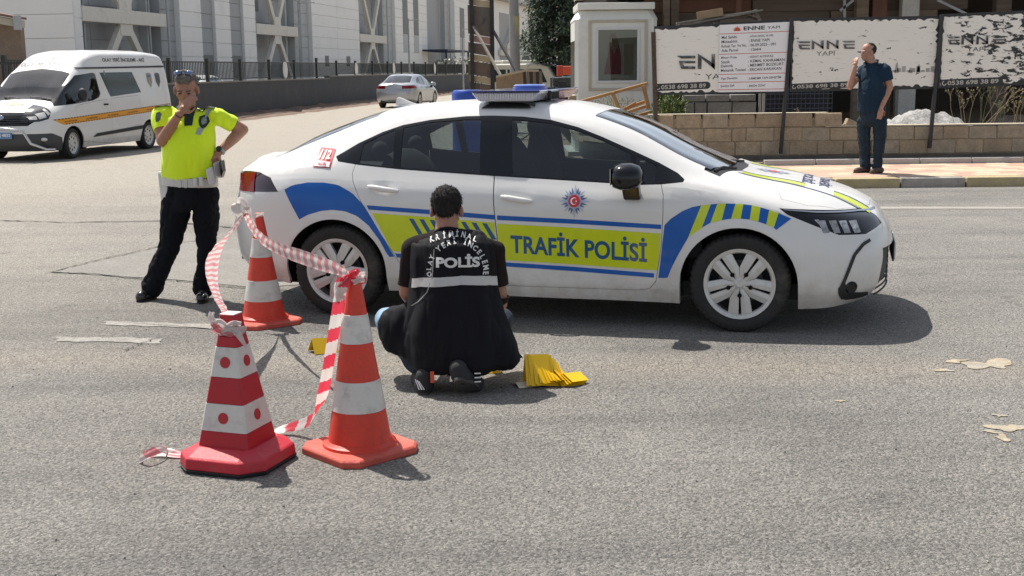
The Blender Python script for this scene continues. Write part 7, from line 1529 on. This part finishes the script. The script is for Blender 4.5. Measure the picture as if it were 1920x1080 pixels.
for q in (-1,1):
    P=[(L(350+q*12,206,-.03)),(L(350+q*16,201,.03)),(L(350+q*9,196,.09)),(L(350,195,.11))]
    b.tube([P[3],P[2],P[1],P[0],L(350+q*5,217,-.085)],[.014,.018,.018,.016,.012],8,squash=.5)
b.build('collar',M_dg,t,50)
b=MB()
for s_,(x0,y0,x1,y1) in ((-1,(322,203,291,212)),(1,(372,207,404,217))):
    for k in range(6):
        pass
    Q=[L(x0+(x1-x0)*k/6,y0+(y1-y0)*k/6-3,.02) for k in range(7)]
    T_=[]
    for q in Q:
        h,n_,_,_=sO.bvh.ray_cast(V(q.x,q.y-.01,q.z+.3),V(0,0,-1)); T_.append((h or q)+V(0,0,.006))
    vs=[]
    for q in T_: vs+=[q+V(0,-.035,-.004),q+V(0,.03,0)]
    b.add(vs,[(2*i,2*i+1,2*i+3,2*i+2) for i in range(6)])
b.build('epaulette',M_dg,t,60,recalc=False)
# trousers
M_tr1=A('black uniform trouser cloth',(.0055,.0065,.010),.9,spec=.2,n1=.2,s1=5); b=MB()
rings(b,[(L(355,333,.02),.182,.145),(L(356,350,.02),.186,.150),(L(357,372,.02),.182,.150),(L(357,392,.02),.165,.13)],26)
for P in ([(L(333,366,.02),.108),(L(329,400,.01),.100),(L(319,455,-.02),.078),(L(304,495,.0),.075),(L(287,533,.01),.074),(L(284,540,.01),.078)],[(L(384,366,.02),.105),(L(386,400,.01),.095),(L(388,452,-.03),.073),(L(388,495,.0),.068),(L(381,533,.01),.070),(L(380,540,.01),.075)]): chain(b,P,16)
b.ell(L(399,372,.02),(.04,.06,.10),10)
skin_over(b,'trousers',M_tr1,t,.010,3,fold=[(.013,7,(1,1,.55),0,.8),(.008,14,(1,1,1.1),5,1)])
# belt kit
M_wl=A('white leather',(.56,.55,.52),.45,n1=.08,s1=8,n2=.05,bump=.2,bs=90); bl_=empty('duty_belt',t)
b=MB(); c0=L(356,339,.02); n=36
vs=[]
for k in range(n):
    a=2*PI*k/n; rx,ry=.196,.163
    for z,e in ((-.032,0),(-.032,.008),(.030,.008),(.030,0)): vs.append(c0+V((rx+e)*math.cos(a),(ry+e)*math.sin(a),z+.012*math.cos(a)*-1))
b.add(vs,[(k*4+j,((k+1)%n)*4+j,((k+1)%n)*4+(j+1)%4,k*4+(j+1)%4) for k in range(n) for j in range(4)]); b.build('strap',M_wl,bl_,35)
for px,py,w,h,d,ry in ((326,341,.034,.068,.03,0),(337,343,.03,.066,.03,0),(348,344,.026,.064,.02,0),(366,342,.030,.066,.025,0),(377,340,.030,.068,.03,.1)):
    b=MB(); q=L(px,py,-.16+abs(px-352)*.0012); b.box(q,(w,d,h)); b.build('pouch',M_wl,bl_,bevel=.007)
b=MB(); b.prism([L(384,318,-.15),L(397,312,-.13),L(405,345,-.13),L(391,349,-.15)],(0,.05,0)); b.build('pouch',M_wl,bl_,bevel=.012)
b=MB(); b.prism([L(398,305,-.10),L(413,302,-.05),L(417,320,-.04),L(414,335,-.04),L(402,333,-.10)],(0,.09,0)); b.build('holster',M_wl,bl_,bevel=.015); b=MB(); b.prism([L(410,303,-.115),L(415,300,-.10),L(418,322,-.10),L(414,335,-.11)],(0,.10,0)); b.build('pistol_grip',M_blk,bl_,bevel=.008)
b=MB(); b.prism([L(295,322,-.02),L(313,320,-.07),L(315,345,-.08),L(311,378,-.07),L(302,380,-.03),L(297,345,-.02)],(0,.06,0)); b.build('baton_case',M_wl,bl_,bevel=.014)
# watch
w_c=El.lerp(Wl,.90); cuff(w_c,Wl-El,.036,M_steel,t,'watch_strap',.010); b=MB(); b.ell(w_c+V(-.008,-.034,.012),(.022,.012,.022),12); b.build('watch_face',M_blk,t,50)
cuff(Er.lerp(Wr,.95),Wr-Er,.029,A('thin bracelet',(.05,.04,.035),.6),t,'bracelet',.004)
# shoes
M_sh=A('polished black leather',(.012,.012,.013),.22,clear=.4,n1=.3,s1=8); M_sole=A('black rubber sole',(.015,.014,.013),.8)
def shoe(par,heel,toe,w=.048,m=M_sh,h=.085,sole=M_sole,vox=.007):
    heel,toe=Vector(heel),Vector(toe); d=(toe-heel); d.z=0; L_=d.length; d.normalize(); b=MB(); rt_=d.cross(V(0,0,1))
    chain(b,[(heel+V(0,0,h*.75)+d*.02,w*.80),(heel+d*.03+V(0,0,.045),w*.85),(heel+d*L_*.5+V(0,0,.045),w*.82),(heel+d*L_*.78+V(0,0,.035),w*.92),(toe-d*w*.7+V(0,0,.032),w*.72)],14)
    o=skin_over(b,'shoe',m,par,vox,3,post=lambda v:V(v.x,v.y,max(v.z,.012+heel.z*0+min(heel.z,toe.z))))
    b=MB(); P=[]
    for k in range(24):
        a=2*PI*k/24; u=math.cos(a); ww=w*(.92 if u>0 else .78); P.append(heel+d*(L_*.5+u*L_*.53)+rt_*math.sin(a)*ww*(1 if abs(u)<.95 else .9))
    b.prism([V(q.x,q.y,heel.z+(toe.z-heel.z)*((q-heel).dot(d)/L_)) for q in P],(0,0,.016)); b.build('sole',sole,o,bevel=.003)
    return o
shoe(t,L(292,556,.05)*1.0-V(0,0,L(292,556,.05).z),V(L(255,560,-.10).x,L(255,560,-.10).y,0)+V(.01,0,0)); shoe(t,V(L(383,552,.04).x,.06,0),V(L(383,558,-.1).x,-.20,0))
# ============================================================ crouching crime scene officer
O=V(-.30,6.33,0); p_=mk(O); L=lambda px,py,dy=0: p_(px,py,dy)-O
t=person('man crouching with his back to the camera in a black forensic police vest',O)
M_hairb=A('short black hair',(.016,.012,.010),.85,n1=.3,s1=60,bump=1.5,bs=160)
b=MB(); hc=L(838,396,.16); HT=head(b,hc,(.10,1,0),1.0,R(22)); 
nk=L(838,436,.10); capsule(b,hc+V(0,-.03,-.04),nk,.060,.066); rings(b,[(nk+V(0,.02,.0),.075,.07),(L(845,460,.08),.17,.12),(L(850,540,.04),.16,.12),(L(855,620,-.02),.17,.15),(L(858,660,-.02),.15,.15)])
Sl_,El_,Wl_=L(775,470,.10),L(763,548,.10),L(800,600,.33); Sr_,Er_,Wr_=L(925,472,.10),L(937,568,.12),L(900,600,.36)
chain(b,[(Sl_,.055),(El_,.043),(El_.lerp(Wl_,.4),.042),(Wl_,.028)]); chain(b,[(Sr_,.055),(Er_,.043),(Er_.lerp(Wr_,.4),.042),(Wr_,.028)])
hand(b,Wl_,(.5,.8,-.3),(0,0,1),1,.6,1); hand(b,Wr_,(-.4,.8,-.3),(0,0,1),1,.6,-1)
for h_,k_,a_ in ((L(815,650,0),L(728,600,.30),L(797,700,-.02)),(L(895,650,0),L(940,600,.34),L(868,700,.0))): chain(b,[(h_,.09),(k_,.062),(k_.lerp(a_,.4),.058),(a_,.040)])
skin_over(b,'body',M_skin,t,.0075,2); face(HT,t)
hair(HT,t,M_hairb,[((0,-.032,.045),(.084,.088,.088)),((0,.005,.075),(.072,.078,.052)),((-.054,-.035,.015),(.020,.045,.04)),((.054,-.035,.015),(.020,.045,.04)),((0,-.074,.0),(.060,.034,.056))],.0055,(.003,60))
M_tee=A('faded black t shirt',(.016,.011,.011),.95,spec=.2,n1=.15,s1=5); b=MB()
chain(b,[(L(795,462,.08),.070),(Sl_,.068),(Sl_.lerp(El_,.95),.058)],16); chain(b,[(L(905,464,.08),.066),(Sr_,.064),(Sr_.lerp(Er_,.85),.055)],16); rings(b,[(L(838,432,.10),.085,.08),(L(845,455,.08),.17,.12),(L(850,520,.06),.17,.12)],22)
tee=skin_over(b,'t_shirt',M_tee,t,.010,3,fold=[(.014,9,(1,1,.6))]); cutoff(tee,Sl_.lerp(El_,.84),El_-Sl_,.09); cutoff(tee,Sr_.lerp(Er_,.64),Er_-Sr_,.09)
# vest: broad back, flaring skirt
M_vest=A('black vest cloth',(.0045,.0045,.0075),.8,spec=.25,n1=.15,s1=4,bump=.15,bs=300); b=MB()
def ringx(y,xl,xr,dy,ry): a_,c_=L(xl,y,dy),L(xr,y,dy); return ((a_+c_)/2,(c_.x-a_.x)/2,ry)
rings(b,[ringx(428,812,872,.10,.07),ringx(440,786,905,.09,.10),ringx(455,770,926,.07,.125),ringx(480,768,930,.055,.135),ringx(515,771,931,.04,.145),ringx(550,768,935,.02,.160),ringx(585,762,942,.0,.175),ringx(620,757,955,-.02,.19),ringx(650,760,968,-.035,.195),ringx(676,766,975,-.045,.19),ringx(690,776,962,-.05,.17)],40)
# right corner of the skirt and the pocket lobe over the left thigh
chain(b,[(L(930,600,.0),.05),(L(955,650,.0),.045),(L(970,668,.0),.022),(L(979,670,.0),.010)],12)
chain(b,[(L(772,585,.06),.05),(L(745,610,.06),.075),(L(742,635,.04),.078),(L(762,650,.0),.06)],16); b.ell(L(741,618,.08),(.085,.09,.115),16); capsule(b,L(795,690,-.03),L(775,682,0),.02,.02); 
def hemcut(v):
    return v
vest=skin_over(b,'vest',M_vest,t,.0085,3,fold=[(.020,4.6,(1.6,1.2,.42),0,.40),(.007,10,(1.5,1,.45),4,.9)])
cutoff(vest,V(.05,-.03,.098),V(-.06,.05,-1),.42)
vO=On(vest)
# cloth gathers on the left lobe
film_on('reflective_band',A('grey reflective band',(.48,.47,.45),.35,.2,n1=.05,s1=8),t,vO,[pxz(P,L,-.12) for P in [[(771,528),(790,524),(810,522),(810,539),(790,540),(770,545)],[(810,522),(870,519),(870,535),(810,539)],[(870,519),(905,520),(930,526),(932,543),(905,537),(870,535)]]],.004,.02)
def arc_text(b,s,cx,cz,r,a0,a1,h,on,bold=.03,off=.005):
    n=len(s)
    for i,ch in enumerate(s):
        if ch==' ': continue
        a=a0+(a1-a0)*i/(n-1); v_,f_=text_mesh(ch if ch!='|' else 'I',None,h,bold); base=.0
        wch=max(x for x,_ in v_); 
        if ch in 'İ': v_,f_=text_mesh(ch,None,h*1.28,bold); wch=max(x for x,_ in v_)
        T=[(cx+math.sin(a)*r+(x-wch/2)*math.cos(a)*.95+z*math.sin(a),cz+math.cos(a)*r-(x-wch/2)*math.sin(a)*.95+z*math.cos(a)) for x,z in v_]
        decal(b,on,T,f_,off=off,grid=.009,side=-1)
M_vt=A('white vest lettering',(.62,.62,.60),.5)
film_on('piping',A('grey piping',(.20,.20,.20),.6),t,vO,[pxz([(x0,y0),(x0+2.2,y0),(x1+2.2,y1),(x1,y1)],L,-.1) for (x0,y0),(x1,y1) in (((812,470),(810,520)),((810,520),(800,548)),((800,548),(784,566)),((784,566),(770,576)))],.004,.02)
b=MB(); P0_=L(856,500,-.10); W_=(L(899,500,-.1)-L(818,500,-.1)).x; v_,f_=text_mesh('POLİS',W_,.067,.045); x0=L(818,500,-.1).x; z0=L(818,503,-.1).z
decal(b,vO,[(x0+x,z0+z) for x,z in v_],f_,side=-1,off=.006,grid=.012); b.build('lettering_police',M_vt,t,recalc=False)
b=MB(); C_=L(857,497,-.1); arc_text(b,'OLAY YERİ İNCELEME',C_.x,C_.z-.030,.130,R(-98),R(98),.026,vO,.03,.007); b.build('lettering_arc',M_vt,t,recalc=False)
b=MB(); C_=L(850,470,-.1); arc_text(b,'KRİMİNAL',C_.x,C_.z-.207,.262,R(-24),R(24),.024,vO,.02,.008); b.build('lettering_top',M_vt,t,recalc=False)
b=MB(); b.tube([L(815,437,.06),L(824,430,.05),L(840,428,.045),L(856,430,.05),L(866,437,.06)],.010,8); b.build('vest_collar',M_vest,t,50)
# jeans: knee in pale denim, dark below
M_den=A('pale blue denim',(.22,.33,.45),.85,n1=.15,s1=8,n2=.1,s2=160); M_dkd=A('dark blue denim',(.022,.030,.048),.9,n1=.25,s1=8)
b=MB(); chain(b,[(L(770,640,.05),.095),(L(733,604,.20),.082),(L(727,600,.26),.074)],16); skin_over(b,'jeans_knee',M_den,t,.010,3,fold=[(.008,14)])
b=MB(); chain(b,[(L(733,610,.24),.070),(L(765,655,.10),.070),(L(788,688,.0),.058)],14); chain(b,[(L(900,640,0),.10),(L(938,600,.30),.078),(L(905,655,.12),.075),(L(880,690,.02),.060)],14); chain(b,[(L(905,660,-.03),.085),(L(920,680,-.05),.05)],12); rings(b,[(L(858,625,-.02),.19,.16),(L(858,660,-.03),.185,.17),(L(862,682,-.04),.13,.12)],20)
skin_over(b,'jeans',M_dkd,t,.010,3,fold=[(.010,11)])
# trainers seen from behind
M_tn=A('black knit trainer',(.022,.022,.025),.8,n1=.2,s1=20,n2=.2,s2=120); M_ts=A('dark grey trainer sole',(.055,.052,.05),.8,n1=.15,s1=20)
gl=gnd(803,742)-O; s1_=shoe(t,V(gl.x-.015,gl.y+.02,0),V(gl.x-.065,gl.y+.28,0),.060,M_tn,.125,M_ts)
b=MB()
for k in range(3): q=V(gl.x-.064+.009*k,gl.y+.000,.052); b.bar(q+V(0,-.0,.036-.006*k),q+V(.020+.004*k,-.022,-.014),.0045,.003)
b.build('white_stripes',M_wprint,s1_); b=MB(); b.box((gl.x+.025,gl.y-.028,.105),(.020,.006,.060)); b.build('red_heel_tab',A('orange red tab',(.55,.09,.04),.6),s1_,bevel=.002)
# right foot up on its toes: heel raised, sole turned to the camera
gr_=gnd(880,748)-O
b=MB(); H0=V(gr_.x-.055,gr_.y+.0,.115); T0=V(gr_.x+.02,gr_.y+.13,.030)
chain(b,[(H0+V(.0,.03,.035),.048),(H0+V(.01,.03,0),.050),(H0.lerp(T0,.5)+V(.01,.035,.01),.050),(T0+V(0,.02,.008),.051),(T0+V(.02,.085,.0),.034)],14); o=skin_over(b,'shoe',M_tn,t,.007,3,post=lambda v:V(v.x,v.y,max(v.z,.004)))
d_=(T0-H0).normalized(); sx_=V(.86,-.25,.45).normalized(); sx_=(sx_-d_*sx_.dot(d_)).normalized(); nn_=d_.cross(sx_); nn_=nn_ if nn_.y<0 else -nn_
b=MB(); P=[]
for k in range(26):
    a=2*PI*k/26; u=math.cos(a); P.append(H0.lerp(T0,.5)+nn_*.028+V(0,0,-.004)+d_*u*.118+sx_*math.sin(a)*(.047 if u>-.2 else .040))
b.prism([V(q.x,q.y,max(q.z,.004)) for q in P],-nn_*.02); b.build('sole',M_ts,o,bevel=.004)
b=MB()
for k in range(3): q=V(gr_.x+.028,gr_.y+.03,.125-.022*k); b.bar(q,q+V(.030,.03,-.006),.004,.006)
b.build('white_stripes',M_wprint,o)
cuff(L(797,694,-.02),V(.1,.1,1),.042,M_dkd,t,'trouser_hem',.012)
# ============================================================ man in the dark blue polo shirt
O=V(5.02,17.42,KH); p_=mk(O); L=lambda px,py,dy=0: p_(px,py,dy)-O
t=person('balding man in dark blue polo shirt and jeans standing on the footway, hand at mouth',O)
b=MB(); hc=L(1627,98,.03); HT=head(b,hc,(-.93,-.36,0),1.08,R(2)); nk=L(1634,122,.03); capsule(b,hc+V(.02,0,-.05),nk,.070,.075)
rings(b,[(nk+V(0,0,-.02),.08,.08),(L(1640,138,.03),.15,.14),(L(1638,170,.02),.17,.17),(L(1636,200,.02),.155,.15),(L(1634,216,.02),.12,.12)])
Sn,En,Wn=L(1660,132,-.10),L(1668,163,-.12),L(1652,202,-.16); Sf,Ef,Wf=L(1617,132,.10),L(1594,162,-.02),L(1603,126,-.08)
chain(b,[(Sn,.062),(En,.050),(En.lerp(Wn,.3),.050),(Wn,.032)]); chain(b,[(Sf,.06),(Ef,.048),(Ef.lerp(Wf,.3),.048),(Wf,.030)])
hand(b,Wn,(-.12,-.05,-1),(.25,-1,0),1.15,.35,-1); hand(b,Wf,(.10,.12,1),(-.8,-.5,.1),1.05,.75,-1)
chain(b,[(L(1622,228,.06),.065),(L(1622,270,.05),.05),(L(1624,312,.04),.035)]); chain(b,[(L(1648,228,-.04),.065),(L(1648,270,-.05),.05),(L(1644,315,-.04),.04)])
skin_over(b,'body',M_skin2,t,.009,2); face(HT,t)
hair(HT,t,A('short dark grey hair',(.045,.040,.038),.95,n1=.3,s1=50,bump=1,bs=150),[((0,-.062,.040),(.072,.056,.072)),((0,-.02,.085),(.060,.060,.036)),((-.060,-.034,.024),(.020,.045,.038)),((.060,-.034,.024),(.020,.045,.038)),((0,-.06,.075),(.05,.045,.035))],.007,(.003,50))
M_polo=A('dark petrol blue cloth',(.008,.025,.048),.85,spec=.3,n1=.12,s1=4); b=MB()
rings(b,[(L(1634,117,.04),.085,.085),(L(1637,124,.03),.13,.12),(L(1640,133,.02),.185,.16),(L(1640,150,.0),.205,.19),(L(1637,175,.0),.205,.20),(L(1635,192,.0),.20,.195),(L(1636,205,.0),.196,.19),(L(1636,209,.0),.196,.19)],28)
chain(b,[(L(1654,128,-.05),.078),(Sn+V(.0,0,.0),.082),(Sn.lerp(En,.58),.076)],16); chain(b,[(L(1622,130,.08),.07),(Sf,.07),(Sf.lerp(Ef,.40),.062)],14)
polo=skin_over(b,'polo_shirt',M_polo,t,.011,3,fold=[(.016,4.5,(1,1,.5),0,.8),(.009,11,(1,1,.7),2,1)]); cutoff(polo,Sn.lerp(En,.62),En-Sn,.11)
b=MB(); b.tube([L(1622,125,-.11),L(1620,119,-.04),L(1632,112,.10),L(1646,113,.09),L(1644,122,-.09)],.016,8); b.build('collar',M_polo,t,50)
M_jn=A('dark teal jeans',(.020,.032,.048),.9,spec=.2,n1=.3,s1=6,n2=.1,s2=90); b=MB()
rings(b,[(L(1636,198,.0),.174,.17),(L(1636,215,.0),.174,.17),(L(1636,228,.0),.168,.16),(L(1636,236,.0),.13,.12)],24)
chain(b,[(L(1620,228,.06),.100),(L(1620,262,.05),.085),(L(1622,290,.05),.078),(L(1623,310,.04),.078)],16); chain(b,[(L(1650,228,-.05),.100),(L(1650,262,-.06),.085),(L(1647,292,-.05),.076),(L(1645,313,-.05),.074)],16)
skin_over(b,'jeans',M_jn,t,.012,3,fold=[(.014,6,(1,1,.6),0,.8),(.009,13,(1,1,1.2),2,1)])
M_sd=A('brown leather sandal',(.075,.045,.035),.7)
q=L(1630,318,.04); shoe(t,V(q.x,q.y,.0),V(q.x-.24,q.y-.06,0),.05,M_sd,.06,M_sole,.009); q=L(1654,322,-.06); shoe(t,V(q.x,q.y,0),V(q.x-.20,q.y-.14,0),.052,M_sd,.06,M_sole,.009)
